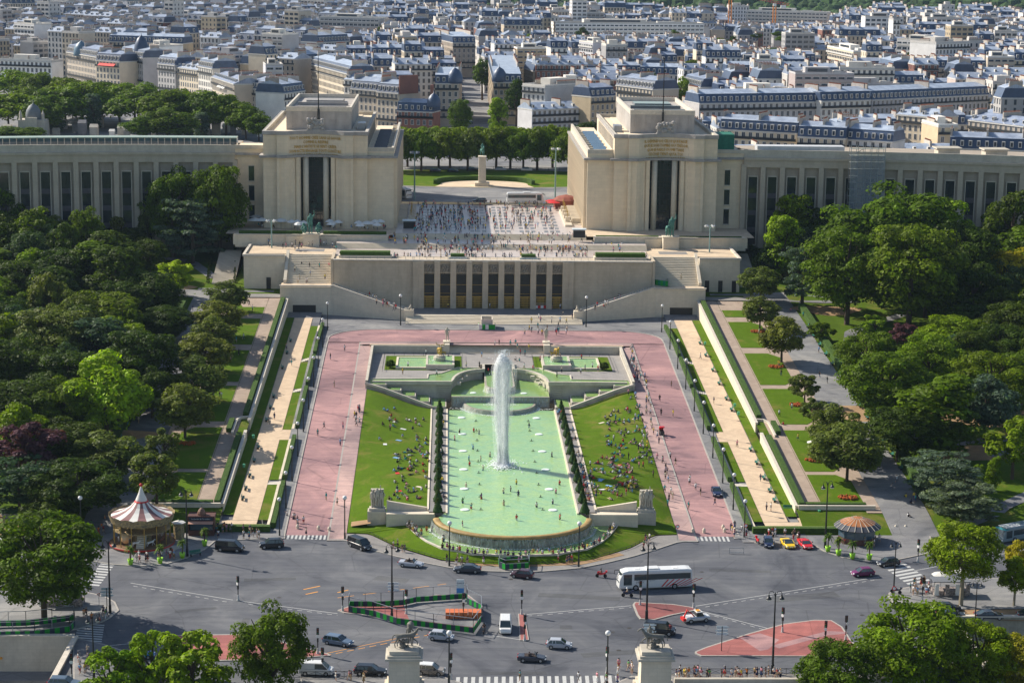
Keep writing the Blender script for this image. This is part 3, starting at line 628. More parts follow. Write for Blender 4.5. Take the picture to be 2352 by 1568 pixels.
for s in SD:
 b = MB(); b.box(*sorted((s * 11.85, s * 13.4)), 498.5, 503, 7.5, 9.95); b.box(*sorted((s * 11.7, s * 13.5)), 500.4, 503.1, 9.95, 10.3)
 tag(b.build('stair_pedestal', STONE3, loc=(s * 12.6, 500, 8)), 'pale stone pedestal at the %s end of the square steps' % SN[s], 'pedestal')
 g = MB(); g.prism([(s * 8.9, 478.2), (s * 27.6, 478.2), (s * 27.6, 495), (s * 8.9, 495)], ZT, ZT + .07); tag(g.build('square_lawn', GRASS), kind='structure')
 p = thing('rectangular_basin', '%s long shallow green basin with pale rim in the upper square' % SN[s], 'fountain', (s * 18, 485, ZT))
 b = MB(); xs = sorted((s * 17.6, s * 24.9))
 b.box(xs[0], xs[1], 479.2, 479.8, ZT, ZT + .55); b.box(xs[0], xs[1], 491, 491.6, ZT, ZT + .55); b.box(*sorted((s * 24.4, s * 24.9)), 479.8, 491, ZT, ZT + .56)
 b.box(*sorted((s * 13, s * 17.6)), 491, 491.6, ZT, ZT + .55); b.build('basin_rim', STONE3, p, world=True)
 b = MB(); b.face([(x, y, ZT + .38) for x, y in ((xs[0], 479.8), (xs[1], 479.8), (xs[1], 491), (xs[0], 491))]); b.build('basin_water', POOL, p, world=True)
 p = thing('square_fountain_bowl', 'raised square stone basin under the gilded statue on the %s of the square' % SN[s], 'fountain', (s * 14.3, 482, ZT))
 b = MB(); x0, x1 = sorted((s * 10.7, s * 17.6)); b.box(x0, x1, 478.6, 490.2, ZT, ZT + .9)
 for bx in ((x0, x1, 478.6, 479.1), (x0, x1, 489.7, 490.2)): b.box(*bx, ZT + .9, ZT + 1.3)
 b.box(x0, x0 + .5, 479.1, 489.7, ZT + .9, ZT + 1.3); b.box(x1 - .5, x1, 479.1, 489.7, ZT + .9, ZT + 1.3); b.build('bowl', STONE2, p, world=True)
 b = MB(); b.face([(x, y, ZT + 1.2) for x, y in ((x0, 479.1), (x1, 479.1), (x1, 489.7), (x0, 489.7))]); b.build('bowl_water', POOL, p, world=True)
 b = MB(); foamline(b, [(s * 13, 484), (s * 15.6, 484), (s * 14.2, 486)], .5, ZT + 1.22, 120, .22); b.build('foam', FOAM, p, world=True)
 p = thing('wall_channel', 'shallow green channel running along the top of the %s cascade wall' % SN[s], 'fountain', (s * 18, 465, ZT))
 cw = [(30.4, 464.7), (15, 464.7), (12.0, 464.9), (9.6, 472), (4.5, 479), (4.5, 480.4), (10, 480.4), (14, 474), (17, 472.5), (17, 468), (30.4, 467.2)]
 b = MB(); P_ = [(s * x, y) for x, y in cw][::-s]; b.face([(x, y, ZT + .12) for x, y in P_]); b.build('channel_water', POOL2, p, world=True)
 b = MB(); P2 = cw[5:]; L = [(s * x, y) for x, y in P2]; A = offset(L, .2); B = offset(L, -.2); b.prism(A + B[::-1], ZT - .1, ZT + .32); b.build('channel_kerb', COPE, p, world=True)
 f = MB(); L = [(s * 8.7, 478), (s * 8.7, 495.3), (s * 28, 495.3), (s * 28, 476.5)]
 for a_, b_ in zip(L, L[1:]):
  f.bar((*a_, ZT + .8), (*b_, ZT + .8), .05)
  for k in range(9): x, y = lerp(a_[0], b_[0], k / 8), lerp(a_[1], b_[1], k / 8); f.bar((x, y, ZT), (x, y, ZT + .8), .05)
 tag(f.build('railing', BLACK, loc=(s * 18, 495, ZT)), 'thin dark railing round the lawn of the %s square basin' % SN[s], 'railing')
disc = MB(); disc.lathe([(.001, .1), (.6, .12), (.95, .1), (1.1, .02), (1.1, -.1)], n=18); dm = disc.mesh('float', [FOAM]);
dl = [(A_, s) for s in (-1, 1) for A_ in (1283, 1392, 1505)]
DP = [(828, 1283, 'A'), (833, 1392, 'A'), (837, 1505, 'A'), (1327, 1286, 'A'), (1344, 1394, 'A'), (1366, 1508, 'A'), (841, 142, 'B'), (845, 271, 'B'), (850, 410, 'B'), (1388, 144, 'B'), (1412, 274, 'B'), (1437, 413, 'B'), (905, 1118, 'M'), (1243, 1121, 'M')]
rw = {'l': 0, 'r': 0}
for i, (a, b_, k) in enumerate(DP):
 p = W(775.2 + .3443 * a, (516.8 if k != 'B' else 1028.4) + .3443 * b_, 3.4 if k != 'M' else 5.6)
 sd_ = 'left' if p.x < 0 else 'right'
 if k == 'M': lb_ = 'white round float in the raised bowl on the %s of the chute' % sd_
 else: rw[sd_[0]] += 1; lb_ = 'white round float in the %s half of the long pool, %s from the cascade' % (sd_, ORD[rw[sd_[0]]])
 o = obj('pool_float', dm, loc=(p.x, p.y, p.z), sc=.78 if k != 'M' else .7); tag(o, lb_, 'float', 'white floats in the pool')
noz = MB(); noz.tube([(0, 0, -.3), (0, 0, .35)], .07, 5); noz.tube([(-.35, 0, .1), (.35, 0, .1)], .05, 5); noz.ball((0, 0, .38), .13, 6); nm = noz.mesh('nozzle', [BLACK])
for s in SD:
 for k in range(9):
  y = 372 + k * 9; o = obj('fountain_nozzle', nm, loc=(s * 5.9, y, 3.3)); tag(o, 'small dark nozzle standing in the long pool, %s from the weir on the %s row' % (ORD[k + 1], SN[s]), 'nozzle', 'nozzles in the long pool')
jet = thing('water_jet', 'tall white water jet rising in the middle of the long pool', 'water jet', (-1.0, 405, 3.3))
JM = M('spray', (.9, .93, .94), .5, .03, 2)
def spraymat(nm, lo, hi):
 mt = M(nm, (.95, .97, .98), .6, .03, 2); n = mt.node_tree.nodes; l = mt.node_tree.links
 t = n.new('ShaderNodeBsdfTransparent'); mx = n.new('ShaderNodeMixShader'); tc = n.new('ShaderNodeTexCoord'); mp = n.new('ShaderNodeMapping'); mp.inputs['Scale'].default_value = (2.2, 2.2, .3)
 no = n.new('ShaderNodeTexNoise'); no.inputs['Scale'].default_value = 1.6; no.inputs['Detail'].default_value = 6; no.inputs['Roughness'].default_value = .75; rp = n.new('ShaderNodeValToRGB'); rp.color_ramp.elements[0].position = lo; rp.color_ramp.elements[1].position = hi
 lw = n.new('ShaderNodeLayerWeight'); lw.inputs[0].default_value = .35; iv = n.new('ShaderNodeMath'); iv.operation = 'SUBTRACT'; iv.inputs[0].default_value = 1.; mu = n.new('ShaderNodeMath'); mu.operation = 'MULTIPLY'
 l.new(lw.outputs['Facing'], iv.inputs[1]); l.new(tc.outputs['Object'], mp.inputs[0]); l.new(mp.outputs[0], no.inputs[0]); l.new(no.outputs[0], rp.inputs[0]); l.new(rp.outputs[0], mu.inputs[0]); l.new(iv.outputs[0], mu.inputs[1])
 tl_ = n.new('ShaderNodeBsdfTranslucent'); tl_.inputs[0].default_value = (.95, .97, 1, 1); m2 = n.new('ShaderNodeMixShader'); m2.inputs[0].default_value = .5; l.new(n['Principled BSDF'].outputs[0], m2.inputs[1]); l.new(tl_.outputs[0], m2.inputs[2])
 l.new(mu.outputs[0], mx.inputs[0]); l.new(t.outputs[0], mx.inputs[1]); l.new(m2.outputs[0], mx.inputs[2]); l.new(mx.outputs[0], n['Material Output'].inputs[0]); return mt
def shell(sc_, seed):
 b = MB(); rr = random.Random(seed); prof = [(0, 1.), (2, 1.05), (6, 1.2), (11, 1.4), (15, 1.6), (19, 1.8), (21.5, 1.8), (22.6, 1.5), (23.4, .6), (23.8, .02)]
 prof = prof[:-3] + [(22.4, 1.7), (23.2, 1.4), (23.6, .8), (23.7, .02)]; rings = [[(math.cos(a) * r_ * sc_ * (1 + rr.uniform(-.12, .12)) + .25 * math.sin(z * .2 + seed), math.sin(a) * r_ * sc_ * (1 + rr.uniform(-.12, .12)), z * (1 - .02 * seed)) for a in [k * math.pi / 9 for k in range(18)]] for z, r_ in prof]
 return b.loft(rings, cap=False)
shell(.55, 0).build('jet_core', spraymat('spray_core', -.0, .2), jet, smooth=True)
shell(.8, 1).build('jet_spray', spraymat('spray_mid', .12, .42), jet, smooth=True)
shell(1.1, 2).build('jet_mist', spraymat('spray_thin', .32, .66), jet, smooth=True); shell(1.5, 3).build('jet_haze', spraymat('spray_faint', .46, 1.), jet, smooth=True)
b = MB(); b.lathe([(2.6, 0), (2.2, .8), (1.5, 1.8), (.9, 3.2), (.7, 4.5)], n=18, cap=False); b.build('splash_mist', spraymat('spray_faint', .4, .9), jet, smooth=True)
b = MB()
for k in range(1900):
 h = rnd.random() ** .7 * 24.4; r_ = lerp(.9, 1.9, h / 24) * abs(rnd.gauss(0, .62)); a = rnd.uniform(0, 6.28); q = rnd.uniform(.02, .07)
 b.ball((r_ * math.cos(a), r_ * math.sin(a), h), q, 4, sz=3.2)
for k in range(1100):
 r_ = abs(rnd.gauss(0, 1.8)); a = rnd.uniform(0, 6.28); b.ball((r_ * math.cos(a), r_ * math.sin(a) * 1.2 - .5, rnd.uniform(0, .6)), rnd.uniform(.05, .2), 4, sz=.7)
b.build('jet_droplets', JM, jet)
# ------------------------------------------------------------------ figures grown from skeletons
def skin(verts, edges, rad, levels=1, root=0):
 me = bpy.data.meshes.new('t'); me.from_pydata(verts, edges, []); o = bpy.data.objects.new('t', me); col.objects.link(o)
 md = o.modifiers.new('s', 'SKIN')
 for i, sv in enumerate(me.skin_vertices[0].data):
  r_ = rad[i]; sv.radius = (r_, r_) if isinstance(r_, (int, float)) else r_; sv.use_root = (i == root)
 if levels: o.modifiers.new('u', 'SUBSURF').levels = levels
 dg = bpy.context.evaluated_depsgraph_get(); out = bpy.data.meshes.new_from_object(o.evaluated_get(dg))
 bpy.data.objects.remove(o); bpy.data.meshes.remove(me)
 out.polygons.foreach_set('use_smooth', [True] * len(out.polygons)); return out
JN = ['pel', 'abd', 'che', 'nec', 'hea', 'top', 'shl', 'ell', 'hal', 'fil', 'shr', 'elr', 'har', 'fir', 'hil', 'knl', 'anl', 'tol', 'hir', 'knr', 'anr', 'tor']
JE = [(0, 1), (1, 2), (2, 3), (3, 4), (4, 5), (2, 6), (6, 7), (7, 8), (8, 9), (2, 10), (10, 11), (11, 12), (12, 13), (0, 14), (14, 15), (15, 16), (16, 17), (0, 18), (18, 19), (19, 20), (20, 21)]
JR = [.135, .12, .145, .055, .09, .07, .06, .042, .03, .028, .06, .042, .03, .028, .09, .062, .042, .035, .09, .062, .042, .035]
def pts(kind):
 P0 = dict(pel=(0, 0, .93), abd=(0, 0, 1.12), che=(0, .01, 1.32), nec=(0, 0, 1.49), hea=(0, -.03, 1.6), top=(0, -.02, 1.7), shl=(.18, .01, 1.4), ell=(.24, .03, 1.12), hal=(.24, -.06, .88), fil=(.23, -.08, .78), shr=(-.18, .01, 1.4), elr=(-.24, .03, 1.12), har=(-.24, -.06, .88), fir=(-.23, -.08, .78),
       hil=(.09, 0, .86), knl=(.1, -.01, .49), anl=(.1, .02, .08), tol=(.11, -.15, .03), hir=(-.09, 0, .86), knr=(-.1, -.01, .49), anr=(-.1, .02, .08), tor=(-.11, -.15, .03))
 def up(d, **k): d = dict(d); d.update(k); return d
 if kind == 'stand': return P0
 if kind == 'walk': return up(P0, knl=(.1, -.2, .5), anl=(.1, -.28, .1), tol=(.1, -.44, .06), knr=(-.1, .08, .48), anr=(-.1, .34, .14), tor=(-.1, .24, .03), ell=(.23, .16, 1.14), hal=(.23, .16, .9), fil=(.23, .14, .8), elr=(-.23, -.12, 1.14), har=(-.22, -.26, .94), fir=(-.21, -.32, .86))
 if kind == 'point': return up(P0, elr=(-.3, -.22, 1.4), har=(-.22, -.42, 1.5), fir=(-.18, -.48, 1.52), ell=(.3, -.2, 1.36), hal=(.14, -.36, 1.5), fil=(.1, -.4, 1.52))
 if kind == 'akimbo': return up(P0, ell=(.36, .08, 1.16), hal=(.2, -.04, 1.0), fil=(.16, -.08, .96), hil=(.09, 0, .86), knl=(.15, -.03, .49), anl=(.2, 0, .08), tol=(.24, -.15, .03))
 if kind == 'raise': return up(P0, ell=(.34, 0, 1.6), hal=(.3, -.05, 1.86), fil=(.28, -.06, 1.96), knr=(-.12, -.1, .5), anr=(-.12, 0, .1))
 S = dict(pel=(0, 0, .14), abd=(0, .02, .32), che=(0, -.02, .52), nec=(0, -.06, .68), hea=(0, -.1, .79), top=(0, -.1, .89), shl=(.18, -.02, .6), ell=(.26, -.2, .4), hal=(.18, -.42, .42), fil=(.12, -.5, .42), shr=(-.18, -.02, .6), elr=(-.26, -.2, .4), har=(-.18, -.42, .42), fir=(-.12, -.5, .42),
      hil=(.1, -.04, .13), knl=(.15, -.42, .46), anl=(.12, -.66, .09), tol=(.13, -.82, .04), hir=(-.1, -.04, .13), knr=(-.15, -.42, .46), anr=(-.12, -.66, .09), tor=(-.13, -.82, .04))
 if kind == 'sit': return S
 if kind == 'sitback': return up(S, abd=(0, .1, .3), che=(0, .2, .47), nec=(0, .24, .63), hea=(0, .22, .74), top=(0, .23, .84), shl=(.18, .2, .54), ell=(.26, .34, .3), hal=(.26, .46, .06), fil=(.26, .54, .04), shr=(-.18, .2, .54), elr=(-.26, .34, .3), har=(-.26, .46, .06), fir=(-.26, .54, .04), knl=(.12, -.46, .16), anl=(.12, -.88, .09), tol=(.14, -.95, .2), knr=(-.12, -.42, .3), anr=(-.12, -.74, .08), tor=(-.12, -.88, .05))
 if kind == 'lie': return dict(pel=(0, 0, .14), abd=(0, .2, .14), che=(0, .4, .16), nec=(0, .58, .15), hea=(0, .7, .16), top=(0, .8, .15), shl=(.18, .48, .13), ell=(.34, .3, .08), hal=(.3, .08, .07), fil=(.28, -.02, .06), shr=(-.18, .48, .13), elr=(-.34, .66, .1), har=(-.16, .82, .08), fir=(-.08, .84, .08), hil=(.1, -.06, .12), knl=(.13, -.46, .12), anl=(.13, -.86, .08), tol=(.18, -.92, .18), hir=(-.1, -.06, .12), knr=(-.16, -.42, .34), anr=(-.14, -.72, .08), tor=(-.14, -.86, .05))
 if kind == 'bench': return up(P0, pel=(0, 0, .52), abd=(0, .02, .7), che=(0, -.02, .9), nec=(0, -.05, 1.07), hea=(0, -.09, 1.18), top=(0, -.09, 1.28), shl=(.18, -.02, .98), ell=(.24, -.1, .74), hal=(.16, -.34, .64), fil=(.12, -.42, .62), shr=(-.18, -.02, .98), elr=(-.24, -.1, .74), har=(-.16, -.34, .64), fir=(-.12, -.42, .62),
                hil=(.1, -.04, .5), knl=(.13, -.44, .52), anl=(.13, -.46, .1), tol=(.14, -.62, .04), hir=(-.1, -.04, .5), knr=(-.13, -.44, .52), anr=(-.13, -.46, .1), tor=(-.14, -.62, .04))
 if kind == 'squat': return up(S, pel=(0, 0, .3), abd=(0, -.06, .46), che=(0, -.14, .64), nec=(0, -.2, .78), hea=(0, -.26, .88), top=(0, -.27, .98), shl=(.18, -.14, .72), shr=(-.18, -.14, .72), hil=(.1, -.04, .28), hir=(-.1, -.04, .28), knl=(.2, -.34, .5), knr=(-.2, -.34, .5), anl=(.14, -.12, .08), anr=(-.14, -.12, .08), tol=(.16, -.3, .03), tor=(-.16, -.3, .03), ell=(.24, -.3, .5), elr=(-.24, -.3, .5), hal=(.1, -.45, .42), har=(-.1, -.45, .42), fil=(.06, -.52, .36), fir=(-.06, -.52, .36))
PM = {}
def figure_meshes(kind):
 if kind in PM: return PM[kind]
 P0 = pts(kind); L = [P0[k] for k in JN]; d = {}
 d['body'] = skin(L, JE, JR, 1)
 def sub(names, sc, ext=0, extra=None):
  idx = {n_: i for i, n_ in enumerate(names)}; e = [(idx[JN[a]], idx[JN[b]]) for a, b in JE if JN[a] in idx and JN[b] in idx]
  V_ = [P0[n_] for n_ in names]; Rr = [JR[JN.index(n_)] * sc + ext for n_ in names]
  return skin(V_, e, Rr, 1, 0)
 P0s = dict(P0)
 for a in 'lr':
  P0s['el' + a] = tuple(lerp(P0['sh' + a][i], P0['el' + a][i], .75) for i in range(3))
 idx = ['abd', 'che', 'shl', 'ell', 'shr', 'elr', 'pel']; V_ = [P0s[k] for k in idx]; E_ = [(0, 1), (1, 2), (2, 3), (1, 4), (4, 5), (0, 6)]
 d['shirt'] = skin(V_, E_, [.135, .158, .075, .062, .075, .062, .145], 1)
 d['trousers'] = sub(['pel', 'hil', 'knl', 'anl', 'hir', 'knr', 'anr'], 1.08, .014)
 q = dict(P0)
 for a in 'lr': q['kn' + a] = tuple(lerp(P0['hi' + a][i], P0['kn' + a][i], .85) for i in range(3))
 V_ = [q[k] for k in ('pel', 'hil', 'knl', 'hir', 'knr')]; d['shorts'] = skin(V_, [(0, 1), (1, 2), (0, 3), (3, 4)], [.15, .11, .095, .11, .095], 1)
 b = MB()
 if kind in ('stand', 'walk', 'point', 'akimbo', 'raise'): b.lathe([(.24, .5), (.17, .8), (.14, .98), (.12, 1.08)], n=10)
 else: b.add(MB().ball((0, -.15 if kind != 'bench' else -.2, P0['pel'][2] + .08), .24, 8, sz=.7))
 d['skirt'] = b.mesh('skirt', [None] if 0 else [], True)
 b = MB(); h = P0['hea']; b.ball((h[0], h[1] + .02, h[2] + .045), .115, 8);
 d['hair'] = b.mesh('hair', [], True)
 b = MB(); b.ball((h[0], h[1] + .03, h[2] + .02), .125, 8); b.add(MB().ball((h[0], h[1] + .08, h[2] - .12), .08, 6, sz=1.4)); d['long_hair'] = b.mesh('hair', [], True)
 for k in d:
  if len(d[k].materials) == 0: d[k].materials.append(None)
 PM[kind] = d; return d
_cl = {}
def cloth(name, c):
 if name not in _cl: _cl[name] = M('cloth_' + name, c, .85, .1, 4)
 return _cl[name]
TOPS = {'white': (.75, .75, .73), 'black': (.015, .015, .018), 'navy': (.02, .03, .09), 'red': (.55, .03, .03), 'grey': (.25, .25, .26), 'sky blue': (.2, .38, .62), 'pink': (.7, .28, .34), 'yellow': (.75, .55, .06), 'olive': (.12, .13, .05), 'teal': (.03, .3, .3), 'orange': (.75, .22, .03), 'cream': (.65, .57, .42), 'purple': (.2, .05, .22), 'green': (.04, .3, .07)}
BOTS = {'blue': (.05, .09, .2), 'black': (.012, .012, .014), 'beige': (.48, .37, .24), 'white': (.7, .7, .68), 'grey': (.17, .17, .18), 'khaki': (.22, .17, .09), 'red': (.4, .04, .04), 'dark blue': (.015, .02, .06)}
SKINS = [(.55, .33, .22), (.42, .24, .15), (.16, .08, .045), (.6, .38, .27)]
HAIRS = {'dark': (.02, .013, .01), 'blond': (.4, .26, .1), 'brown': (.09, .045, .02), 'grey': (.35, .33, .31)}
SKM = [M('skin_%s' % w, c, .6, .06, 4) for w, c in zip(('fair', 'tan', 'deep', 'light'), SKINS)]
HRM = {k: M('hair_' + k, c, .7, .1, 4) for k, c in HAIRS.items()}
def setmat(o, mt):
 if not o.data.materials: o.data.materials.append(None)
 o.material_slots[0].link = 'OBJECT'; o.material_slots[0].material = mt
def person(loc, rz, kind, top, bot, botk, hair, skin_i, label, group=None, sc=1., long_hair=False):
 d = figure_meshes(kind)
 o = obj('person', d['body'], None, loc, rz, sc); setmat(o, SKM[skin_i]); tag(o, label, 'person', group)
 if top: setmat(obj('shirt', d['shirt'], o), cloth(top, TOPS[top]))
 setmat(obj(botk, d[botk], o), cloth('b_' + bot, BOTS[bot]) if bot in BOTS else cloth(bot, TOPS[bot]))
 setmat(obj('hair', d['long_hair' if long_hair else 'hair'], o), HRM[hair])
 return o
def man_mesh(kind, sc=1., thick=1.25, over=None):
 P0 = pts(kind);
 if over: P0 = dict(P0, **over)
 return skin([tuple(c * sc for c in P0[k]) for k in JN], JE, [r_ * sc * thick for r_ in JR], 1)
def horse_mesh(sc=1., kind='walk', neck=1., thick=1.):
 V_ = [(-.75, 0, 1.25), (-.25, 0, 1.2), (.3, 0, 1.22), (.7, 0, 1.3), (1.0, 0, 1.62 * neck + (1 - neck) * 1.3), (1.2, 0, 1.95 * neck + (1 - neck) * 1.3), (1.42, 0, 1.85 * neck + (1 - neck) * 1.2), (1.62, 0, 1.66 * neck + (1 - neck) * 1.1),
     (-.72, .18, .95), (-.62, .2, .72), (-.82, .2, .4), (-.78, .2, .04), (-.78, -.18, .95), (-.9, -.2, .72), (-1.05, -.2, .42), (-.98, -.2, .04),
     (.66, .17, .98), (.68, .19, .58), (.66, .19, .3), (.68, .19, .04), (.7, -.17, .98), (1.0, -.19, .78), (1.15, -.19, .62) if kind == 'walk' else (.72, -.19, .3), (1.1, -.19, .36) if kind == 'walk' else (.74, -.19, .04),
     (-.98, 0, 1.3), (-1.2, 0, 1.18), (-1.3, 0, .7)]
 E_ = [(0, 1), (1, 2), (2, 3), (3, 4), (4, 5), (5, 6), (6, 7), (0, 8), (8, 9), (9, 10), (10, 11), (0, 12), (12, 13), (13, 14), (14, 15), (3, 16), (16, 17), (17, 18), (18, 19), (3, 20), (20, 21), (21, 22), (22, 23), (0, 24), (24, 25), (25, 26)]
 R_ = [.33, .31, .3, .29, .19, .15, .12, .075, .19, .11, .07, .07, .19, .11, .07, .07, .13, .08, .055, .065, .13, .08, .055, .065, .08, .09, .05]
 return skin([tuple(c * sc for c in v) for v in V_], E_, [r_ * sc * thick for r_ in R_], 1)
# ------------------------------------------------------------------ the theatre front, terraces and stairs
def textmesh(body, size, ext=.03, align='CENTER'):
 cu = bpy.data.curves.new('t', 'FONT'); cu.body = body; cu.size = size; cu.extrude = ext; cu.align_x = align; cu.space_line = 1.05; cu.resolution_u = 1
 o = bpy.data.objects.new('t', cu); col.objects.link(o); dg = bpy.context.evaluated_depsgraph_get()
 me = bpy.data.meshes.new_from_object(o.evaluated_get(dg)); bpy.data.objects.remove(o); return me
st = MB()
for j in range(7): st.box(-23.5, 23.5, 527.5 + j * .9, 534.2, 9.4, 9.63 + (j + 1) * .2)
tag(st.build('forecourt_steps', STONE3, loc=(0, 530, 9.6)), 'very wide flight of low pale steps in front of the theatre glass doors', 'steps')
mb = MB(); rect(mb, -23.5, 23.5, 534.2, 544.2, 11.03); struct('forecourt', mb, PAVE)
mb = MB(); rect(mb, -56, 56, 527, 541, 9.62); struct('plaza_floor', mb, ASPH2)
th = thing('theatre_front', 'long cream stone theatre front with nine tall bronze glazed bays under carved panels', 'building', (0, 544, 11))
b = MB()
for s in SD:
 b.box(*sorted((s * 21.6, s * 43.3)), 544.2, 552, 9, 23.9); b.box(*sorted((s * 19.6, s * 21.9)), 543.5, 544.4, 10.9, 23.9)
b.box(-21.7, 21.7, 544.6, 552, 20.2, 23.9); b.box(-43.6, 43.6, 546.5, 575, 9, 23.2)
b.build('wall', STONE, th, world=True)
b = MB(); b.box(-43.5, 43.5, 543.8, 544.9, 23.9, 24.25); b.build('cornice', COPE, th, world=True)
bay = 4.36; pm = MB().box(-.78, .78, -.9, .25, 0, 13).mesh('pier', [STONE])
cap = MB().box(-.9, .9, -1., .25, 12.9, 13.3).mesh('pier_cap', [COPE])
for k in range(10):
 x = (k - 4.5) * bay
 if abs(x) < 19.8 + 1: p = obj('pier', pm, th, (x, .2, -.1))
relief = MB(); relief.box(-1.35, 1.35, -.12, .1, 0, 2.2)
rr = random.Random(3)
for k in range(16): relief.ball((rr.uniform(-1, 1), -.14, rr.uniform(.3, 1.9)), rr.uniform(.15, .4), 6, sz=1.3)
relief = relief.mesh('carved_panel', [M('carved_stone', (.3, .27, .22), .85, .25, 3)])
GLT = M('theatre_glass', (.035, .04, .04), .3, .3, .3, spec=.25); gl = MB().box(-1.42, 1.42, 0, .1, 0, 6.4).mesh('window', [GLT])
fr = MB()
for z_ in (0, .9, 3.3): fr.box(-1.42, 1.42, -.12, 0, z_ - (.16 if z_ == 0 else .05), z_ + (.16 if z_ == 0 else .05))
for x in (-1.4, 1.4): fr.box(x - .06, x + .06, -.12, 0, 0, 6.4)
fr = fr.mesh('window_frame', [BRASS])
dr = MB(); dr.box(-1.42, 1.42, .05, .15, 0, 2.9)
dr = dr.mesh('door', [GLT]); df = MB()
for i in range(7): df.box(-1.42, 1.42, -.08, .04, i * .47, i * .47 + .2)
for x in (-1.36, -.75, -.37, 0, .37, .75, 1.36): df.box(x - .07, x + .07, -.09, .04, 0, 2.95)
df = df.mesh('door_grille', [BRASS])
for k in range(9):
 x = (k - 4) * bay
 obj('carved_panel', relief, th, (x, .55, 9.8)); w = obj('window', gl, th, (x, .6, 3.1)); obj('window_frame', fr, w); d_ = obj('door', dr, th, (x, .6, .05)); obj('door_grille', df, d_)
for s in SD:
 w = thing('stair_wall', 'cream stone block with garage opening and wall sloping down beside the %s theatre stair' % SN[s], 'building', (s * 50, 540, 9.6))
 b = MB(); b.prism([(s * 44, 540), (s * 57.6, 540), (s * 57.6, 546), (s * 44, 546)], 9, 17.3)
 b.prism([(s * 44, 540), (s * 44, 541), (s * 24, 533.5), (s * 24, 532.5)], 9, lambda x, y: lerp(12.3, 17.9, clamp((abs(x) - 24) / 17)))
 b.build('wall_body', STONE3, w, world=True)
 b = MB(); b.bar((s * 57.8, 539.9, 17.6), (s * 43.5, 539.9, 17.6), .5, .3); b.bar((s * 43.5, 540.2, 17.75), (s * 24, 532.9, 12.4), .6, .3); b.build('coping', COPE, w, world=True)
 b = MB(); b.box(*sorted((s * 48, s * 54.2)), 539.9, 540.1, 10, 12.3); b.build('garage_door', BLACK, w, world=True)
 sd_ = MB()
 for j in range(30):
  t = j / 30; x1, x0 = lerp(43.6, 23, t), lerp(43.6, 23, t + 1 / 30); y0 = lerp(541.2, 533.6, t); z_ = lerp(17.2, 11.1, t)
  sd_.box(*sorted((s * x0, s * x1)), y0, 544.1, 10, z_)
 tag(sd_.build('diagonal_stair', STONE3, loc=(s * 33, 540, 12)), 'diagonal pale stair descending past the %s side of the theatre wall' % SN[s], 'steps')
 b = MB();
 for j in range(26): t = j / 25; x = lerp(43.4, 24.5, t); y = lerp(540.7, 533.6, t); z_ = lerp(17.4, 12, t); b.box(s * x - .08, s * x + .08, y, y + .15, z_ - .2, z_ + 1.)
 b.bar((s * 43.4, 540.8, 18.4), (s * 24.5, 533.7, 13), .12); tag(b.build('stair_railing', BRASS if 0 else GREYMET, loc=(s * 33, 538, 14)), 'slatted metal railing along the %s diagonal stair' % SN[s], 'railing')
 b = MB(); b.box(*sorted((s * 21.4, s * 24)), 531.9, 534.1, 9.5, 12.5); tag(b.build('statue_pedestal', STONE3, loc=(s * 22.7, 533, 9.6)), 'square pale pedestal at the foot of the %s diagonal stair' % SN[s], 'pedestal')
 o = obj('reclining_statue', man_mesh('sitback', 1.9, 1.5), None, (s * 22.7, 533.1, 12.35), R(90) * s); setmat(o, STONE2); tag(o, 'grey stone reclining figure on the pedestal at the foot of the %s diagonal stair' % SN[s], 'statue')
 mb = MB(); rect(mb, *sorted((s * 44, s * 57.6)), 540.3, 545.2, 17.33); struct('stair_landing', mb, TERR)
 st = MB(); n = 18
 for j in range(n): st.box(*sorted((s * 44.2, s * 56.2)), 545 + j * 11 / n, 556.4, 14, lerp(17.45, 23.72, j / (n - 1)))
 tag(st.build('grand_staircase', STONE3, loc=(s * 50, 545, 17.3)), 'broad straight staircase of many pale steps on the %s side of the theatre block' % SN[s], 'steps')
 b = MB(); b.prism([(s * 56.25, 545), (s * 57.1, 545), (s * 57.1, 557), (s * 56.25, 557)], 10, lambda x, y: lerp(18.3, 24.7, clamp((y - 545) / 10.5)))
 tag(b.build('staircase_side_wall', STONE3, loc=(s * 56.7, 546, 17)), 'sloping pale parapet on the outer edge of the %s grand staircase' % SN[s], 'wall')
 b = MB(); b.box(*sorted((s * 43.4, s * 44.15)), 544.3, 556, 12, 24.3); tag(b.build('staircase_inner_wall', STONE, loc=(s * 43.8, 546, 17)), 'cream wall between the theatre roof and the %s grand staircase' % SN[s], 'wall')
 w = thing('side_block', 'plain pale stone block with small dark doors beside the %s grand staircase' % SN[s], 'building', (s * 62, 552, 14))
 b = MB(); b.box(*sorted((s * 57.2, s * 68.5)), 552, 572, 12, 23.6); b.build('wall', STONE3, w, world=True)
 b = MB(); b.box(*sorted((s * 57.2, s * 68.8)), 551.7, 552.5, 23.6, 24.2); b.box(*sorted((s * 68.1, s * 68.8)), 552.5, 572, 23.6, 24.2); b.build('parapet', COPE, w, world=True)
 for x in ((59.5, 63.2, 67) if s > 0 else (61.7,)):
  b = MB(); b.box(*sorted((s * (x - .6), s * (x + .6))), 551.85, 552.02, 14.2, 17.8); b.build('door', BLACK, w, world=True)
 mb = MB(); rect(mb, *sorted((s * 43.5, s * 68.5)), 556.3, 573, 23.75); struct('upper_terrace', mb, TERR)
 mb = MB(); rect(mb, *sorted((s * 47, s * 55)), 560.5, 565.5, 23.76); rect(mb, *sorted((s * 49, s * 53)), 562.2, 563.9, 23.765); struct('paving_inlay', mb, PAVE)
 mb = MB(); rect(mb, *sorted((s * 57, s * 76)), 541, 552, 14.2); struct('lower_court', mb, PAVE)
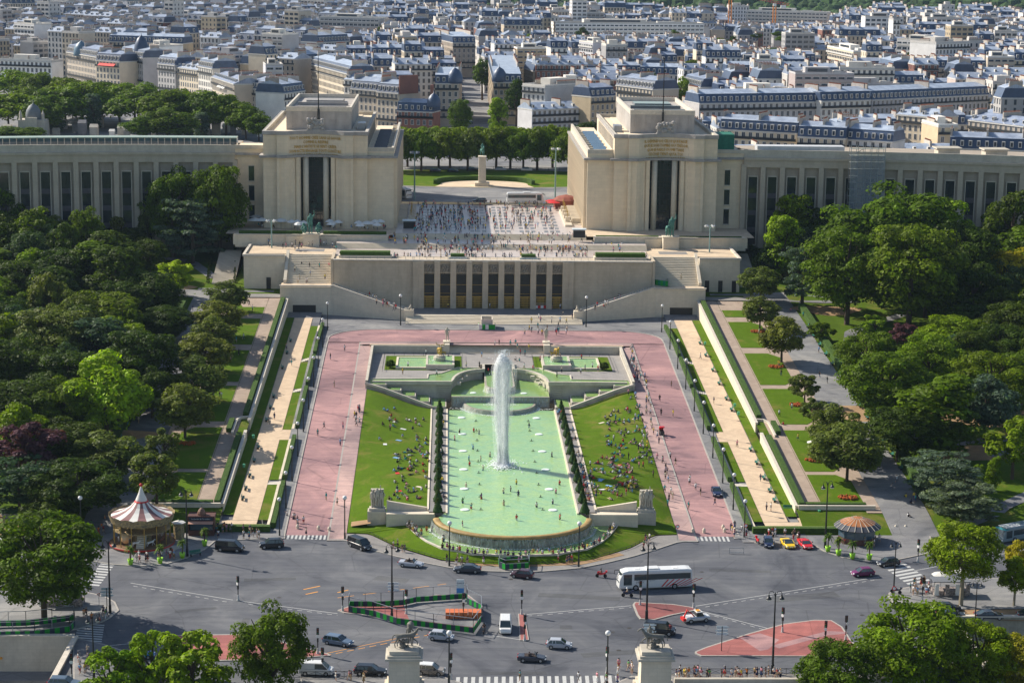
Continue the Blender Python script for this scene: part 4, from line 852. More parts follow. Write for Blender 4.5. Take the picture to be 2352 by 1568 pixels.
mb = MB(); rect(mb, -43.4, 43.4, 544.9, 549.2, 23.26); struct('roof_walk', mb, TERR)
mb = MB(); rect(mb, -43.6, 43.6, 551.8, 567, 23.8); struct('lower_parvis', mb, MARB)
st = MB()
for j in range(5): st.box(-43, 43, 549 + j * .55, 552, 23, 23.3 + (j + 1) * .1)
tag(st.build('roof_steps', STONE3, loc=(0, 550, 23.3)), 'long low steps behind the theatre roof edge', 'steps')
b = MB()
for k in range(46): x = -43 + k * 86 / 45; b.box(x - .04, x + .04, 544.4, 544.5, 24.2, 25.1)
b.bar((-43, 544.45, 25.1), (43, 544.45, 25.1), .07); tag(b.build('balustrade', GREYMET, loc=(0, 544.4, 24.2)), 'thin metal balustrade along the theatre roof edge', 'railing')
PH = M('poster_panel', (.5, .58, .6), .5, .5, 1.5)
for s in SD:
 w = thing('hedge_planter', 'long raised stone planter with clipped hedge on the %s of the theatre roof' % SN[s], 'planter', (s * 35, 551, 23.3))
 b = MB(); b.prism([(s * 27.8, 548.6), (s * 42.2, 548.6), (s * 42.2, 552), (s * 27.8, 552)], 23.2, 24.6); b.build('planter_box', STONE3, w, world=True)
 b = MB(); b.prism([(s * 28.2, 548.9), (s * 41.9, 548.9), (s * 41.9, 551.7), (s * 28.2, 551.7)], 24.6, 25.6); b.build('hedge', HEDGE, w, world=True)
 w = thing('hedge_planter', 'small planter with shrubs and picture panels, %s middle of the theatre roof' % SN[s], 'planter', (s * 10, 551, 23.3))
 b = MB(); b.box(*sorted((s * 7.5, s * 12)), 548.6, 551.4, 23.2, 24.4); b.build('planter_box', STONE3, w, world=True)
 b = MB(); b.box(*sorted((s * 7.8, s * 11.7)), 548.9, 551.1, 24.4, 25.1); b.build('hedge', HEDGE, w, world=True)
 b = MB(); b.box(*sorted((s * 7.2, s * 12.3)), 548.3, 548.45, 23.3, 24.3); b.build('picture_panel', PH, w, world=True)
st = MB()
for j in range(8): st.box(-44, 44, 566 + j * .35, 569, 23, 23.8 + (j + 1) * .15)
tag(st.build('parvis_steps', STONE3, loc=(0, 567, 24)), 'lower flight of wide steps crossing the crowded esplanade', 'steps')
mb = MB(); rect(mb, -44, 44, 568.7, 577.3, 25.02); struct('middle_parvis', mb, MARB)
st = MB()
for j in range(8): st.box(-27.5, 27.5, 577 + j * .35, 580, 24, 25.02 + (j + 1) * .16)
tag(st.build('parvis_steps', STONE3, loc=(0, 578, 25)), 'upper flight of wide steps at the edge of the chequered esplanade', 'steps')
mb = MB(); rect(mb, -27.6, 27.6, 579.7, 646, 26.3); struct('parvis', mb, MARB)
mb = MB()
for i in range(6):
 for j in range(9):
  x0 = -21 + i * 7.2; y0 = 583 + j * 6.6
  for a in range(3): mb.face([(x, y, 26.31) for x, y in ((x0 + .7 + a * 1.7, y0 + .7), (x0 + 1.9 + a * 1.7, y0 + .7), (x0 + 1.9 + a * 1.7, y0 + 4.6), (x0 + .7 + a * 1.7, y0 + 4.6))])
struct('parvis_dark_slabs', mb, MARBD)
mb = MB();
for s in SD: rect(mb, *sorted((s * 27.6, s * 76)), 576.5, 700, 26.28)
struct('cafe_terrace', mb, TERR)
for s in SD:
 w = thing('terrace_wall', 'pale stone wall carrying the %s pavilion terrace' % SN[s], 'wall', (s * 50, 573.5, 23.7))
 b = MB(); b.box(*sorted((s * 29.5, s * 73)), 573, 577, 23, 26.5); b.box(*sorted((s * 44, s * 58.5)), 572.5, 573, 23.5, 26.3)
 for k in range(9): x = 31 + k * 5.2; b.box(*sorted((s * x, s * (x + .9))), 572.85, 573, 23.7, 26.55)
 b.build('wall_body', STONE3, w, world=True); b = MB(); b.box(*sorted((s * 29.2, s * 73.3)), 572.8, 573.4, 26.5, 26.75); b.build('coping', COPE, w, world=True)
 b = MB(); b.box(*sorted((s * 48.9, s * 53.4)), 569.5, 572.5, 23.7, 27.1); b.box(*sorted((s * 48.7, s * 53.6)), 569.3, 572.6, 27.1, 27.4)
 tag(b.build('statue_pedestal', STONE3, loc=(s * 51.1, 571, 23.7)), 'tall pale pedestal under the green bronze statue on the %s terrace' % SN[s], 'pedestal')
 h = MB(); h.prism([(s * 30, 574), (s * 48, 574), (s * 48, 575.2), (s * 30, 575.2)], 26.3, 27.5 if s < 0 else 26.9); h2 = MB(); h2.prism([(s * 54, 574), (s * 72, 574), (s * 72, 575.2), (s * 54, 575.2)], 26.3, 27.5 if s < 0 else 26.9)
 tag(h.build('hedge', HEDGE, loc=(s * 40, 574.5, 26.3)), 'low dark hedge on the %s pavilion terrace, nearer the esplanade' % SN[s], 'hedge'); tag(h2.build('hedge', HEDGE, loc=(s * 62, 574.5, 26.3)), 'low dark hedge on the %s pavilion terrace, farther from the esplanade' % SN[s], 'hedge')
ap = thing('bronze_statue', 'green bronze group of a man with lyre and animal on the left terrace', 'statue', (-51.1, 571, 27.4))
setmat(obj('main_figure', man_mesh('raise', 3.3, 1.35), ap, (-.3, 0, 0), R(10)), BRONZE); setmat(obj('companion', man_mesh('squat', 3.2, 1.6), ap, (1.5, .3, 0), R(60)), BRONZE)
setmat(obj('rear_figure', man_mesh('squat', 3., 1.7), ap, (-1.7, .4, 0), R(-50)), BRONZE)
he = thing('bronze_statue', 'green bronze group of a standing man holding a bull on the right terrace', 'statue', (51.1, 571, 27.4))
setmat(obj('main_figure', man_mesh('raise', 3.3, 1.4), he, (.3, -.3, 0)), BRONZE); setmat(obj('bull', horse_mesh(1.9, 'stand', .35, 1.3), he, (-.7, .8, 0), R(-100)), BRONZE)
# ------------------------------------------------------------------ pavilions and wings
PAVW = M('pavilion_stone', (.78, .65, .47), .82, .07, .35, kind='stone', bw=2.0, bh=.95, stain=.28)
ROOFG = M('flat_roof_gravel', (.3, .29, .28), .95, .15, .6)
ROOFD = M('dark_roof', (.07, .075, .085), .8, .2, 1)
GOLD = M('gold_letters', (.6, .34, .03), .5, .05, 3)
CX, YF, ZB = 51.1, 588., 26.3
def yf(o): return YF + (4. * (1 - (o / 8.2) ** 2) if abs(o) < 8.2 else 0)
TXT = {-1: "TOUT·HOMME·CRÉE·SANS·LE·SAVOIR\nCOMME·IL·RESPIRE\nMAIS·L'ARTISTE·SE·SENT·CRÉER\nSON·ACTE·ENGAGE·TOUT·SON·ÊTRE\nSA·PEINE·BIEN·AIMÉE·LE·FORTIFIE",
   1: "IL·DÉPEND·DE·CELUI·QUI·PASSE\nQUE·JE·SOIS·TOMBE·OU·TRÉSOR\nQUE·JE·PARLE·OU·ME·TAISE\nCECI·NE·TIENT·QU'A·TOI\nAMI·N'ENTRE·PAS·SANS·DÉSIR"}
for s in SD:
 cx = s * CX
 pv = thing('palace_pavilion', 'monumental cream stone pavilion with concave front and gold inscription on the %s of the esplanade' % SN[s], 'building', (cx, YF, ZB))
 X = lambda o: cx + o          # o: offset to the right in the picture
 i_ = -s                        # side towards the esplanade
 def fo(a, b, n=1, d=0.): return [(X(lerp(a, b, k / n)), yf(lerp(a, b, k / n)) + d) for k in range(n + 1)]
 b = MB()
 for a, c in ((-11, -4.4), (4.4, 11)):
  L = fo(a, c, 8); b.prism(L + [(L[-1][0], YF + 12), (L[0][0], YF + 12)], ZB - 3, 47.2)
 L = fo(-11, 11, 22); b.prism(L + [(X(11), YF + 70), (X(-11), YF + 70)], 47.2, 53.6)
 b.box(X(-11), X(11), YF + 12, YF + 70, ZB - 3, 47.2)
 for q in (-1, 1): x0, x1 = sorted((X(q * 11.), X(q * 15.1))); b.box(x0, x1, YF + 1, YF + 72, ZB - 3, 53.4)
 xa, xb = sorted((X(i_ * 15.1), X(i_ * 22.8))); b.box(xa, xb, YF + 2.6, YF + 86, ZB - 3, 48.7)
 b.build('wall', PAVW, pv, world=True)
 pl = MB()
 for q in (-1, 1):
  for o0, o1 in ((4.55, 5.6), (6.0, 7.6)): pl.box(*sorted((X(q * o0), X(q * o1))), yf(5.8) - .35, yf(5.8) + .5, ZB, 47.1)
  pl.box(*sorted((X(q * 10.2), X(q * 11.05))), YF - .3, YF + .5, ZB, 47.1)
 pl.build('pilasters', PAVW, pv, world=True)
 for q in (-1, 1):
  c = MB().lathe([(.85, 0), (.85, 20.9)], (X(q * 2.95), yf(2.9) + .2, ZB), 16); c.build('column', STONE3, pv, world=True, smooth=True)
 g = MB(); g.box(X(-4.4), X(4.4), yf(0) + 1.6, yf(0) + 1.8, ZB, 47.2); w = g.build('window', GLASSD, pv, world=True)
 g = MB()
 for k in range(9): x = X(-4.2 + k * 1.05); g.box(x - .07, x + .07, yf(0) + 1.4, yf(0) + 1.6, ZB, 47.2)
 for k in range(13): z_ = ZB + k * 1.75; g.box(X(-4.4), X(4.4), yf(0) + 1.38, yf(0) + 1.58, z_ - (.12 if k % 3 else .3), z_ + .08)
 g.build('window_bars', BLACK, w, world=False); _ = _ch[w.name][-1]; _.location = (0, 0, 0)
 me = _.data
 for v in me.vertices: v.co.x -= pv.location.x; v.co.y -= pv.location.y; v.co.z -= pv.location.z
 def band(name, z0, z1, pr, mt, full=True):
  b = MB(); L = fo(-11.1, 11.1, 24, -pr); A = offset(L, -.0); b.prism(L + [(X(11.1), yf(11) + 1), (X(-11.1), yf(11) + 1)][:0] + [(x, y + pr + .9) for x, y in L[::-1]], z0, z1)
  for q in (-1, 1): b.box(*sorted((X(q * 11.1), X(q * (15.1 + pr)))), YF + 1 - pr, YF + 2, z0 - .02, z1 - .03)
  x0, x1 = sorted((X(i_ * (15.1)), X(i_ * (15.1 + pr)))); b.box(x0, x1, YF + 2, YF + 72, z0 - .02, z1 - .04)
  x0, x1 = sorted((X(-i_ * (15.1)), X(-i_ * (15.1 + pr)))); b.box(x0, x1, YF + 2, YF + 72, z0 - .02, z1 - .04)
  return b.build(name, mt, pv, world=True)
 SHCO = M('shade_toned_coping', (.33, .31, .29), .85, .2, .8); TWS = M('tower_stone', (.42, .39, .36), .85, .2, .5, kind='stone', bw=2, bh=1.6, stain=.6); band('cornice', 46.9, 47.6, 1.1, SHCO); band('attic_parapet', 53.5, 54.6, .25, TWS)  # cornice darkened to carry its shadow line; the shade is in the colour
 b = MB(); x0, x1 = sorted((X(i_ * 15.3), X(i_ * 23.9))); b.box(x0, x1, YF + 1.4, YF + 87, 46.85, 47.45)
 b.build('side_cornice', M('shade_toned_coping'), pv, world=True)
 b = MB()  # side roof: sunken, parapet with ribs
 xa, xb = sorted((X(i_ * 15.2), X(i_ * 22.8))); xi = X(i_ * 22.8); b.box(xa, xb, YF + 2.6, YF + 3.3, 48.7, 49.9); b.box(*sorted((xi, xi - i_ * .7)), YF + 3.3, YF + 86, 48.7, 49.9)
 for k in range(14): b.box(*sorted((xi - i_ * .7, xi - i_ * 2.2)), YF + 6 + k * 5.6, YF + 7.2 + k * 5.6, 48.7, 49.5)
 b.build('side_parapet', STONE2, pv, world=True)
 for k in range(6):
  b = MB(); x0, x1 = sorted((X(i_ * 16.8), X(i_ * 20.6))); y0 = YF + 9 + k * 9.5; b.prism([(x0, y0), (x1, y0), (x1, y0 + 5.5), (x0, y0 + 5.5)], 48.72, lambda x, y: 49.3 + .09 * (y - y0)); b.build('skylight', GLASSB if s > 0 else ROOFD, pv, world=True)
 pm_ = MB().box(-.55, .55, -.5, .5, 0, 20.5).mesh('side_pier', [PAVW]);
 for k in range(22): obj('side_pier', pm_, pv, (i_ * 23.2, 4.5 + k * 3.75, 0))
 b = MB(); x = X(i_ * 22.85)
 for k in range(21): y0 = YF + 5.4 + k * 3.75; b.face([(x, y0, ZB + 2), (x, y0 + 2, ZB + 2), (x, y0 + 2, 46), (x, y0, 46)][::-i_])
 b.build('side_glazing', GLASSD, pv, world=True)
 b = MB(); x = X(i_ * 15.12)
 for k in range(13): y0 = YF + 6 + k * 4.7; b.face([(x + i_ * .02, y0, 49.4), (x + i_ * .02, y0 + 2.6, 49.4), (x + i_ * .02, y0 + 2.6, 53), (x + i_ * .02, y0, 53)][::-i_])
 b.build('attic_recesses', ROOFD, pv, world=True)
 b = MB()
 for q in (-1, 1): x0, x1 = sorted((X(q * 14.4), X(q * 15.1))); b.box(x0, x1, YF + 2, YF + 72, 53.4, 54.5)
 b.box(X(-15.1), X(15.1), YF + 71.3, YF + 72, 53.4, 54.5); b.build('roof_parapet', STONE2, pv, world=True)
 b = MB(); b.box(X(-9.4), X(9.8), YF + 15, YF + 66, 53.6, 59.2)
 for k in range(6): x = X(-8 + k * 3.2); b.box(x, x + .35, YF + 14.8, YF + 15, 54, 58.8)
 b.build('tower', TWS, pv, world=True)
 b = MB(); x0, x1, y0, y1 = X(-9.5), X(9.9), YF + 14.9, YF + 66.1
 b.box(x0, x1, y0, y0 + .6, 59.2, 60.5); b.box(x0, x1, y1 - .6, y1, 59.2, 60.5); b.box(x0, x0 + .6, y0 + .6, y1 - .6, 59.2, 60.5); b.box(x1 - .6, x1, y0 + .6, y1 - .6, 59.2, 60.5)
 b.build('tower_parapet', COPE, pv, world=True)
 for ya_, yb_, zz_, xx_ in ((24, 25, 60.0, 2), (36, 37, 60.2, 2), (45, 54, 60.1, 4)): b = MB(); b.box(x0 + xx_, x1 - xx_, YF + ya_, YF + yb_, 59.2, zz_); b.build('roof_skylight', GLASSB if s > 0 else ROOFG, pv, world=True)
 b = MB(); b.obox((X(i_ * 12.6), YF + 22), 2.4, 5, 53.45, 55.4); b.obox((X(i_ * 12.4), YF + 30), 1.8, 2.6, 53.45, 54.9); b.build('ventilation_unit', GREYMET, pv, world=True)
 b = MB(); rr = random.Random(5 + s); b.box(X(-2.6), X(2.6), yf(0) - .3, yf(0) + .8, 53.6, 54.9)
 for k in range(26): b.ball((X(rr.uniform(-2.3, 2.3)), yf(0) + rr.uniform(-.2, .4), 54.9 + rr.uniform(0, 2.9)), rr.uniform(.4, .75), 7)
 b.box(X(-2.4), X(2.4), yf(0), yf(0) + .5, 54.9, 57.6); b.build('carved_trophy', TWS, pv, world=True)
 b = MB(); b.tube([(X(.2), YF + 14, 53.6), (X(.2), YF + 14, 60)], .35, 8); b.tube([(X(.2), YF + 14, 60), (X(.2), YF + 14, 76)], [.2, .1], 6); b.build('flagpole', BLACK, pv, world=True)
 me = textmesh(TXT[s], 1.2, .12);
 for v in me.vertices:
  x, z_ = v.co.x * .74, v.co.y; d_ = v.co.z; v.co = (x, yf(x) - .06 - d_ - YF, 52.05 - ZB + z_)
 me.materials.clear(); me.materials.append(GOLD); obj('gold_inscription', me, pv)
 lk = MB(); xa, xb = sorted((X(-i_ * 15.1), X(-i_ * 25.))); lk.box(xa, xb, YF + 8, YF + 25, 18, 48.6); lk.build('link_wall', PAVW, pv, world=True)
 b = MB(); b.box(xa, xb, YF + 7.1, YF + 9, 46.8, 47.4); b.build('link_cornice', M('shade_toned_coping'), pv, world=True); b = MB(); b.box(xa, xb, YF + 7.7, YF + 8.4, 48.6, 49.7); b.build('link_parapet', STONE2, pv, world=True)
 for z0 in (27.6, 33.4, 39.2):
  b = MB(); xm = X(-i_ * 19.2); b.box(xm - .8, xm + .8, YF + 7.9, YF + 8.02, z0, z0 + 4.4); w = b.build('window', GLASSD, pv, world=True)
  b = MB(); b.box(-1, 1, -.2, 0, z0 - ZB - .3, z0 - ZB); b.box(-1, 1, -.2, 0, z0 - ZB + 4.4, z0 - ZB + 4.6); f_ = b.mesh('window_frame', [COPE]); obj('window_frame', f_, w, (xm - pv.location.x, 7.9, 0))
 st = MB();
 for j in range(16): st.box(*sorted((s * 24.9, s * 27.5)), 600 + j * 2.2, 636, 26.3, 26.45 + j * .0) if j == 0 else st.box(*sorted((s * 24.9, s * 27.3)), 601 + j * 2.1, 601.8 + j * 2.1, 26.32, 27.9)
 tag(st.build('parvis_side_benches', STONE3, loc=(s * 26, 618, 26.3)), 'row of dark and pale side steps along the %s pavilion beside the esplanade' % SN[s], 'steps')
 b = MB(); b.box(*sorted((s * 22.4, s * 24.6)), 596, 640, 26.3, 26.9); tag(b.build('planter_wall', STONE3, loc=(s * 23.5, 610, 26.3)), 'low pale wall carrying the gilded statues on the %s edge of the esplanade' % SN[s], 'wall')
 for k in range(4 if s > 0 else 3):
  y = 603 + k * 8; b = MB(); b.box(s * 23.5 - .7, s * 23.5 + .7, y - .7, y + .7, 26.9, 28.4); tag(b.build('statue_pedestal', STONE3, loc=(s * 23.5, y, 26.9)), 'small pedestal of the %s gilded statue from the front, %s esplanade edge' % (ORD[k + 1], SN[s]), 'pedestal')
  o = obj('gilded_statue', man_mesh(['stand', 'akimbo', 'raise', 'stand'][k], 1.35, 1.15), None, (s * 23.5, y, 28.4), R(-90) * s); setmat(o, BRASS); tag(o, 'gilded standing figure, %s from the front on the %s edge of the esplanade' % (ORD[k + 1], SN[s]), 'statue')
WIN = MB().box(-1.3, 1.3, 0, .15, 0, 20.5).mesh('window', [GLASSD])
WSP = MB()
for z_ in (0.0, 20.5): WSP.box(-1.55, 1.55, -.25, 0, z_ - .15, z_ + .15)
for x in (-1.42, 1.42): WSP.box(x - .13, x + .13, -.25, 0, 0, 20.5)
WSP = WSP.mesh('window_frame', [STONE2]); WSD = MB().box(-1.3, 1.3, -.1, 0, 0, 1.5).mesh('spandrel', [M('spandrel', (.075, .07, .08), .6, .15, 1)])
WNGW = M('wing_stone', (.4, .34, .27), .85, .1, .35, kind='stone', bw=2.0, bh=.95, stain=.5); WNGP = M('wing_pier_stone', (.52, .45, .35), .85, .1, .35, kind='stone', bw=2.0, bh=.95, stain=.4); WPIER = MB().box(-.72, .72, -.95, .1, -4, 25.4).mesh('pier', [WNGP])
def yw(x): return 596 - .0016 * (abs(x) - 75) ** 2
for s in SD:
 wg = thing('palace_wing', 'long curved stone palace wing with tall dark windows between piers on the %s' % SN[s], 'building', (s * 76, 596, 20))
 xs = [75 + k * 5.75 for k in range(27)]; L = [(s * x, yw(x)) for x in xs]
 if s < 0: L = L[::-1]
 Lb = [(x, y + 24) for x, y in L]
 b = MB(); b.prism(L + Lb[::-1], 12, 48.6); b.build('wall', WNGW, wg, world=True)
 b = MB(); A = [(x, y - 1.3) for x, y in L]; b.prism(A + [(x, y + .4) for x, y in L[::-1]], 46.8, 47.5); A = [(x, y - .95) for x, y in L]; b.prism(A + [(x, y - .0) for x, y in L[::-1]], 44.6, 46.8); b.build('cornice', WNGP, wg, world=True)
 b = MB(); A = [(x, y - .2) for x, y in L]; b.prism(A + [(x, y + .5) for x, y in L[::-1]], 47.5, 49.7); b.build('parapet', STONE2, wg, world=True)
 b = MB(); A = [(x, y - 1.2) for x, y in L]; b.prism(A + [(x, y - .0) for x, y in L[::-1]], 14, 20.5); b.build('plinth', WNGW, wg, world=True)
 for x in xs[:-1]:
  a = math.atan(-.0032 * (x - 75)) * s
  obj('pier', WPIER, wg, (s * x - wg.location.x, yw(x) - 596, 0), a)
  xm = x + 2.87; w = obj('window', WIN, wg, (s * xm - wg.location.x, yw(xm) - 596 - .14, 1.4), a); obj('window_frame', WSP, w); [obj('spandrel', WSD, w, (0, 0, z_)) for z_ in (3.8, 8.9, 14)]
 if s < 0:
  ro = MB(); gl_ = MB(); L2 = [(x, y + 4) for x, y in L]; L3 = [(x, y + 9) for x, y in L]
  ro.prism(L2 + L3[::-1], 51.15, 51.45); gl_.prism([(x, y + .6) for x, y in L2] + [(x, y - .5) for x, y in L3[::-1]], 48.6, 51.15)
  ro.build('lantern_roof', M('verdigris_roof', (.3, .38, .33), .6, .1, 1), wg, world=True); l_ = gl_.build('lantern_glazing', GLASSB, wg, world=True)
  fm = MB()
  for k in range(0, 26 * 3): x = lerp(L2[0][0], L2[-1][0], k / 78); y = yw(x) + 4.5; fm.box(x - .12, x + .12, y - .05, y + .1, 48.6, 51.2)
  fm.build('lantern_bars', COPE, wg, world=True)
 else:
  for k in range(6):
   x = 133 + k * 13.5; b = MB(); b.box(x, x + 6.5, yw(x) + 6, yw(x) + 11, 48.6, 50.4); b.box(x - .6, x + 7.1, yw(x) + 5.4, yw(x) + 11.6, 50.4, 50.8); b.build('roof_vent', STONE2, wg, world=True)
sc = thing('scaffold_tower', 'tall grey scaffold tower with netting against the right palace wing', 'scaffold', (111, 590, 19))
b = MB(); x0, x1, y0, y1 = 105.5, 115.6, 589, 591.5
for i in range(6):
 for y in (y0, y1): x = lerp(x0, x1, i / 5); b.bar((x, y, 18), (x, y, 52), .14)
for j in range(17):
 z_ = 19 + j * 2
 for y in (y0, y1): b.bar((x0, y, z_), (x1, y, z_), .11)
 for i in range(6): x = lerp(x0, x1, i / 5); b.bar((x, y0, z_), (x, y1, z_), .1)
 xa, xb = (x0 + .3, x0 + 3.6) if j % 2 else (x0 + 3.6, x0 + .3)
 if j < 16: b.bar((xa, y0 + .2, z_), (xb, y0 + .2, z_ + 2), .14)
b.build('tubes', GREYMET, sc, world=True)
b = MB();
for j in range(17): b.box(x0, x1, y0 + .1, y1 - .1, 19 + j * 2 - .06, 19 + j * 2)
b.build('decks', M('deck_boards', (.3, .32, .25), .8, .3, 1), sc, world=True)
def netmat():
 mt = M('netting', (.32, .36, .4), .8, .1, 2); n = mt.node_tree.nodes; l = mt.node_tree.links
 t = n.new('ShaderNodeBsdfTransparent'); mx = n.new('ShaderNodeMixShader'); mx.inputs[0].default_value = .38
 l.new(t.outputs[0], mx.inputs[1]); l.new(n['Principled BSDF'].outputs[0], mx.inputs[2]); l.new(mx.outputs[0], n['Material Output'].inputs[0]); return mt
b = MB(); b.box(x0, x1, y0 - .12, y0 - .06, 18, 49); b.build('netting', netmat(), sc, world=True)
b = MB(); b.box(79, 105, yw(90) + 1, yw(90) + 6, 48.7, 50.8); tag(b.build('roof_sheeting', M('white_sheeting', (.55, .56, .57), .6, .12, .5), loc=(92, 597, 48.6)), 'long pale builders sheeting on the right wing roof beside the scaffold', 'cover')
b = MB(); b.box(66.5, 73, 603, 612, 49, 53.5); tag(b.build('roof_cover', M('green_tarpaulin', (.02, .16, .1), .6, .2, 1), loc=(70, 606, 49)), 'green tarpaulin shelter on the roof beside the right pavilion', 'cover')
# ------------------------------------------------------------------ the square: pavements, islands, markings
def G0(u, v): p = W(u, v, 0); return (p.x, p.y)
PVS = [('pavement', [(200, 1288), (260, 1297), (320, 1301), (379, 1297), (430, 1281), (472, 1262), (496, 1242), (655, 1237), (656, 1222), (600, 1212), (200, 1212), (120, 1216), (100, 1240)], ASPH2),
   ('pavement', [(1686, 1238), (1703, 1238), (1740, 1248), (1868, 1252), (1892, 1266), (1937, 1281), (1996, 1290), (2058, 1287), (2134, 1271), (2140, 1240), (2130, 1212), (1684, 1212)], ASPH2),
   ('pavement', [(-80, 1345), (60, 1348), (190, 1358), (241, 1369), (265, 1383), (274, 1402), (255, 1418), (237, 1428), (180, 1445), (100, 1460), (-80, 1462)], ASPH2),
   ('pavement', [(168, 1464), (240, 1480), (285, 1495), (292, 1510), (280, 1530), (230, 1568), (190, 1600), (168, 1600)], ASPH2),
   ('pavement', [(2039, 1369), (2041, 1362), (2065, 1352), (2200, 1332), (2420, 1322), (2420, 1400), (2145, 1402), (2099, 1397), (2050, 1386)], ASPH2),
   ('pavement', [(965, 1552), (1010, 1552), (1060, 1568), (1060, 1640), (960, 1640)], ASPH2), ('pavement', [(1415, 1568), (1450, 1553), (1560, 1549), (1980, 1549), (1980, 1562), (1415, 1640)], PAVE),
   ('pavement', [(690, 1556), (895, 1554), (895, 1640), (690, 1640)], ASPH2)]
def island(name, pts, mt, h=.14, w=.32):
 P_ = [G0(*p) for p in pts]; A = sum(P_[k][0] * P_[(k + 1) % len(P_)][1] - P_[(k + 1) % len(P_)][0] * P_[k][1] for k in range(len(P_)))
 if A < 0: P_ = P_[::-1]
 b = MB(); b.prism(P_, -.05, h); o = b.build(name, KERB); tag(o, kind='structure')
 n = len(P_); I = []
 for k in range(n):
  a, c, d = Vector(P_[k - 1]), Vector(P_[k]), Vector(P_[(k + 1) % n]); e1 = (c - a).normalized(); e2 = (d - c).normalized(); nn = Vector((-e1.y - e2.y, e1.x + e2.x))
  nn = nn.normalized() if nn.length > 1e-3 else Vector((0, 0)); I.append((c.x + nn.x * w, c.y + nn.y * w))
 b = MB(); b.face([(x, y, h + .004) for x, y in I]); tag(b.build(name + '_surface', mt), kind='structure')
for nm_, pts_, mt in PVS: island(nm_, pts_, mt)
island('works_island', [(775, 1402), (803, 1392), (930, 1378), (1000, 1366), (1075, 1366), (1108, 1392), (1106, 1420), (1090, 1444), (1000, 1435), (915, 1424), (860, 1416), (790, 1408)], RED3)
island('traffic_island', [(380, 1461), (413, 1459), (551, 1457), (650, 1475), (755, 1502), (759, 1506), (640, 1515), (500, 1518), (400, 1506)], RED3)
island('traffic_island', [(1190, 1410), (1205, 1410), (1215, 1470), (1194, 1471)], RED3, w=.2)
island('traffic_island', [(1453, 1389), (1458, 1383), (1546, 1388), (1598, 1396), (1598, 1402), (1540, 1414), (1503, 1424), (1470, 1422), (1462, 1412)], RED3)
island('traffic_island', [(1596, 1501), (1596, 1497), (1620, 1487), (1720, 1455), (1800, 1433), (1870, 1424), (1910, 1425), (1935, 1440), (1955, 1470), (1990, 1508), (1610, 1507)], RED3)
mb = MB(); mb.face([(*G0(u, v), .148) for u, v in ((925, 1380), (1000, 1368), (1075, 1370), (1104, 1395), (1100, 1420), (1085, 1440), (940, 1424), (930, 1400))]); struct('works_gravel', mb, ASPH2)
mb = MB(); mb.face([(*G0(u, v), .148) for u, v in ((1700, 1466), (1745, 1455), (1790, 1470), (1765, 1492), (1745, 1496))]); mb.face([(*G0(u, v), .1485) for u, v in ((1770, 1484), (1900, 1450), (1945, 1452), (1945, 1456), (1900, 1460), (1790, 1490))]); struct('worn_red_patch', mb, RED)
def line(mb, a, b, w, z=.008, dash=None):
 a = Vector(G0(*a)); b = Vector(G0(*b)); d = (b - a); L = d.length; d.normalize(); n = Vector((-d.y, d.x)) * w / 2; t = 0
 while t < L:
  t2 = min(L, t + (dash[0] if dash else L)); p, q = a + d * t, a + d * t2
  mb.face([(*(p - n), z), (*(q - n), z), (*(q + n), z), (*(p + n), z)]); t = t2 + (dash[1] if dash else 1)
mb = MB()
for a, b_ in (((300, 1338), (535, 1377)), ((555, 1380), (775, 1408)), ((1210, 1410), (1450, 1390)), ((1598, 1391), (2020, 1324)), ((1600, 1400), (1775, 1445)), ((1105, 1455), (1195, 1468)), ((2100, 1310), (2352, 1262)), ((250, 1482), (350, 1472))): line(mb, a, b_, .16)
for a, b_ in (((306, 1345), (530, 1383)), ((570, 1386), (775, 1412)), ((1210, 1414), (1450, 1394)), ((1620, 1393), (2010, 1331)), ((1620, 1408), (1770, 1449))): line(mb, a, b_, .14, dash=(.9, .9))
def zebra(mb, a, b, n, depth_px, wr=.5):
 A = Vector(G0(*a)); B = Vector(G0(*b)); C_ = Vector(G0(a[0] + depth_px[0], a[1] + depth_px[1])) - A; d = (B - A) / n
 for k in range(n):
  p = A + d * k; q = p + d * wr; mb.face([(*p, .009), (*q, .009), (*(q + C_), .009), (*(p + C_), .009)])
zebra(mb, (662, 1224), (764, 1226), 11, (-4, 13)); zebra(mb, (1586, 1227), (1676, 1229), 9, (5, 14)); zebra(mb, (1048, 1554), (1430, 1550), 22, (-2, 26))
zebra(mb, (232, 1292), (192, 1345), 9, (32, 3)); zebra(mb, (180, 1430), (170, 1478), 9, (60, 4)); zebra(mb, (2033, 1223), (2033, 1252), 7, (38, -1)); zebra(mb, (2083, 1223), (2100, 1252), 7, (40, 0)); zebra(mb, (2030, 1302), (2090, 1345), 7, (50, -9)); zebra(mb, (1955, 1475), (1985, 1500), 4, (22, -1))
tag(mb.build('road_markings', WHITEP), kind='structure')
mb = MB()
line(mb, (775, 1372), (1025, 1340), .16, dash=(3, 1.6)); line(mb, (745, 1505), (1020, 1450), .16, dash=(1.2, .8)); line(mb, (747, 1500), (960, 1455), .14); line(mb, (1010, 1392), (1085, 1450), .14)
for a, b_ in (((697, 1353), (735, 1345)), ((702, 1364), (730, 1358)), ((775, 1360), (800, 1354))): line(mb, a, b_, .3)
tag(mb.build('works_markings', ORANGEP), kind='structure')
mb = MB()
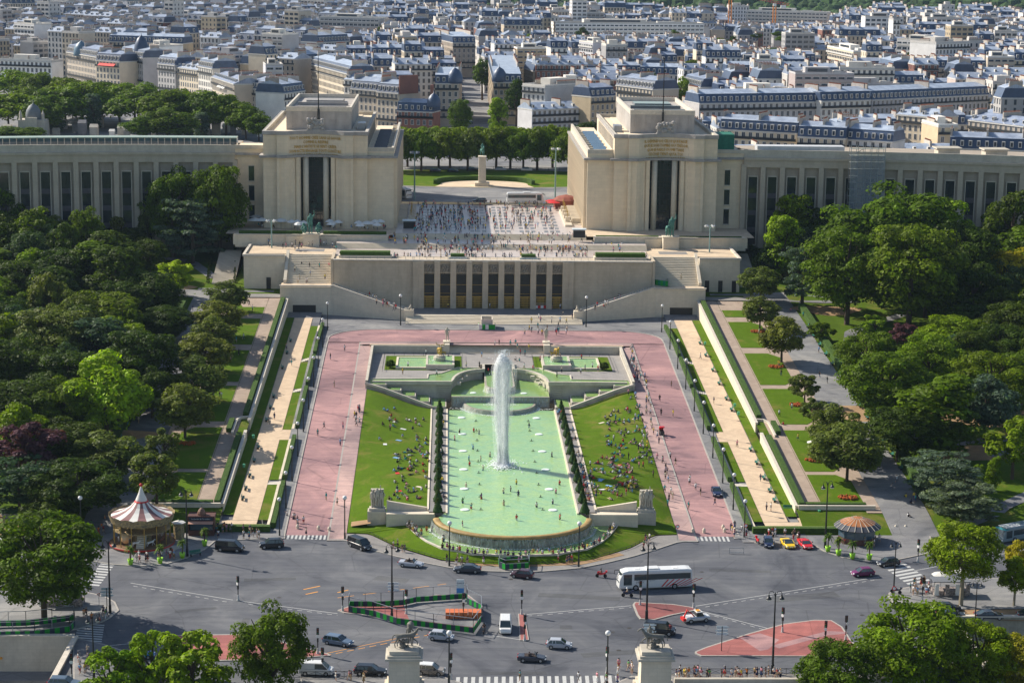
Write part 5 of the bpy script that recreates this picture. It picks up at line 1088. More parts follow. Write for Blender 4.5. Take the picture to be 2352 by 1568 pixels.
for u, v, w, h, a in ((620, 1330, 9, 1.6, .1), (1330, 1370, 14, 2.2, -.15), (1180, 1545, 10, 1.4, 0), (1850, 1370, 12, 3, .25), (450, 1400, 7, 1.2, .3), (1700, 1310, 11, 1.5, -.1), (560, 1440, 1.2, 9, 0), (1400, 1500, 9, 2, .2), (900, 1330, 6, 2.5, -.3), (1300, 1440, 2, 2, 0), (1640, 1560, 12, 1.2, 0)):
 p = W(u, v, 0); mb.obox((p.x, p.y), w, h, -.1, .0045, a)
struct('asphalt_repairs', mb, M('asphalt_patch', (.085, .088, .095), .9, .15, 1, kind='asphalt'))
mb = MB()
for k in range(16): p = W(rnd.uniform(300, 2050), rnd.uniform(1290, 1530), 0); mb.lathe([(.38, .003), (.38, .0095), (.001, .0095)], (p.x, p.y, 0), 12)
struct('manhole_covers', mb, M('cast_iron', (.05, .045, .04), .6, .2, 3))
for s in SD:
 x0, y0 = (-71.5, 308.2) if s < 0 else (71.8, 318.5)
 w = thing('underpass_wall', 'tall grey stone wall of the sunken quay road at the bottom %s' % SN[s], 'wall', (x0, y0, -6))
 b = MB(); b.box(*sorted((x0, s * 330)), y0, y0 + .6, -6.3, .5); b.box(*sorted((x0, x0 - s * .6)), 200, y0 + .6, -6.3, .5); b.build('wall_body', MOSS if s > 0 else STONE2, w, world=True)
 b = MB(); b.box(*sorted((x0 - s * .0, s * 330)), y0 - .15, y0 + .75, .5, .75); b.box(*sorted((x0 + s * .15, x0 - s * .75)), 200, y0 - .15, .5, .75); b.build('coping', COPE, w, world=True)
 b = MB(); b.box(*sorted((x0 + s * .0, s * 330)), y0 - 4.2, y0 - .01, -6.2, -5.3); b.build('raised_verge', ASPH2, w, world=True)
 if s < 0:
  b = MB(); b.box(-84.5, -82.9, y0 - .25, y0, -3.2, -2.9); b.build('wall_lamp', ORANGEP, w, world=True)
b = MB(); b.box(-79, 79, 281.6, 282.2, -3, 1.05)
for s in SD:
 w = thing('bridge_pylon', 'tall pale stone bridge pylon on the %s carrying a horse statue' % SN[s], 'pylon', (s * 18.6, 285, 0))
 b = MB(); b.obox((0, 0), 4.6, 4.4, 0, 5.9, 0, 0, .97); b.obox((0, 0), 5.9, 5.6, -.5, 1.2); b.obox((0, 0), 5.2, 5., 1.2, 1.8); b.build('shaft', STONE3, w)
 b = MB(); b.obox((0, 0), 5.5, 5.1, 5.9, 6.25); b.obox((0, 0), 4.9, 4.5, 6.25, 6.6); b.build('cornice', STONE2, w); b = MB(); b.obox((0, 0), 4.3, 3.6, 6.6, 7.15); b.build('plinth', STONE2, w)
 g = thing('horse_statue', 'weathered grey stone %s standing beside a prancing horse on the %s bridge pylon' % ('warrior' if s > 0 else 'helmeted warrior', SN[s]), 'statue', (s * 18.6, 285, 7.15))
 WST = M('weathered_stone', (.2, .19, .165), .85, .25, 2); setmat(obj('horse', horse_mesh(1.55, thick=.8), g, (-s * .2, 0, 0), 0 if s < 0 else math.pi), WST)
 setmat(obj('warrior', man_mesh('akimbo', 1.85, 1.15), g, (-s * .7, 1.1, 0), R(-20)), WST)
 b = MB(); rr = random.Random(11)
 for k in range(14): b.ball((rr.uniform(-.7, .5), rr.uniform(-.4, .4), rr.uniform(.1, 1.2)), rr.uniform(.25, .4), 7)
 b.build('rock_support', WST, g)
 if s < 0: b = MB(); b.lathe([(.55, 0), (.5, .5), (.2, .75), (.02, .8)], (.9, .95, 2.95), 12); b.build('helmet', WST, g)
for s in SD:
 g = thing('statue_group', 'tall block-like carved stone figure group at the front end of the %s lawn' % SN[s], 'statue', (s * 25.6, 371.5, 3.4))
 b = MB(); b.box(-1.5, 1.5, -.9, .9, 0, .5); b.box(-1.2, 1.2, .1, .8, .5, 4.0); b.build('block', STONE2, g)
 for k, (x, q) in enumerate(((-.8, 'stand'), (.75, 'akimbo'), (0, 'raise'))): setmat(obj('carved_figure', man_mesh(q, 2.05, 1.35), g, (x, -.15 * k, .5 if k < 2 else .9), R(12 * (k - 1))), STONE2)
 o = obj('standing_statue', man_mesh('akimbo' if s < 0 else 'stand', 2.1, 1.2), None, (s * 12.5, 501.6, 10.3), R(5)); setmat(o, STONE2); tag(o, 'pale stone standing nude on the pedestal at the %s end of the square steps' % SN[s], 'statue')
 g = thing('gilded_fountain_group', ['', 'gilded bull and deer group on the raised bowl left of the jet', 'gilded horse and dog group on the raised bowl right of the jet'][1 if s < 0 else 2], 'statue', (s * 14.3, 484.3, 8.9))
 b = MB(); b.lathe([(1.3, 0), (1.5, .3), (1.5, .9), (1.1, 1.0), (1.1, 1.3)], n=14); b.build('drum', STONE2, g)
 setmat(obj('gilded_bull' if s < 0 else 'gilded_horse', horse_mesh(1.25, 'stand', .9 if s > 0 else .75, 1.1), g, (0, .2, 1.3), R(-75)), BRASS)
 setmat(obj('gilded_calf' if s < 0 else 'gilded_dog', horse_mesh(.7, 'stand', .8, 1.), g, (-.8 * s, -.4, 1.3), R(200)), BRASS)
 if s < 0: b = MB(); b.tube([(.1, -1.2, 4.), (-.7, -1.3, 4.2), (-.9, -1.3, 4.8)], [.16, .12, .05]); b.tube([(.3, -1.2, 4.), (1.1, -1.2, 4.2), (1.3, -1.2, 4.8)], [.16, .12, .05]); b.build('horns', BRASS, g)
# ------------------------------------------------------------------ lamps, signals, bollards
def lamp_globe(h=7.2):
 r_ = thing('globe_lamp', 'x', 'street lamp'); b = MB(); b.tube([(0, 0, 0), (0, 0, 1.1)], .16, 8); b.tube([(0, 0, 1.1), (0, 0, h - .45)], [.12, .09], 6); b.build('pole', DKMET, r_)
 b = MB(); b.ball((0, 0, h - .12), .38, 12); b.build('globe', GLOBE, r_, smooth=True); b = MB(); b.lathe([(.2, h - .5), (.24, h - .38)], n=8); b.build('collar', DKMET, r_); return r_
def lamp_twin(h=12.4):
 r_ = thing('street_lamp', 'x', 'street lamp'); b = MB(); b.tube([(0, 0, 0), (0, 0, 1.4), (0, 0, 1.5), (0, 0, h)], [.26, .24, .18, .09], 8); b.build('pole', BLACK, r_)
 for s in SD:
  b = MB(); b.tube([(0, 0, h - .7), (s * .35, 0, h + .15), (s * .75, 0, h + .2), (s * .95, 0, h - .1), (s * .95, 0, h - .45)], .05, 5); a = b.build('arm', BLACK, r_)
  b = MB(); b.lathe([(.08, .1), (.14, -.2), (.36, -.45), (.42, -.62)], (s * .95, 0, h - .4), 10); b.build('lantern', BLACK, r_); b = MB(); b.lathe([(.4, -.62), (.3, -.8), (.02, -.85)], (s * .95, 0, h - .4), 10); b.build('lantern_glass', GLOBE, r_)
 return r_
GL = lamp_globe(); TL = lamp_twin()
used = set()
def place(proto, loc, rz=0, label=None, group=None, cat=None, sc=None):
 if proto.name not in used: used.add(proto.name); o = proto
 else: o = copy_tree(proto)
 o.location = loc; o.rotation_euler = (0, 0, rz)
 if sc: o.scale = (sc, sc, sc)
 return tag(o, label, cat, group)
LY = [518.5, 498.3, 480.4, 463, 445.7, 428.9, 412.3, 396.3, 380.5, 365.2]
for s in SD:
 for k, y in enumerate(LY): place(GL, (s * 43.6, y, zroad(y) + .1), 0, 'slim dark globe lamp beside the %s red road, %s from the %s' % (SN[s], ORD[min(k, 9 - k) + 1], 'theatre' if k < 5 else 'front square'), 'globe lamps along the red roads')
for u, v, z, lb_ in ((1032, 1299, .15, 'on the pavement left of the fountain tip'), (1329, 1300, .15, 'on the pavement right of the fountain tip'), (792, 1237, .15, 'at the end of the left red pavement'), (920, 747, 9.6, 'in front of the left reclining statue'), (1346, 751, 9.6, 'in front of the right diagonal stair'),
          (187, 1238, .15, 'beside the steps left of the carousel'), (1394, 1568, .1, 'beside the bottom pedestrian crossing'), (1031, 1568, .1, 'just right of the left bridge pylon')):
 p = W(u, v, z); place(GL, p, 0, 'slim dark globe lamp ' + lb_, sc=1.12)
for u, v, h, lb_ in ((253, 1408, 12.4, 'at the pavement corner below the carousel'), (430, 1277, 12.4, 'beside the left garden kiosk'), (900, 1427, 13, 'rising from the fenced works island'), (1485, 1421, 13, 'on the small red island by the white coach'), (1774, 1546, 13, 'below the large red island'), (1895, 1258, 12.6, 'by the right refreshment kiosk'),
          (2052, 1368, 9.6, 'on the right corner pavement'), (2238, 1450, 8.5, 'in front of the right underpass wall'), (216, 1560, 10, 'at the bottom left corner')):
 p = W(u, v, .1 if v < 1440 or u != 2238 else 0); place(TL, p, R(rnd.uniform(-25, 25)) + (0 if u > 300 else R(50)), 'tall black twin-lantern street lamp ' + lb_, 'twin lamps of the square', sc=h / 12.4)
LENS = [M('signal_%s' % n_, c, .3, .02, 1) for n_, c in (('red', (.2, .01, .01)), ('amber', (.2, .1, .01)), ('green', (.01, .2, .08)))]
def signal():
 r_ = thing('traffic_light', 'x', 'traffic light'); b = MB(); b.tube([(0, 0, 0), (0, 0, 3.4)], .09, 6); b.build('pole', BLACK, r_); b = MB(); b.lathe([(.28, 0), (.2, .3), (.14, 1.0)], n=8); b.build('white_base', WHITEP, r_)
 b = MB(); b.box(-.2, .2, -.16, .16, 3.2, 4.3); h_ = b.build('signal_head', BLACK, r_)
 for k in range(3): b = MB(); b.ball((0, -.17, 4.1 - k * .34), .11, 6, sz=1); b.build('lens', LENS[k], r_)
 b = MB(); b.box(-.13, .13, -.15, .12, 2., 2.6); b.build('small_signal', BLACK, r_); b = MB(); b.tube([(0, -.13, 2.95), (0, -.17, 2.95)], .27, 10); b.build('round_sign', GLOBE, r_); return r_
TRL = signal()
for u, v, lb_ in ((547, 1378, 'alone on the left asphalt with white base'), (787, 1403, 'at the left tip of the works island'), (1198, 1411, 'at the top of the narrow red island'), (1205, 1470, 'at the bottom of the narrow red island'), (1470, 1389, 'at the left corner of the island by the coach'), (1593, 1396, 'at the right tip of the island by the pickup'), (1797, 1452, 'on the upper edge of the large red island'),
         (1942, 1471, 'on the right edge of the large red island'), (1895, 1484, 'near the right tree at the large red island'), (730, 1501, 'at the tip of the lower left red island'), (741, 1548, 'by the white van at the bottom'), (165, 1562, 'beside the left underpass wall'), (1035, 1560, 'right of the left bridge pylon'), (1394, 1545, 'above the bottom pedestrian crossing'),
         (2108, 1290, 'by the zebra crossing right of the kiosk'), (2118, 1380, 'at the right corner with souvenir stalls'), (933, 1410, 'inside the fenced works island'), (1064, 1418, 'next to the orange crates inside the works fence'), (300, 1290, 'in front of the carousel')):
 place(TRL, W(u, v, .05), R(rnd.uniform(-60, 60)), 'black traffic light ' + lb_, 'traffic lights of the square')
ARW = M('sign_face', (.62, .7, .72), .4, .06, 2)
for u, v, lb_ in ((1657, 1495, 'white arrow direction signs on a black post by the large red island'), (246, 1405, 'white arrow signs on the post at the lower left pavement'), (903, 1392, 'stack of white arrow signs above the works fence'), (1490, 1490, 'stack of white signs beside the right bridge pylon')):
 p = W(u, v, .05); r_ = thing('direction_sign', lb_, 'sign', p); b = MB(); b.tube([(0, 0, 0), (0, 0, 4.2)], .07, 6); b.build('post', BLACK, r_)
 for k in range(3): b = MB(); q = -1 if k % 2 else 1; b.prism([(-q * .9, -.03), (q * .8, -.03), (q * .8, .03), (-q * .9, .03)][::q], 2.7 + k * .55, 3.12 + k * .55); b.prism([(q * .8, -.03), (q * 1.1, 0), (q * .8, .03)][::q], 2.8 + k * .55, 3.02 + k * .55); b.build('sign_panel', ARW, r_)
NOEN = M('red_sign', (.6, .03, .03), .4, .05, 2)
for u, v, lb_ in ((2266 * .3443 + 775.2, 1240, 'red ringed round sign at the start of the right pavement'), (1712, 1238, 'red ringed round sign at the right garden hedge corner'), (2052, 1385, 'round sign under the lamp on the right corner'), (228, 1400, 'triangular warning sign on the lower left pavement')):
 r_ = thing('road_sign', lb_, 'sign', W(u, v, .05)); b = MB(); b.tube([(0, 0, 0), (0, 0, 3.)], .05, 6); b.build('post', GREYMET, r_)
 b = MB(); b.tube([(0, -.04, 2.7), (0, -.09, 2.7)], .38, 3 if 'tri' in lb_ else 14); b.build('ring', NOEN, r_); b = MB(); b.tube([(0, -.09, 2.7), (0, -.11, 2.7)], .26, 3 if 'tri' in lb_ else 14); b.build('face', GLOBE, r_)
for u, v, z, top, lb_ in ((625, 646, 14.2, 505, 'left of the grand staircase'), (1627, 655, 14.2, 517, 'right of the grand staircase'), (952, 458, 27, 348, 'at the left rear corner of the esplanade'), (1275, 458, 27, 340, 'at the right rear corner of the esplanade')):
 p = W(u, v, z); h = WY(u, top, p.y).z - z; r_ = thing('projector_mast', 'pale green mast with projector cluster ' + lb_, 'lamp mast', p)
 b = MB(); b.tube([(0, 0, 0), (0, 0, h)], [.28, .16], 8); b.build('mast', PALEPOLE, r_)
 b = MB(); b.tube([(-1.5, 0, h - .7), (1.5, 0, h - .7)], .08, 5); b.tube([(0, -1.2, h - .7), (0, 1.2, h - .7)], .08, 5); b.build('cross_arm', PALEPOLE, r_)
 for k in range(6): b = MB(); b.ball((1.3 * math.cos(k * 1.05), 1.1 * math.sin(k * 1.05), h - .3), .34, 8); b.build('projector', GLOBE if k % 2 else GREYMET, r_)
bl = MB().lathe([(.3, 0), (.3, .7), (.34, .75), (.2, 1.), (.02, 1.15)], n=10).mesh('bollard', [STONE3])
for i, (a, b_) in enumerate([(2125, 553), (2197, 560), (1985, 545), (1970, 0)][:3]): tag(obj('stone_bollard', bl, None, W(.3443 * a, 1028.4 + .3443 * b_, 0)), ['round stone bollard at the middle of the left red road end', 'round stone bollard at the inner side of the left red road end', 'round stone bollard at the outer side of the left red road end'][i], 'bollard')
for i, (a, b_) in enumerate([(127, 570), (200, 570), (327, 547), (337, 567), (405, 567), (1478, 550), (1543, 550)]): tag(obj('stone_bollard', bl, None, W(1548 + .3443 * a, 1028.4 + .3443 * b_, 0)), 'round stone bollard closing the right road and path end, %s from the left' % ORD[i + 1], 'bollard')
# ------------------------------------------------------------------ works fence
GRN = M('works_green', (.01, .3, .03), .6, .1, 1); GRD = M('works_dark', (.035, .05, .075), .6, .1, 1); WHP = M('white_plastic', (.75, .74, .7), .5, .05, 1); REDP = M('red_plastic', (.6, .03, .025), .5, .05, 1); ORB = M('orange_crate', (.6, .16, .06), .7, .15, 1)
def hoard(name, label, cat, pts, z, hb=1.05, hf=2.6, alt=(GRN, GRD), mesh_=True):
 P_ = [(p.x, p.y) for p in (W(u, v, z) for u, v in pts)]; r_ = thing(name, label, cat, (P_[0][0], P_[0][1], z)); L = 0
 pa = MB(); fr_ = MB(); k = 0
 for a, b in zip(P_, P_[1:]):
  a = Vector(a); b = Vector(b); n = max(1, round((b - a).length / .75)); d = (b - a) / n; nn = Vector((-d.y, d.x)).normalized() * .06
  for i in range(n):
   p, q = a + d * i, a + d * (i + 1); k += 1; pa.prism([tuple(p - nn), tuple(q - nn), tuple(q + nn), tuple(p + nn)], z + .15, z + hb, k % 2)
  n2 = max(1, round((b - a).length / 3)); d2 = (b - a) / n2
  for i in range(n2 + 1): p = a + d2 * i; fr_.bar((*p, z), (*p, z + hf), .09)
  if mesh_: fr_.bar((*a, z + hf), (*b, z + hf), .09)
  fr_.bar((*a, z + hb + .1), (*b, z + hb + .1), .06)
 pa.build('striped_panels', list(alt), r_, world=True); fr_.build('fence_frame', GREYMET, r_, world=True); return r_
B_ = lambda a, b: (775.2 + .3443 * a, 1028.4 + .3443 * b)
hoard('works_fence', 'green and dark blue striped site hoarding with mesh fence round the central works island', 'fence', [B_(*q) for q in ((75, 1095), (240, 1125), (395, 1175), (640, 1205), (905, 1238), (960, 1160), (958, 1085), (865, 1040), (862, 1008), (525, 1032), (440, 1052), (290, 1062), (80, 1062), (75, 1095))], .15)
hoard('works_fence', 'small green and dark enclosure at the front pavement of the fountain tip', 'fence', [B_(*q) for q in ((1080, 800), (1120, 815), (1275, 805), (1280, 770), (1180, 762), (1075, 775), (1080, 800))], .15, 1.1, 1.9)
hoard('works_fence', 'green and dark hoarding in front of the left souvenir stall', 'fence', [(-20, 1440), (60, 1438), (120, 1432), (170, 1425), (172, 1440), (160, 1452), (80, 1462), (-20, 1465)], .15)
hoard('works_barrier', 'red and white plastic barrier blocks at the end of the left hoarding', 'barrier', [(103, 1459), (162, 1450)], .15, .9, .95, (WHP, REDP), False)
b = MB(); p = W(1064, 1417, .15)
for i in range(8): b.obox((p.x - 2.6 + i * .75, p.y + .2), .65, 2.0, .15, 1.25)
tag(b.build('orange_crates', ORB, loc=(p.x, p.y, .15)), 'long block of orange site barriers stacked inside the works fence', 'barriers')
b = MB(); p = W(1016 + 0, 1372, .15);
r_ = thing('site_notice', 'white and blue notice board standing on the works fence', 'sign', W(1057, 1377, .15)); b.box(-.65, .65, -.06, .06, 1.2, 3.6); b.build('board', ARW, r_); c = MB(); c.box(-.62, .62, -.08, -.061, 1.25, 2.1); c.build('blue_band', M('blue_band', (.06, .25, .6), .5, .1, 1), r_)
c = textmesh('TRAVAUX', .26, .01); c.materials.append(GRD); o = obj('notice_text', c, r_, (0, -.08, 2.9)); o.rotation_euler = (R(90), 0, 0)
hoard('crowd_barrier', 'two grey metal crowd barriers standing on the asphalt near the yellow car', 'barrier', [(1675, 1271), (1708, 1271)], 0, .2, 1.1, (GREYMET, GREYMET))
p = W(1118, 752, 9.65); r_ = thing('site_container', 'open cream site container ringed by green and white panels in front of the theatre steps', 'container', p)
b = MB(); b.box(-1.5, 1.5, -2.4, 2.6, .2, .4); b.box(-1.5, 1.5, -2.4, -2.2, .4, 2.6); b.box(-1.5, 1.5, 2.4, 2.6, .4, 2.6); b.box(-1.5, -1.3, -2.2, 2.4, .4, 2.6); b.box(1.3, 1.5, -2.2, 2.4, .4, 2.6); b.build('container_box', COPE, r_)
for k, x in enumerate((-1.7, -.85, 0, .85, 1.7)): b = MB(); b.box(x - .42, x + .42, -3.1, -2.95, .1, 1.3); b.build('site_panel', WHP if k in (0, 2) else GRN, r_)
for s in SD:
 for k in range(2): b = MB(); b.box(s * 2.15 - .07, s * 2.15 + .07, -2.9 + k * 1.2, -1.8 + k * 1.2, .1, 1.4); b.build('site_panel', GRN if k else WHP, r_)
hoard('site_enclosure', 'grey wire site enclosure with red and white tape at the theatre doors', 'fence', [(1222, 709), (1268, 709), (1272, 700), (1226, 700), (1222, 709)], 11.05, .9, 1.5, (WHP, REDP))
hoard('site_screen', 'green site screen at the top of the right diagonal stair', 'fence', [(1500, 655), (1534, 659), (1532, 645), (1498, 643)], 17.4, 1.6, 1.7, (GRN, M('site_green', (.0, .2, .1), .6, .1, 1)))
def railfence(label, u0, u1, v0, v1, z=.15):
 a, b_ = W(u0, v0, z), W(u1, v1, z); r_ = thing('street_fence', label, 'fence', a); f = MB(); n = max(2, round((b_ - a).length / 2)); d = (b_ - a) / n
 for k in range(n + 1): p = a + d * k; f.bar(p, p + Vector((0, 0, 1.05)), .07)
 for k in range(n): p = a + d * k; f.bar(p + Vector((0, 0, .1)), p + d + Vector((0, 0, .95)), .04); f.bar(p + Vector((0, 0, .95)), p + d + Vector((0, 0, .1)), .04)
 f.build('posts', BLACK, r_, world=True); f = MB()
 for h in (.1, .97): f.bar(a + Vector((0, 0, h)), b_ + Vector((0, 0, h)), .06)
 f.build('rails', BLACK, r_, world=True)
railfence('black cross-braced street fence along the bottom right pavement', 1540, 1835, 1549, 1548); railfence('black cross-braced street fence left of the left bridge pylon', 660, 888, 1556, 1554); railfence('short black street fence right of the left bridge pylon', 965, 1005, 1553, 1553)
b = MB(); b.box(22, 60, 288.2, 288.9, -1, 1.1); tag(b.build('parapet_wall', STONE2, loc=(40, 288.5, 0)), 'dark grey stone parapet along the bottom right edge', 'wall')
# ------------------------------------------------------------------ carousel and kiosks
STRP = M('canopy_white', (.72, .7, .64), .6, .05, 1); STRD = M('canopy_mauve', (.23, .115, .11), .6, .1, 1); CARG = M('carousel_gilt', (.36, .27, .12), .45, .4, 2.5, c2=(.1, .09, .08)); PINKD = M('kiosk_brown', (.11, .05, .04), .7, .15, 1)
p = W(327, 1249, .15); cr = thing('carousel', 'double-deck carousel with white and mauve striped conical canopy and red ball on top', 'carousel', p)
b = MB(); b.lathe([(5.7, 0), (5.9, .25), (5.9, .5), (5.6, .62), (.1, .62)], n=40); b.build('platform', M('carousel_deck', (.22, .13, .07), .6, .2, 2), cr)
b = MB(); b.lathe([(5.93, .3), (5.97, .5), (5.93, .55)], n=40, cap=False); b.build('platform_trim', REDP, cr)
for mt, off in ((STRP, 0), (STRD, 1)):
 b = MB(); n = 20
 for k in range(off, n, 2):
  a0, a1 = 2 * math.pi * k / n, 2 * math.pi * (k + 1) / n; prof = [(5.6, 5.75), (4.3, 6.1), (3., 6.65), (2., 7.3), (1.25, 8.1)]
  for (r0, z0), (r1, z1) in zip(prof, prof[1:]): b.face([(r0 * math.cos(a0), r0 * math.sin(a0), z0), (r0 * math.cos(a1), r0 * math.sin(a1), z0), (r1 * math.cos(a1), r1 * math.sin(a1), z1), (r1 * math.cos(a0), r1 * math.sin(a0), z1)])
 b.build('canopy_stripes', mt, cr)
b = MB(); b.lathe([(1.15, 8.1), (1.0, 8.6), (.55, 9.6), (.2, 10.7), (.08, 11.1)], n=16); b.build('spire', STRP, cr, smooth=True); b = MB(); b.lathe([(1.2, 8.05), (1.32, 8.15), (1.2, 8.3)], n=20); b.build('red_collar', REDP, cr); b = MB(); b.ball((0, 0, 11.25), .32, 10); b.build('red_ball', REDP, cr, smooth=True)
b = MB(); n = 60
for k in range(n):
 a0, a1 = 2 * math.pi * k / n, 2 * math.pi * (k + 1) / n; h = lambda a: 5.95 + .22 * abs(math.sin(a * 7.5)); zl = lambda a: 4.75 - .25 * abs(math.sin(a * 10))
 b.face([(6. * math.cos(a0), 6. * math.sin(a0), h(a0)), (6. * math.cos(a1), 6. * math.sin(a1), h(a1)), (5.55 * math.cos(a1), 5.55 * math.sin(a1), zl(a1)), (5.55 * math.cos(a0), 5.55 * math.sin(a0), zl(a0))])
b.build('valance', CARG, cr)
b = MB(); b.lathe([(5.2, 3.1), (5.2, 3.25), (.1, 3.25)], n=30); b.build('upper_deck', CARG, cr); b = MB(); b.lathe([(1.7, .6), (1.7, 5.6)], n=12); b.build('central_drum', CARG, cr)
for k in range(14): a = k * .449; b = MB(); b.tube([(5.2 * math.cos(a), 5.2 * math.sin(a), .6), (5.2 * math.cos(a), 5.2 * math.sin(a), 5.)], .09, 6); b.build('pillar', BRASS, cr)
ch_ = horse_mesh(.62, 'walk')
for k in range(10): a = k * .628 + .2; o = obj('carousel_horse', ch_, cr, (4.2 * math.cos(a), 4.2 * math.sin(a), .75), a + R(90)); setmat(o, WHP if k % 3 else M('horse_brown', (.25, .1, .05), .5, .1, 1))
b = MB();
for j in range(9): b.box(-.4, 1.2, -5 + j * .28, -4.7 + j * .28, .6, .9 + j * .29)
b.build('stairs', STONE2, cr); b = MB(); b.ball((-2.4, -3.2, 2.2), 1.0, 12, sz=1.15); b.build('balloon_gondola', M('balloon', (.5, .25, .1), .5, .7, 1.4, c2=(.5, .45, .3)), cr, smooth=True)
b = MB(); b.prism([(1.5, -5.6), (5.6, -4.6), (7.6, -2.2), (7.2, -1.2), (5.6, -1.8)], 0, .3); b.build('entry_step', STONE2, cr)
def palm_pot(label, p, group='potted palms', pot=True):
 r_ = thing('potted_palm', label, 'potted palm', p, rnd.uniform(0, 6), group)
 if pot: b = MB(); b.lathe([(.36, 0), (.56, 1.05), (.5, 1.05), (.42, .95), (.02, .95)], n=12); b.build('pot', M('lime_pot', (.3, .62, .02), .35, .03, 1, spec=.5), r_, smooth=True)
 z0 = .9 if pot else 0; b = MB(); b.tube([(0, 0, z0), (.05, 0, z0 + 1), (0, .05, z0 + 2.2)], [.14, .12, .11], 7); b.build('trunk', M('palm_trunk', (.1, .07, .045), .9, .2, 3), r_)
 b = MB()
 for k in range(34):
  a = rnd.uniform(0, 6.28); e = rnd.uniform(-.7, 1.3); L = rnd.uniform(.8, 1.25); w = .2
  for j in range(3):
   t0, t1 = j / 3, (j + 1) / 3; q = lambda t: Vector((math.cos(a) * L * t * math.cos(e * .6), math.sin(a) * L * t * math.cos(e * .6), z0 + 2.2 + L * (math.sin(e) * t - .7 * t * t)))
   n_ = Vector((-math.sin(a), math.cos(a), 0)) * w * (1 - .7 * t1); n0 = Vector((-math.sin(a), math.cos(a), 0)) * w * (1 - .7 * t0); b.face([q(t0) - n0, q(t0) + n0, q(t1) + n_, q(t1) - n_])
 b.build('fronds', M('palm_fronds', (.09, .15, .02), .6, .3, 3, kind='leaf'), r_); return r_
for (u, v, lb_) in ((1901.6, 1266, 'leftmost beside the right kiosk'), (1925.7, 1274.5, 'second from the left beside the right kiosk'), (1957.7, 1282.5, 'third from the left beside the right kiosk'), (1996.6, 1285, 'rightmost beside the right kiosk'), (300, 1296, 'in front of the left half of the carousel'), (368, 1293, 'in front of the middle of the carousel'), (419, 1281, 'right of the carousel near the bench'), (470, 1253, 'beside the garden snack kiosk')):
 palm_pot('small palm in a lime green pot, ' + lb_, W(u, v, .15))
p = W(462, 1230, .15); kk = thing('snack_kiosk', 'brown snack kiosk with small ribbed dome and dark sign above its counter', 'kiosk', p)
b = MB(); b.box(-2.4, 2.4, 0, 2.8, 0, 1.0); b.box(-2.4, -2.2, 0, 2.8, 1, 2.9); b.box(2.2, 2.4, 0, 2.8, 1, 2.9); b.box(-2.2, 2.2, 2.6, 2.8, 1, 2.9); b.box(-2.5, 2.5, -.1, 2.9, 2.9, 3.7); b.build('cabin', PINKD, kk)
b = MB();
for k in range(14): x = -2.5 + k * .36; b.box(x, x + .3, -.14, -.1, 3.7, 3.85);
for k in range(14): x = -2.5 + k * .36; b.box(x, x + .3, 2.9, 2.94, 3.7, 3.85)
b.build('scalloped_edge', PINKD, kk); b = MB(); b.lathe([(.75, 3.7), (.8, 4.), (.7, 4.4), (.4, 4.85), (.05, 5.1), (.03, 5.5)], (0, 1.4, 0), 10); b.build('dome', M('dome_brown', (.22, .12, .08), .6, .1, 2), kk)
b = MB(); b.box(-2.2, 2.2, -.16, -.11, 3.05, 3.6); sg = b.build('sign_board', GRD, kk); me = textmesh('Les Jardins du Trocadéro', .34, .012); me.materials.append(WHP); o = obj('sign_text', me, sg, (0, -.17, 3.2)); o.rotation_euler = (R(90), 0, 0)
b = MB(); b.prism([(-2.3, -.9), (2.3, -.9), (2.3, -.1), (-2.3, -.1)], lambda x, y: 2.5 + (y + .9) * .4, lambda x, y: 2.55 + (y + .9) * .4); b.build('awning', M('awning_pink', (.55, .3, .22), .7, .1, 1), kk); b = MB(); b.box(-2.1, 2.1, .3, .4, 1, 2.3); b.build('counter_glass', GLASSB, kk)
p = W(420, 1238, .15); tb = thing('ticket_booth', 'small ornate ticket booth between the carousel and the snack kiosk', 'kiosk', p); b = MB(); b.lathe([(1., 0), (1., 2.7), (1.3, 2.8), (1.2, 3.1)], (-.8, .6, 0), 6); b.build('cabin', CARG, tb); b = MB(); b.lathe([(1.35, 3.1), (.3, 3.4), (.02, 3.6)], (-.8, .6, 0), 6); b.build('roof', STRP, tb)
p = W(1968, 1241, .15); kk = thing('round_kiosk', 'large polygonal refreshment kiosk with orange and grey ribbed roof', 'kiosk', p); OR_ = M('orange_roof', (.36, .14, .05), .6, .15, 1)
b = MB(); b.lathe([(3.6, 0), (3.6, 1.0), (3.5, 1.0), (3.5, 2.7)], n=10); b.build('cabin', PINKD, kk); b = MB(); b.lathe([(3.53, 1.1), (3.53, 2.5)], n=10, cap=False); b.build('shop_window', GLASSB, kk)
b = MB(); b.lathe([(3.3, 3.6), (1.8, 4.25), (.9, 4.5), (.02, 4.6)], n=20); b.build('roof_top', OR_, kk); b = MB(); b.lathe([(4.4, 2.85), (3.3, 3.6)], n=20, cap=False); b.build('roof_skirt', M('roof_grey', (.07, .075, .09), .7, .15, 1), kk)
b = MB()
for k in range(20): a = 2 * math.pi * k / 20; c_, s_ = math.cos(a), math.sin(a); b.bar((4.4 * c_, 4.4 * s_, 2.88), (3.3 * c_, 3.3 * s_, 3.65), .1); b.bar((3.3 * c_, 3.3 * s_, 3.65), (.9 * c_, .9 * s_, 4.55), .07)
b.build('roof_ribs', WHP if 0 else COPE, kk)
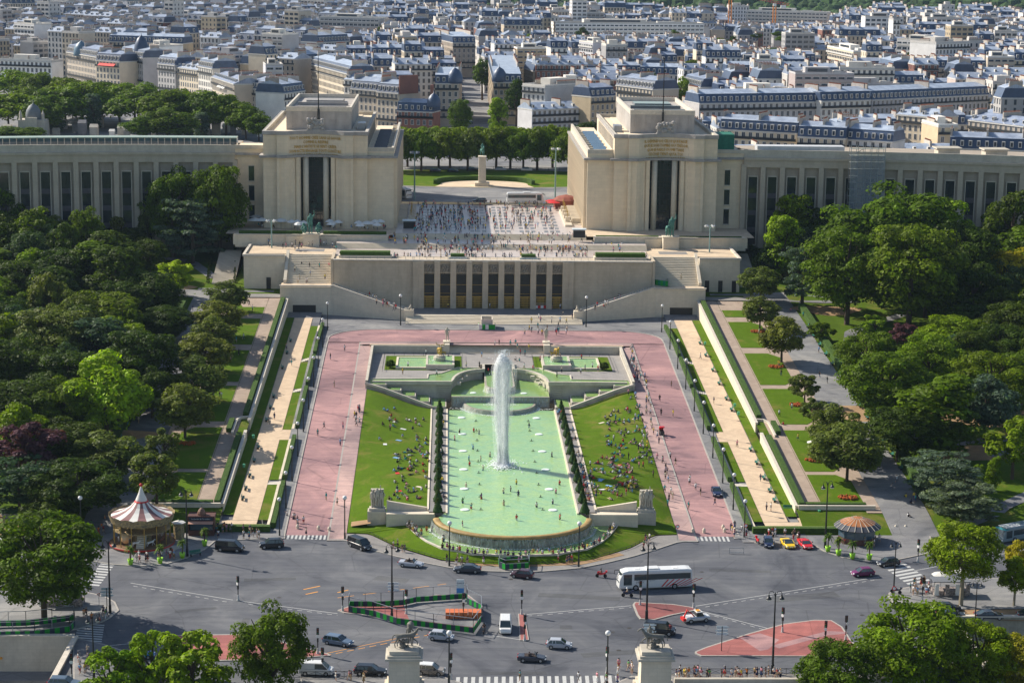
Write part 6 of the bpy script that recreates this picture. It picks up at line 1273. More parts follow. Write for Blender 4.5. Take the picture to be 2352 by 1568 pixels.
def parasol(label, p, r_=1.4, mt=None, h=2.5, group=None, cone=.5):
 o = thing('parasol', label, 'parasol', p, rnd.uniform(0, 1), group); b = MB(); b.tube([(0, 0, 0), (0, 0, h)], .04, 5); b.build('pole', GREYMET, o)
 b = MB(); b.lathe([(r_, h - cone), (r_ * .5, h - cone * .35), (.02, h)], n=8, cap=False); b.lathe([(r_ * .99, h - cone - .02), (.02, h - .03)], n=8, cap=False); b.build('canopy', mt or WHP, o); return o
CREAMC = M('cream_canvas', (.62, .6, .55), .7, .05, 1)
for (u, v, lb_) in ((2160, 1348, 'cream parasol over the right souvenir stall'), (2200, 1338, 'larger cream parasol at the rear of the right souvenir stall'), (1870, 1040, 'cream parasol by the park avenue hedge')): parasol(lb_, W(u, v, .15) if v > 1200 else WG(u, v, zpark), 1.7, CREAMC, 2.8)
STUFF = M('souvenirs', (.3, .25, .22), .7, .9, 3.5, c2=(.03, .03, .04))
for (u, v, w, lb_) in ((2185, 1368, 6., 'souvenir stall with racks and hanging shirts on the right corner'), (140, 1392, 7., 'souvenir stall with racks under the big tree at the left edge')):
 p = W(u, v, .15); r_ = thing('souvenir_stall', lb_, 'market stall', p); b = MB(); b.box(-w / 2, w / 2, 0, 2.4, 0, .9); b.build('counter', STUFF, r_); b = MB(); b.box(-w / 2 - .2, w / 2 + .2, -.3, 2.7, 2.5, 2.65); b.build('roof', M('stall_roof', (.16, .17, .19), .7, .1, 1), r_)
 for k in range(4): x = -w / 2 + .3 + k * (w - .6) / 3; b = MB(); b.box(x - .35, x + .35, -.6, -.45, .3, 2.2); b.build('display_rack', STUFF if k % 2 else WHP, r_)
 for x in (-w / 2, w / 2):
  for y in (0, 2.5): b = MB(); b.bar((x, y, 0), (x, y, 2.5), .08); b.build('post', BLACK, r_)
for k, (a, b_) in enumerate([(1710, 1465, ), (1700, 1490), (1745, 1490), (1875, 1495), (1945, 1503), (1985, 1503), (2025, 1510), (1990, 1520), (2200, 1500), (2210, 1518), (2255, 1505), (140, 1510), (200, 1512), (250, 1502), (285, 1500), (150, 1528), (265, 1524), (235, 1480)]):
 if k < 11: u, v = .3443 * a, .3443 * b_
 else: u, v = 775.2 + .3443 * a, .3443 * b_
 parasol('white cafe parasol on the left pavilion terrace, %s from the left' % ORD[k + 1], W(u, v + 10, 26.3), 2.3 if k in (0, 1, 2, 3, 12) else 1.5, WHP, 3., 'white cafe parasols', .8)
for k, (u, v) in enumerate(((1267, 478), (1271, 482))): parasol('bright red parasol at the rear right corner of the esplanade, %s one' % ('rear' if k == 0 else 'front'), W(u, v, 26.3), 2.2, REDP, 2.8)
p = W(1300, 476, 26.4); b = MB(); b.lathe([(4.5, 2.4), (3, 3.4), (.02, 4.1)], n=10); b.lathe([(4., 0), (4., 2.4)], n=10); tag(b.build('round_pavilion', M('brick_roof', (.28, .09, .06), .8, .15, 1), loc=None), 'low round brick red kiosk by the right rear corner of the esplanade', 'kiosk').location = p
for u, v, lb_ in ((940, 524, 'left'), (1330, 545, 'right')):
 p = W(u, v, 26.3); r_ = thing('esplanade_stall', 'small white roofed stall at the %s pavilion corner' % lb_, 'kiosk', p); b = MB(); b.box(-2, 2, -1.2, 1.2, 2.2, 2.5); b.build('roof', ARW, r_); b = MB(); b.box(-1.7, 1.7, -.9, .9, 0, 1.9); b.build('cabin', BLACK, r_)
def bench_proto():
 r_ = thing('park_bench', 'x', 'bench'); b = MB(); b.box(-.9, .9, -.45, -.05, .42, .47); b.build('seat', M('bench_green', (.03, .16, .12), .5, .15, 2), r_); b = MB(); b.box(-.9, .9, 0, .05, .5, .9); b.build('backrest', _mats['bench_green'], r_)
 for x in (-.75, .75): b = MB(); b.box(x - .04, x + .04, -.42, .02, 0, .42); b.build('leg', BLACK, r_)
 return r_
BN = bench_proto()
for s in SD:
 for k, y in enumerate((385, 391, 399, 409, 418, 438, 448, 457, 470, 482, 496, 508)):
  if (s, k) in ((1, 5), (-1, 8)): continue
  place(BN, (s * 52.6, y, zsand(y)), R(90) * -s, 'green slatted bench on the %s sand walk, %s from the front' % (SN[s], ORD[k + 1]), 'green benches', sc=1.1)
 for k in range(16):
  y = 384 + k * 8.6; place(BN, (s * 81.2, y, zpark(81, y) + .08), R(90) * -s, 'green bench against the hedge of the %s park avenue, %s from the front' % (SN[s], ORD[k + 1]), 'green benches', sc=1.1)
for k, (u, v) in enumerate(((1810, 1162), (1858, 1163))): place(BN, W(u, v + 8, .9), 0, 'green bench at the front return of the right sand walk, %s one' % ('left' if k == 0 else 'right'), 'green benches', sc=1.1)
place(BN, W(448, 1275, .15), R(30), 'bench at the kerb right of the carousel', sc=1.2)
bin_ = MB().lathe([(.26, .35), (.32, 1.05), (.2, 1.1)], n=9).mesh('litter_bin', [M('bin_green', (.1, .4, .22), .5, .1, 1)])
for k, (u, v, g) in enumerate(((2350, 0, 0), (547, 1250, 0))[:0] + ((1691 * .3443, 516.8 + .3443 * 1430, 1), (1627 * .3443, 1028.4 + .3443 * 140, 1), (2696 * 0 + 1548 + .3443 * 405, 516.8 + .3443 * 1220, 1), (1548 + .3443 * 430, 516.8 + .3443 * 1275, 1), (1548 + .3443 * 968, 1028.4 + .3443 * 448, 1), (1548 + .3443 * 207, 516.8 + .3443 * 805, 1))):
 p = WG(u, v, zsand); tag(obj('litter_bin', bin_, None, (p.x, p.y, p.z)), 'pale green litter bin on the %s sand walk, number %d away from the square' % (SN[-1 if p.x < 0 else 1], k + 1) if 0 else 'pale green litter bin on the %s sand walk at the %s' % (SN[-1 if p.x < 0 else 1], ['middle bend', 'front part', 'ramp bend', 'spot just before the ramp', 'front return between two benches', 'rear part'][k]), 'litter bin')
# ------------------------------------------------------------------ vehicles
TYRE = M('tyre', (.015, .015, .015), .8, .1, 3); RIM = M('rim', (.45, .46, .47), .3, .05, 2, metal=.6); HL = M('headlight', (.75, .78, .8), .15, .02, 1, spec=.8); TLM = M('tail_light', (.4, .01, .01), .3, .02, 1); WGL = M('car_glass', (.03, .05, .055), .06, .1, 1, spec=.9)
PLATE = M('number_plate', (.7, .7, .66), .5, .02, 1); SEATM = M('car_seat', (.05, .035, .03), .7, .1, 2)
_cp = {}
def paint(n_, c, r_=.22):
 return M('paint_' + n_, c, r_, .03, 1, spec=.7)
def sect(x, zb, zt, hw, tf=.86, ch=.12):
 return [(x, -hw * .93, zb), (x, -hw, zb + ch), (x, -hw, zt - ch * 1.3), (x, -hw * tf, zt), (x, hw * tf, zt), (x, hw, zt - ch * 1.3), (x, hw, zb + ch), (x, hw * .93, zb)]
CARK = {  # length, half width, belt profile [(x, z top)], greenhouse [(x0, x1) bottom, (x0, x1) top, z top]
 'hatch': (3.95, .84, [(-1.97, .75), (-1.85, .95), (-1.2, 1.0), (.7, .97), (1.1, .9), (1.7, .78), (1.97, .55)], (-1.75, 1.05, -1.35, .35, 1.48)),
 'sedan': (4.7, .89, [(-2.35, .8), (-2.2, .98), (-1.4, 1.0), (.8, .95), (1.3, .9), (2.1, .76), (2.35, .55)], (-1.75, 1.1, -.95, .35, 1.42)),
 'wagon': (4.75, .9, [(-2.37, .8), (-2.25, .95), (-1.4, .98), (.8, .96), (1.3, .9), (2.1, .76), (2.37, .55)], (-2.2, 1.1, -1.85, .35, 1.5)),
 'suv': (4.3, .91, [(-2.15, .9), (-2.05, 1.08), (-1.2, 1.1), (.8, 1.08), (1.2, 1.02), (1.95, .92), (2.15, .65)], (-1.95, 1.15, -1.6, .45, 1.68)),
 'van': (5.0, .97, [(-2.5, 1.0), (-2.45, 1.15), (-1.2, 1.15), (1.1, 1.12), (1.6, 1.08), (2.35, .95), (2.5, .6)], (-2.42, 1.85, -2.3, 1.0, 1.95)),
 'sport': (4.4, .95, [(-2.2, .78), (-2.1, .92), (-1.2, .93), (.6, .85), (1.2, .78), (2.0, .62), (2.2, .42)], (-1.3, 1.1, -.6, .2, 1.18)),
 'cabrio': (4.3, .88, [(-2.15, .78), (-2.0, .93), (-1.2, .95), (.7, .9), (1.2, .85), (1.95, .7), (2.15, .5)], None)}
def car_meshes(kind):
 if kind in _cp: return _cp[kind]
 L, hw, belt, gh = CARK[kind]; d = {}
 b = MB(); hwf = lambda x: hw * (1 - .13 * (abs(x) / (L / 2)) ** 4); b.loft([sect(x, .24 if 0 < i < len(belt) - 1 else .34, z, hwf(x) * (.93 if i in (0, len(belt) - 1) else 1)) for i, (x, z) in enumerate(belt)])
 me = b.mesh('body', [None], False); d['body'] = me
 zb = 1.0 if kind != 'van' else 1.13
 if gh:
  x0, x1, t0, t1, zt = gh; zb = max(z for _, z in belt) - .05; hb = hw * .93; ht = hw * .78
  g = MB(); g.loft([[(x0, -hb, zb), (x1, -hb, zb - .04), (x1, hb, zb - .04), (x0, hb, zb)], [(t0, -ht, zt - .05), (t1, -ht, zt - .05), (t1, ht, zt - .05), (t0, ht, zt - .05)]]); d['glass'] = g.mesh('windows', [WGL])
  r_ = MB(); e = .05; r_.loft([[(t0 - e, -ht - e, zt - .09), (t1 + e, -ht - e, zt - .09), (t1 + e, ht + e, zt - .09), (t0 - e, ht + e, zt - .09)], [(t0 + .12, -ht + .1, zt), (t1 - .1, -ht + .1, zt), (t1 - .1, ht - .1, zt), (t0 + .12, ht - .1, zt)]]); d['roof'] = r_.mesh('roof', [None])
  q = MB()
  for s in SD:
   q.bar((x0, s * hb, zb), (t0, s * (ht + .02), zt - .06), .1); q.bar((x1, s * hb, zb - .04), (t1, s * (ht + .02), zt - .06), .08)
   for xx in ((x0 + x1) / 2 - .1, x0 + .75) if kind != 'sport' else (x0 + .5,): f = (xx - x0) / (x1 - x0); q.bar((xx, s * (hb + .005), zb), (lerp(t0, t1, f), s * (ht + .01), zt - .06), .08)
   if kind == 'van' : q.face([(x0 + .03, s * (hb + .012), zb), (-.1, s * (hb + .012), zb), (-.1, s * (ht + .03), zt - .08), (t0, s * (ht + .03), zt - .08)][::s])
  d['pillars'] = q.mesh('pillars', [None])
 else:
  g = MB(); g.bar((.75, -.68, .98), (.35, -.6, 1.38), .04); g.bar((.75, .68, .98), (.35, .6, 1.38), .04); g.face([(.75, -.66, .98), (.75, .66, .98), (.35, .6, 1.38), (.35, -.6, 1.38)]); d['glass'] = g.mesh('windscreen', [WGL])
  r_ = MB(); r_.box(-1.1, .65, -.66, .66, .93, .97)
  for y in (-.35, .35): r_.box(-.5, -.3, y - .24, y + .24, .95, 1.3); r_.box(-.3, .2, y - .24, y + .24, .95, 1.05)
  d['seats'] = r_.mesh('seats', [SEATM])
 wr = .33 if kind not in ('van', 'suv') else .36; w = MB(); w.lathe([(wr * .55, -.11), (wr, -.1), (wr, .1), (wr * .55, .11)], n=16); t = MB(); t.add(w, Matrix.Rotation(R(90), 4, 'X')); d['tyre'] = t.mesh('wheel', [TYRE])
 w = MB(); w.lathe([(.02, .125), (wr * .6, .115), (wr * .6, -.115), (.02, -.125)], n=10); t = MB(); t.add(w, Matrix.Rotation(R(90), 4, 'X')); d['rim'] = t.mesh('rim', [RIM]); d['wx'] = (L * .31, -L * .3, hw - .1, wr)
 zf = belt[-2][1] - .14; h = MB(); h.box(-.1, .06, -.17, .17, -.07, .07); d['hl'] = h.mesh('headlight', [HL]); d['tl'] = h.mesh('tail_light', [TLM]); d['lp'] = (L / 2 - .1, hw * .7, zf, -L / 2 + .06, belt[1][1] - .14)
 h = MB(); h.box(-.02, .02, -.26, .26, -.06, .06); d['pl'] = h.mesh('number_plate', [PLATE]); h = MB(); h.box(-.1, .1, -.1, .1, -.06, .08); d['mir'] = h.mesh('wing_mirror', [BLACK]); _cp[kind] = d; return d
def car(kind, p, rz, pt, label, roof=None, group=None, sc=1., cat='car'):
 d = car_meshes(kind); r_ = thing('parked_car' if 'parked' in label else cat, label, cat, p, rz, group); r_.scale = (sc, sc, sc)
 setmat(obj('body', d['body'], r_), pt); obj('windows' if kind != 'cabrio' else 'windscreen', d['glass'], r_)
 if 'roof' in d: setmat(obj('roof', d['roof'], r_), roof or pt); setmat(obj('pillars', d['pillars'], r_), pt)
 else: obj('seats', d['seats'], r_)
 xf, xr, y, z = d['wx']
 for x in (xf, xr):
  for s in SD: w = obj('wheel', d['tyre'], r_, (x, s * y, z)); obj('rim', d['rim'], w)
 xf, y, z, xb, zb = d['lp']
 for s in SD: obj('headlight', d['hl'], r_, (xf, s * y, z)); obj('tail_light', d['tl'], r_, (xb, s * y, zb)); obj('wing_mirror', d['mir'], r_, (.75 if kind != 'van' else 1.4, s * (d['wx'][2] + .22), 1.02 if kind != 'van' else 1.25))
 obj('number_plate', d['pl'], r_, (xf + .12, 0, .45)); obj('number_plate', d['pl'], r_, (xb - .06, 0, .6)); return r_
def at2(rear, front, z=0.):
 a, b = W(*rear, z), W(*front, z); c = (a + b) / 2; return Vector((c.x, c.y, z)), math.atan2(b.y - a.y, b.x - a.x), (b - a).length
BK = paint('black', (.012, .013, .016)); SV = paint('silver', (.42, .44, .48)); WT = paint('white', (.72, .72, .7)); NV = paint('navy', (.015, .025, .07)); GR = paint('graphite', (.05, .055, .07)); BE = paint('beige', (.3, .26, .22)); PU = paint('purple', (.16, .015, .09)); AU = paint('aubergine', (.06, .02, .03)); BL = paint('blue', (.03, .2, .5)); YE = paint('yellow', (.85, .55, .01)); RE = paint('red', (.65, .015, .02)); BG = paint('blue_grey', (.12, .17, .24))
CARS = [('van', (497, 1262), (560, 1266), BK, 'black people carrier on the asphalt right of the carousel', None), ('suv', (650, 1256), (598, 1258), BK, 'dark small off-roader stopped before the left zebra crossing', None),
  ('van', (805, 1250), (848, 1266), BK, 'black minibus turning at the left foot of the fountain pavement', None), ('cabrio', (919, 1298), (969, 1302), SV, 'silver open convertible at the left pavement kerb', None), ('sedan', (1105, 1314), (1042, 1312), GR, 'dark blue saloon at the kerb before the fountain tip', None),
  ('hatch', (1224, 1328), (1174, 1323), AU, 'dark aubergine hatchback at the kerb before the small green enclosure', None), ('wagon', (745, 1474), (808, 1484), BG, 'blue grey estate car on the lower left asphalt', None), ('hatch', (986, 1466), (1040, 1470), SV, 'silver hatchback below the works fence', None),
  ('van', (1161, 1430), (1161, 1462), WT, 'white van facing the camera between the works fence and the narrow island', None), ('hatch', (1258, 1486), (1310, 1488), SV, 'small silver hatchback right of the narrow island', None), ('cabrio', (1193, 1516), (1250, 1518), GR, 'dark blue open convertible in the lower middle of the asphalt', None),
  ('wagon', (817, 1546), (884, 1549), BK, 'black taxi left of the left bridge pylon', None), ('suv', (958, 1545), (1019, 1549), BE, 'brown crossover with white roof right of the left bridge pylon', WT), ('van', (1480, 1452), (1550, 1457), BK, 'black van passing above the right bridge pylon', None),
  ('sedan', (1640, 1124), (1651, 1146), NV, 'navy car driving down the right red road', None), ('hatch', (1763, 1244), (1767, 1261), NV, 'small dark blue car parked at the right kerb left of the yellow car', None), ('sport', (1799, 1243), (1820, 1264), YE, 'yellow sports car parked at the right kerb', BK),
  ('sport', (1837, 1243), (1862, 1266), RE, 'red sports car parked at the right kerb', None), ('hatch', (2004, 1320), (1958, 1323), PU, 'purple hatchback driving below the right kiosk', None), ('hatch', (2058, 1297), (2022, 1300), BK, 'small black car at the kerb corner right of the kiosk', None),
  ('sedan', (2150, 1402), (2200, 1402), BK, 'rear black saloon in the quay road at the right', None), ('sedan', (2154, 1419), (2216, 1419), BK, 'front black saloon in the quay road at the right', None), ('sedan', (2243, 1420), (2300, 1420), GR, 'dark grey saloon half way along the right quay parapet', None), ('sedan', (2338, 1419), (2400, 1419), BK, 'black car cut by the right edge of the picture', None),
  ('van', (697, 1546), (756, 1548), WT, 'white delivery van at the bottom behind the tall tree', None), ('hatch', (300, 1508), (350, 1510), BL, 'bright blue car half hidden by the lower left trees', None), ('wagon', (115, 1575), (182, 1577), BG, 'blue grey car at the bottom left corner', None),
  ('suv', (-20, 1256), (24, 1262), WT, 'white off-roader at the left edge behind the tree', None), ('hatch', (-35, 1290), (10, 1292), NV, 'navy car at the left edge below the white off-roader', None)]
for kind, a, b_, pt, lb_, rf in CARS:
 z = 0 if a[1] > 1200 or a[0] > 2000 else zroad(W(*b_, 1).y) + .02
 p, rz, L = at2(a, b_, z); car(kind, p, rz, pt, lb_, rf, sc=1.04)
p, rz, L = at2((1119, 465), (1083, 465), 27); car('wagon', p, rz, GR, 'dark estate car on the road behind the esplanade', None)
LET = M('lettering_dark', (.05, .06, .1), .5, .05, 1)
def coach(label, p, rz, L=12.6, stripes=None, text=None, col_=WT, H=3.5, band=None, rear=True):
 r_ = thing('coach', label, 'bus', p, rz); hw = 1.26; b = MB()
 st_ = [(-L / 2, .5, H - .5, .95), (-L / 2 + .15, .38, H - .1, 1.), (-L / 2 + .8, .35, H, 1.), (L / 2 - 1.6, .35, H, 1.), (L / 2 - .6, .35, H - .25, .98), (L / 2 - .1, .38, H - 1.3, .93), (L / 2, .45, 1.2, .9)]
 b.loft([sect(x, a, c, hw * k, .88, .2) for x, a, c, k in st_]); b.build('body', col_, r_, smooth=False)
 for s in SD: g = MB(); g.box(-L / 2 + .3, L / 2 - 2.6, s * (hw + .004) - .01, s * (hw + .004) + .01, H - 1.65, H - .62); g.build('side_windows', WGL, r_)
 for s in SD: g = MB(); g.prism([(L / 2 - 2.2, 0), (L / 2 - .75, 0), (L / 2 - .75, .02), (L / 2 - 2.2, .02)], 1.0, H - .6); g2 = MB(); g2.add(g, Matrix.Translation((0, s * (hw + .0) - .01, 0))); g2.build('cab_window', WGL, r_)
 g = MB(); g.face([(L / 2 + .02, -1., 1.35), (L / 2 + .02, 1., 1.35), (L / 2 - .42, 1., H - .42), (L / 2 - .42, -1., H - .42)]); g.build('windscreen', WGL, r_); g = MB(); g.box(-L / 2 - .03, -L / 2 - .005, -.9, .9, 1.9, H - .7); g.build('rear_window', WGL, r_)
 g = MB(); g.box(-.6, 1.6, -.8, .8, H - .02, H + .22); g.build('air_unit', col_, r_)
 for x in (-3.6, 3.2): g = MB(); g.box(x - .45, x + .45, -.4, .4, H - .02, H + .06); g.build('roof_hatch', GLOBE, r_)
 d = car_meshes('van')
 for x in (L / 2 - 2.9, -L / 2 + 3.1):
  for s in SD: w = obj('wheel', d['tyre'], r_, (x, s * 1.17, .5), sc=1.42); obj('rim', d['rim'], w)
 for s in SD: obj('headlight', d['hl'], r_, (L / 2 - .05, s * .95, .75)); g = MB(); g.tube([(L / 2 - .5, s * 1.0, H - .4), (L / 2 + .3, s * 1.35, H - .5), (L / 2 + .35, s * 1.4, H - 1.2)], .07, 5); g.build('mirror_arm', BLACK, r_)
 sd_ = 1 if math.cos(rz) < 0 else -1
 if stripes:
  for k in range(7):
   x = -L / 2 + 5.2 - k * .66; g = MB(); y = sd_ * (hw + .012); q = .05 + .01 * k
   g.face([(x, y, .55), (x + .3, y, .55), (x - 1.1 - .35 * k + .3, y, H - 1.7), (x - 1.1 - .35 * k, y, H - 1.7)][::-sd_]); g.build('red_stripe', RE, r_)
 if text:
  for body, size, x, z, mt in text:
   me = textmesh(body, size, .008, 'LEFT'); me.materials.append(mt); o = obj('lettering', me, r_, (x, sd_ * (hw + .015), z)); o.rotation_euler = (R(90), 0, math.pi if sd_ > 0 else 0)
 if band: g = MB();
 return r_
p, rz, L = at2((1588, 1345), (1416, 1352)); coach('white coach with red diagonal stripes crossing the square', p, rz, 12.9, True, [('LE·BUS\nDIRECT', .42, 3.5, 1.75, LET), ('PARIS\nAEROPORT', .2, 1.2, 1.85, LET)])
p, rz, L = at2((1165, 467), (1247, 467), 27); coach('white touring coach on the road behind the esplanade', p, rz, 11.8)
p, rz, L = at2((905, 452), (938, 458), 27); coach('white coach half hidden by the left pavilion', p, rz, 9)
p, rz, L = at2((2420, 1222), (2272, 1250), 0); TEAL = paint('teal', (.05, .3, .34)); r_ = coach('city bus with teal trim entering from the right edge', p, rz, 12, None, None, paint('bus_grey', (.2, .26, .28)), 3.0); b = MB(); b.box(-5.7, 5.2, -1.1, 1.1, 2.99, 3.08); b.build('roof_panel', WT, r_); b = MB(); b.box(4.6, 5.8, -1.27, 1.27, 2.6, 2.8); b.build('teal_band', TEAL, r_)
p, rz, L = at2((1572, 1429), (1627, 1424)); tk = thing('tow_truck', 'white recovery pickup with red crane carrying a scooter by the small red island', 'truck', p, rz)
b = MB(); b.loft([sect(x, .45, z, .88) for x, z in ((-2.1, 1.05), (-.2, 1.1), (.9, 1.12), (1.3, 1.1), (2.05, 1.02), (2.15, .8))]); b.build('body', WT, tk); b = MB(); b.loft([[(-.3, -.8, 1.08), (1.1, -.8, 1.08), (1.1, .8, 1.08), (-.3, .8, 1.08)], [(-.2, -.68, 1.75), (.7, -.68, 1.75), (.7, .68, 1.75), (-.2, .68, 1.75)]]); b.build('cab_windows', WGL, tk)
b = MB(); b.obox((.25, 0), 1.05, 1.5, 1.74, 1.85); b.build('cab_roof', WT, tk); b = MB(); b.bar((-.5, -.3, 1.1), (-1.7, -.3, 2.1), .16); b.bar((-.5, .3, 1.1), (-1.7, .3, 2.1), .16); b.bar((-1.7, 0, 2.1), (-2.4, 0, .6), .2); b.box(-2.6, -2.1, -.7, .7, .45, .9); b.build('crane', REDP, tk)
b = MB(); b.box(-.1, .5, -.4, .4, 1.86, 1.98); b.build('light_bar', ORANGEP, tk); b = MB(); b.box(-1.4, 1.9, -.895, -.885, .95, 1.02); b.build('blue_stripe', BL, tk)
d = car_meshes('suv')
for x in (1.35, -1.3):
 for s in SD: w = obj('wheel', d['tyre'], tk, (x, s * .8, .38), sc=1.1); obj('rim', d['rim'], w)
def moto(label, p, rz, mt, rider=True, cat='motorcycle', top='black'):
 r_ = thing('motorcycle', label, cat, p, rz); d = car_meshes('hatch')
 for x in (.72, -.68): w = obj('wheel', d['tyre'], r_, (x, 0, .31)); w.scale = (.95, .7, .95)
 b = MB(); b.loft([sect(-.85, .75, .95, .12), sect(-.3, .55, .85, .18), sect(.2, .45, 1.0, .2), sect(.6, .6, 1.1, .12), sect(.75, .7, .95, .06)]); b.build('fairing', mt, r_); b = MB(); b.bar((.55, -.35, 1.05), (.55, .35, 1.05), .05); b.bar((.72, 0, .3), (.5, 0, 1.05), .08); b.build('fork_and_handlebar', BLACK, r_)
 b = MB(); b.box(-1.05, -.7, -.2, .2, .95, 1.25); b.build('top_box', mt, r_)
 if rider:
  q = person(p + Vector((0, 0, .32)), rz + R(90), 'bench', top, 'black', 'trousers', 'dark', 1, 'helmeted rider in %s riding the %s' % (top, label))
  h = MB(); P0 = pts('bench')['hea']; h.ball((P0[0], P0[1], P0[2] + .05), .17, 10); h.build('helmet', BLACK if top != 'cream' else GLOBE, q, smooth=True)
 return r_
moto('red motorcycle with red top box left of the coach', W(1381, 1325, 0), R(172), RE); moto('dark scooter below the front of the coach', W(1441, 1370, 0), R(170), NV, True, 'scooter', 'cream'); moto('dark motorbike facing the camera right of the works fence', W(1112, 1452, 0), R(-95), GR)
moto('red scooter at the left kerb among the right parked cars', W(1740, 1247, .15), R(-80), RE, False, 'scooter'); moto('dark scooter parked on the right corner pavement', W(2058, 1362, .15), R(150), GR, False, 'scooter')
p = W(1521, 1000, 5); p = WG(1521, 1000, zroad); r_ = thing('rickshaw', 'red canopied cycle rickshaw on the right red road', 'rickshaw', p, R(-80)); d = car_meshes('hatch')
for x, y in ((1.2, 0), (-.4, .5), (-.4, -.5)): w = obj('wheel', d['tyre'], r_, (x, y, .33)); w.scale = (1, .5, 1)
b = MB(); b.loft([sect(-.9, .5, 1.2, .5), sect(-.2, .4, .9, .52), sect(.3, .35, .6, .4)]); b.build('seat_box', BLACK, r_); b = MB(); b.loft([sect(-1., 1.1, 1.9, .5), sect(-.6, 1.75, 2., .55), sect(.2, 1.8, 1.95, .5)]); b.build('canopy', RE, r_); b = MB(); b.tube([(-.2, 0, .5), (1.0, 0, .7), (1.2, 0, .33)], .04, 5); b.bar((1., -.3, 1.05), (1., .3, 1.05), .04); b.build('cycle_frame', BLACK, r_)
cm = MB(); cm.loft([sect(x, .25, z, .85) for x, z in ((-2, .7), (-1.8, .95), (1.1, .95), (1.9, .8), (2, .5))]); cm.loft([[(-1.7, -.75, .95), (1., -.75, .95), (1., .75, .95), (-1.7, .75, .95)], [(-1.3, -.62, 1.45), (.4, -.62, 1.45), (.4, .62, 1.45), (-1.3, .62, 1.45)]], 1); cmm = cm.mesh('street_car', [None, WGL])
pp = [GR, WT, BK, SV, NV, BK, SV, GR, WT, BG, BK, SV]; pnm = ['dark grey', 'white', 'black', 'silver', 'navy', 'black', 'silver', 'dark grey', 'white', 'blue grey', 'black', 'silver']
for k in range(18):
 y = 925 + k * 14; o = obj('parked_car', cmm, None, (1.5 - (y - 925) * .018 - 3.6, y, 27.05), R(91)); o.data = cmm; o.material_slots[0].link = 'OBJECT'; o.material_slots[0].material = pp[k % 12]
 tag(o, '%s car parked in the narrow street beyond the place, %s from near' % (pnm[k % 12], ORD[k + 1]), 'car', 'cars parked in the narrow street')
for k, (u, v) in enumerate(((1000, 395), (1040, 396), (1085, 393), (1150, 392), (1210, 393))):
 p = W(u, v, 27.05); o = obj('parked_car', cmm, None, p, R(rnd.uniform(-8, 8))); o.material_slots[0].link = 'OBJECT'; o.material_slots[0].material = pp[(k * 5) % 12]
 tag(o, '%s car under the trees behind the equestrian statue, %s from the left' % (pnm[(k * 5) % 12], ORD[k + 1]), 'car', 'cars under the trees of the round place')
# ------------------------------------------------------------------ the round place behind the esplanade
mb = MB(); rect(mb, -270, 270, 646, 760, 26.98)
for s in SD: rect(mb, *sorted((s * 76, s * 400)), 607, 646.1, 26.5)
rect(mb, -700, 700, 760, 1500, 26.98, 6, 4); rect(mb, -1800, 1800, 1500, 2300, 26.97, 6, 4)
struct('city_ground', mb, ASPH2)
mb = MB(); rect(mb, -1700, 1700, 2300, 9000, 20, 2, 2); rect(mb, -900, 900, -600, 200.2, -12); struct('far_ground', mb, M('far_green', (.03, .06, .02), 1, .3, .01))
mb = MB(); c = (0, 712); P_ = [(58 * math.cos(R(a)), 712 + 27 * math.sin(R(a))) for a in range(0, 360, 8)]; mb.face([(x, y, 27.1) for x, y in P_]); struct('round_lawn', mb, GRASS2 if 0 else GRASS)
mb = MB(); mb.prism([(59 * math.cos(R(a)), 712 + 28 * math.sin(R(a))) for a in range(0, 360, 8)], 26.9, 27.06); struct('round_kerb', mb, KERB)
mb = MB(); mb.face([(x, y, 27.12) for x, y in [(-17, 685.5), (17, 685.5), (15, 692)] + [(15 * math.cos(R(a)), 695 + 9 * math.sin(R(a))) for a in range(0, 181, 15)] + [(-15, 692)]]); struct('statue_court', mb, TERR)
h = MB(); P_ = [(17.5 * math.cos(R(a)), 694 + 12.5 * math.sin(R(a))) for a in range(-5, 186, 10)]; A = offset(P_, 1.2); h.prism(P_ + A[::-1], 27.1, 28.6); tag(h.build('hedge', HEDGE, loc=(0, 705, 27)), 'curved dark hedge behind the equestrian statue', 'hedge')
r_ = thing('equestrian_statue', 'green bronze rider on horseback on a tall white stone pedestal in the round lawn', 'statue', (-.8, 690, 27.1)); b = MB(); b.obox((0, 0), 5, 5, 0, 1.2); b.obox((0, 0), 2.6, 3.2, 1.2, 9.6, 0, 0, .9); b.obox((0, 0), 2.8, 3.6, 9.6, 10.1); b.build('pedestal', STONE3, r_)
setmat(obj('horse', horse_mesh(1.75), r_, (0, .3, 10.1), R(-80)), BRONZE); setmat(obj('rider', man_mesh('bench', 2.0, 1.2), r_, (0, .2, 11.9), 0), BRONZE)
f = MB(); r_ = thing('low_fence', 'low dark fence round the far edge of the round lawn', 'fence', (0, 740, 27)); L = [(60 * math.cos(R(a)), 712 + 29 * math.sin(R(a))) for a in range(10, 171, 4)]
for a, b_ in zip(L, L[1:]): f.bar((*a, 28), (*b_, 28), .12); f.bar((*a, 27), (*a, 28.1), .12)
f.build('rail', BLACK, r_, world=True)
for k, (u, v) in enumerate(((1048, 467), (985, 464), (1100, 467), (1160, 470), (1200, 470))): hoard('crowd_barrier', 'short row of grey crowd barriers behind the esplanade, %s from the left' % ORD[[2, 1, 3, 4, 5][k]], 'barrier', [(u, v), (u + 30, v)], 26.9, .2, 1.1, (GREYMET, GREYMET))
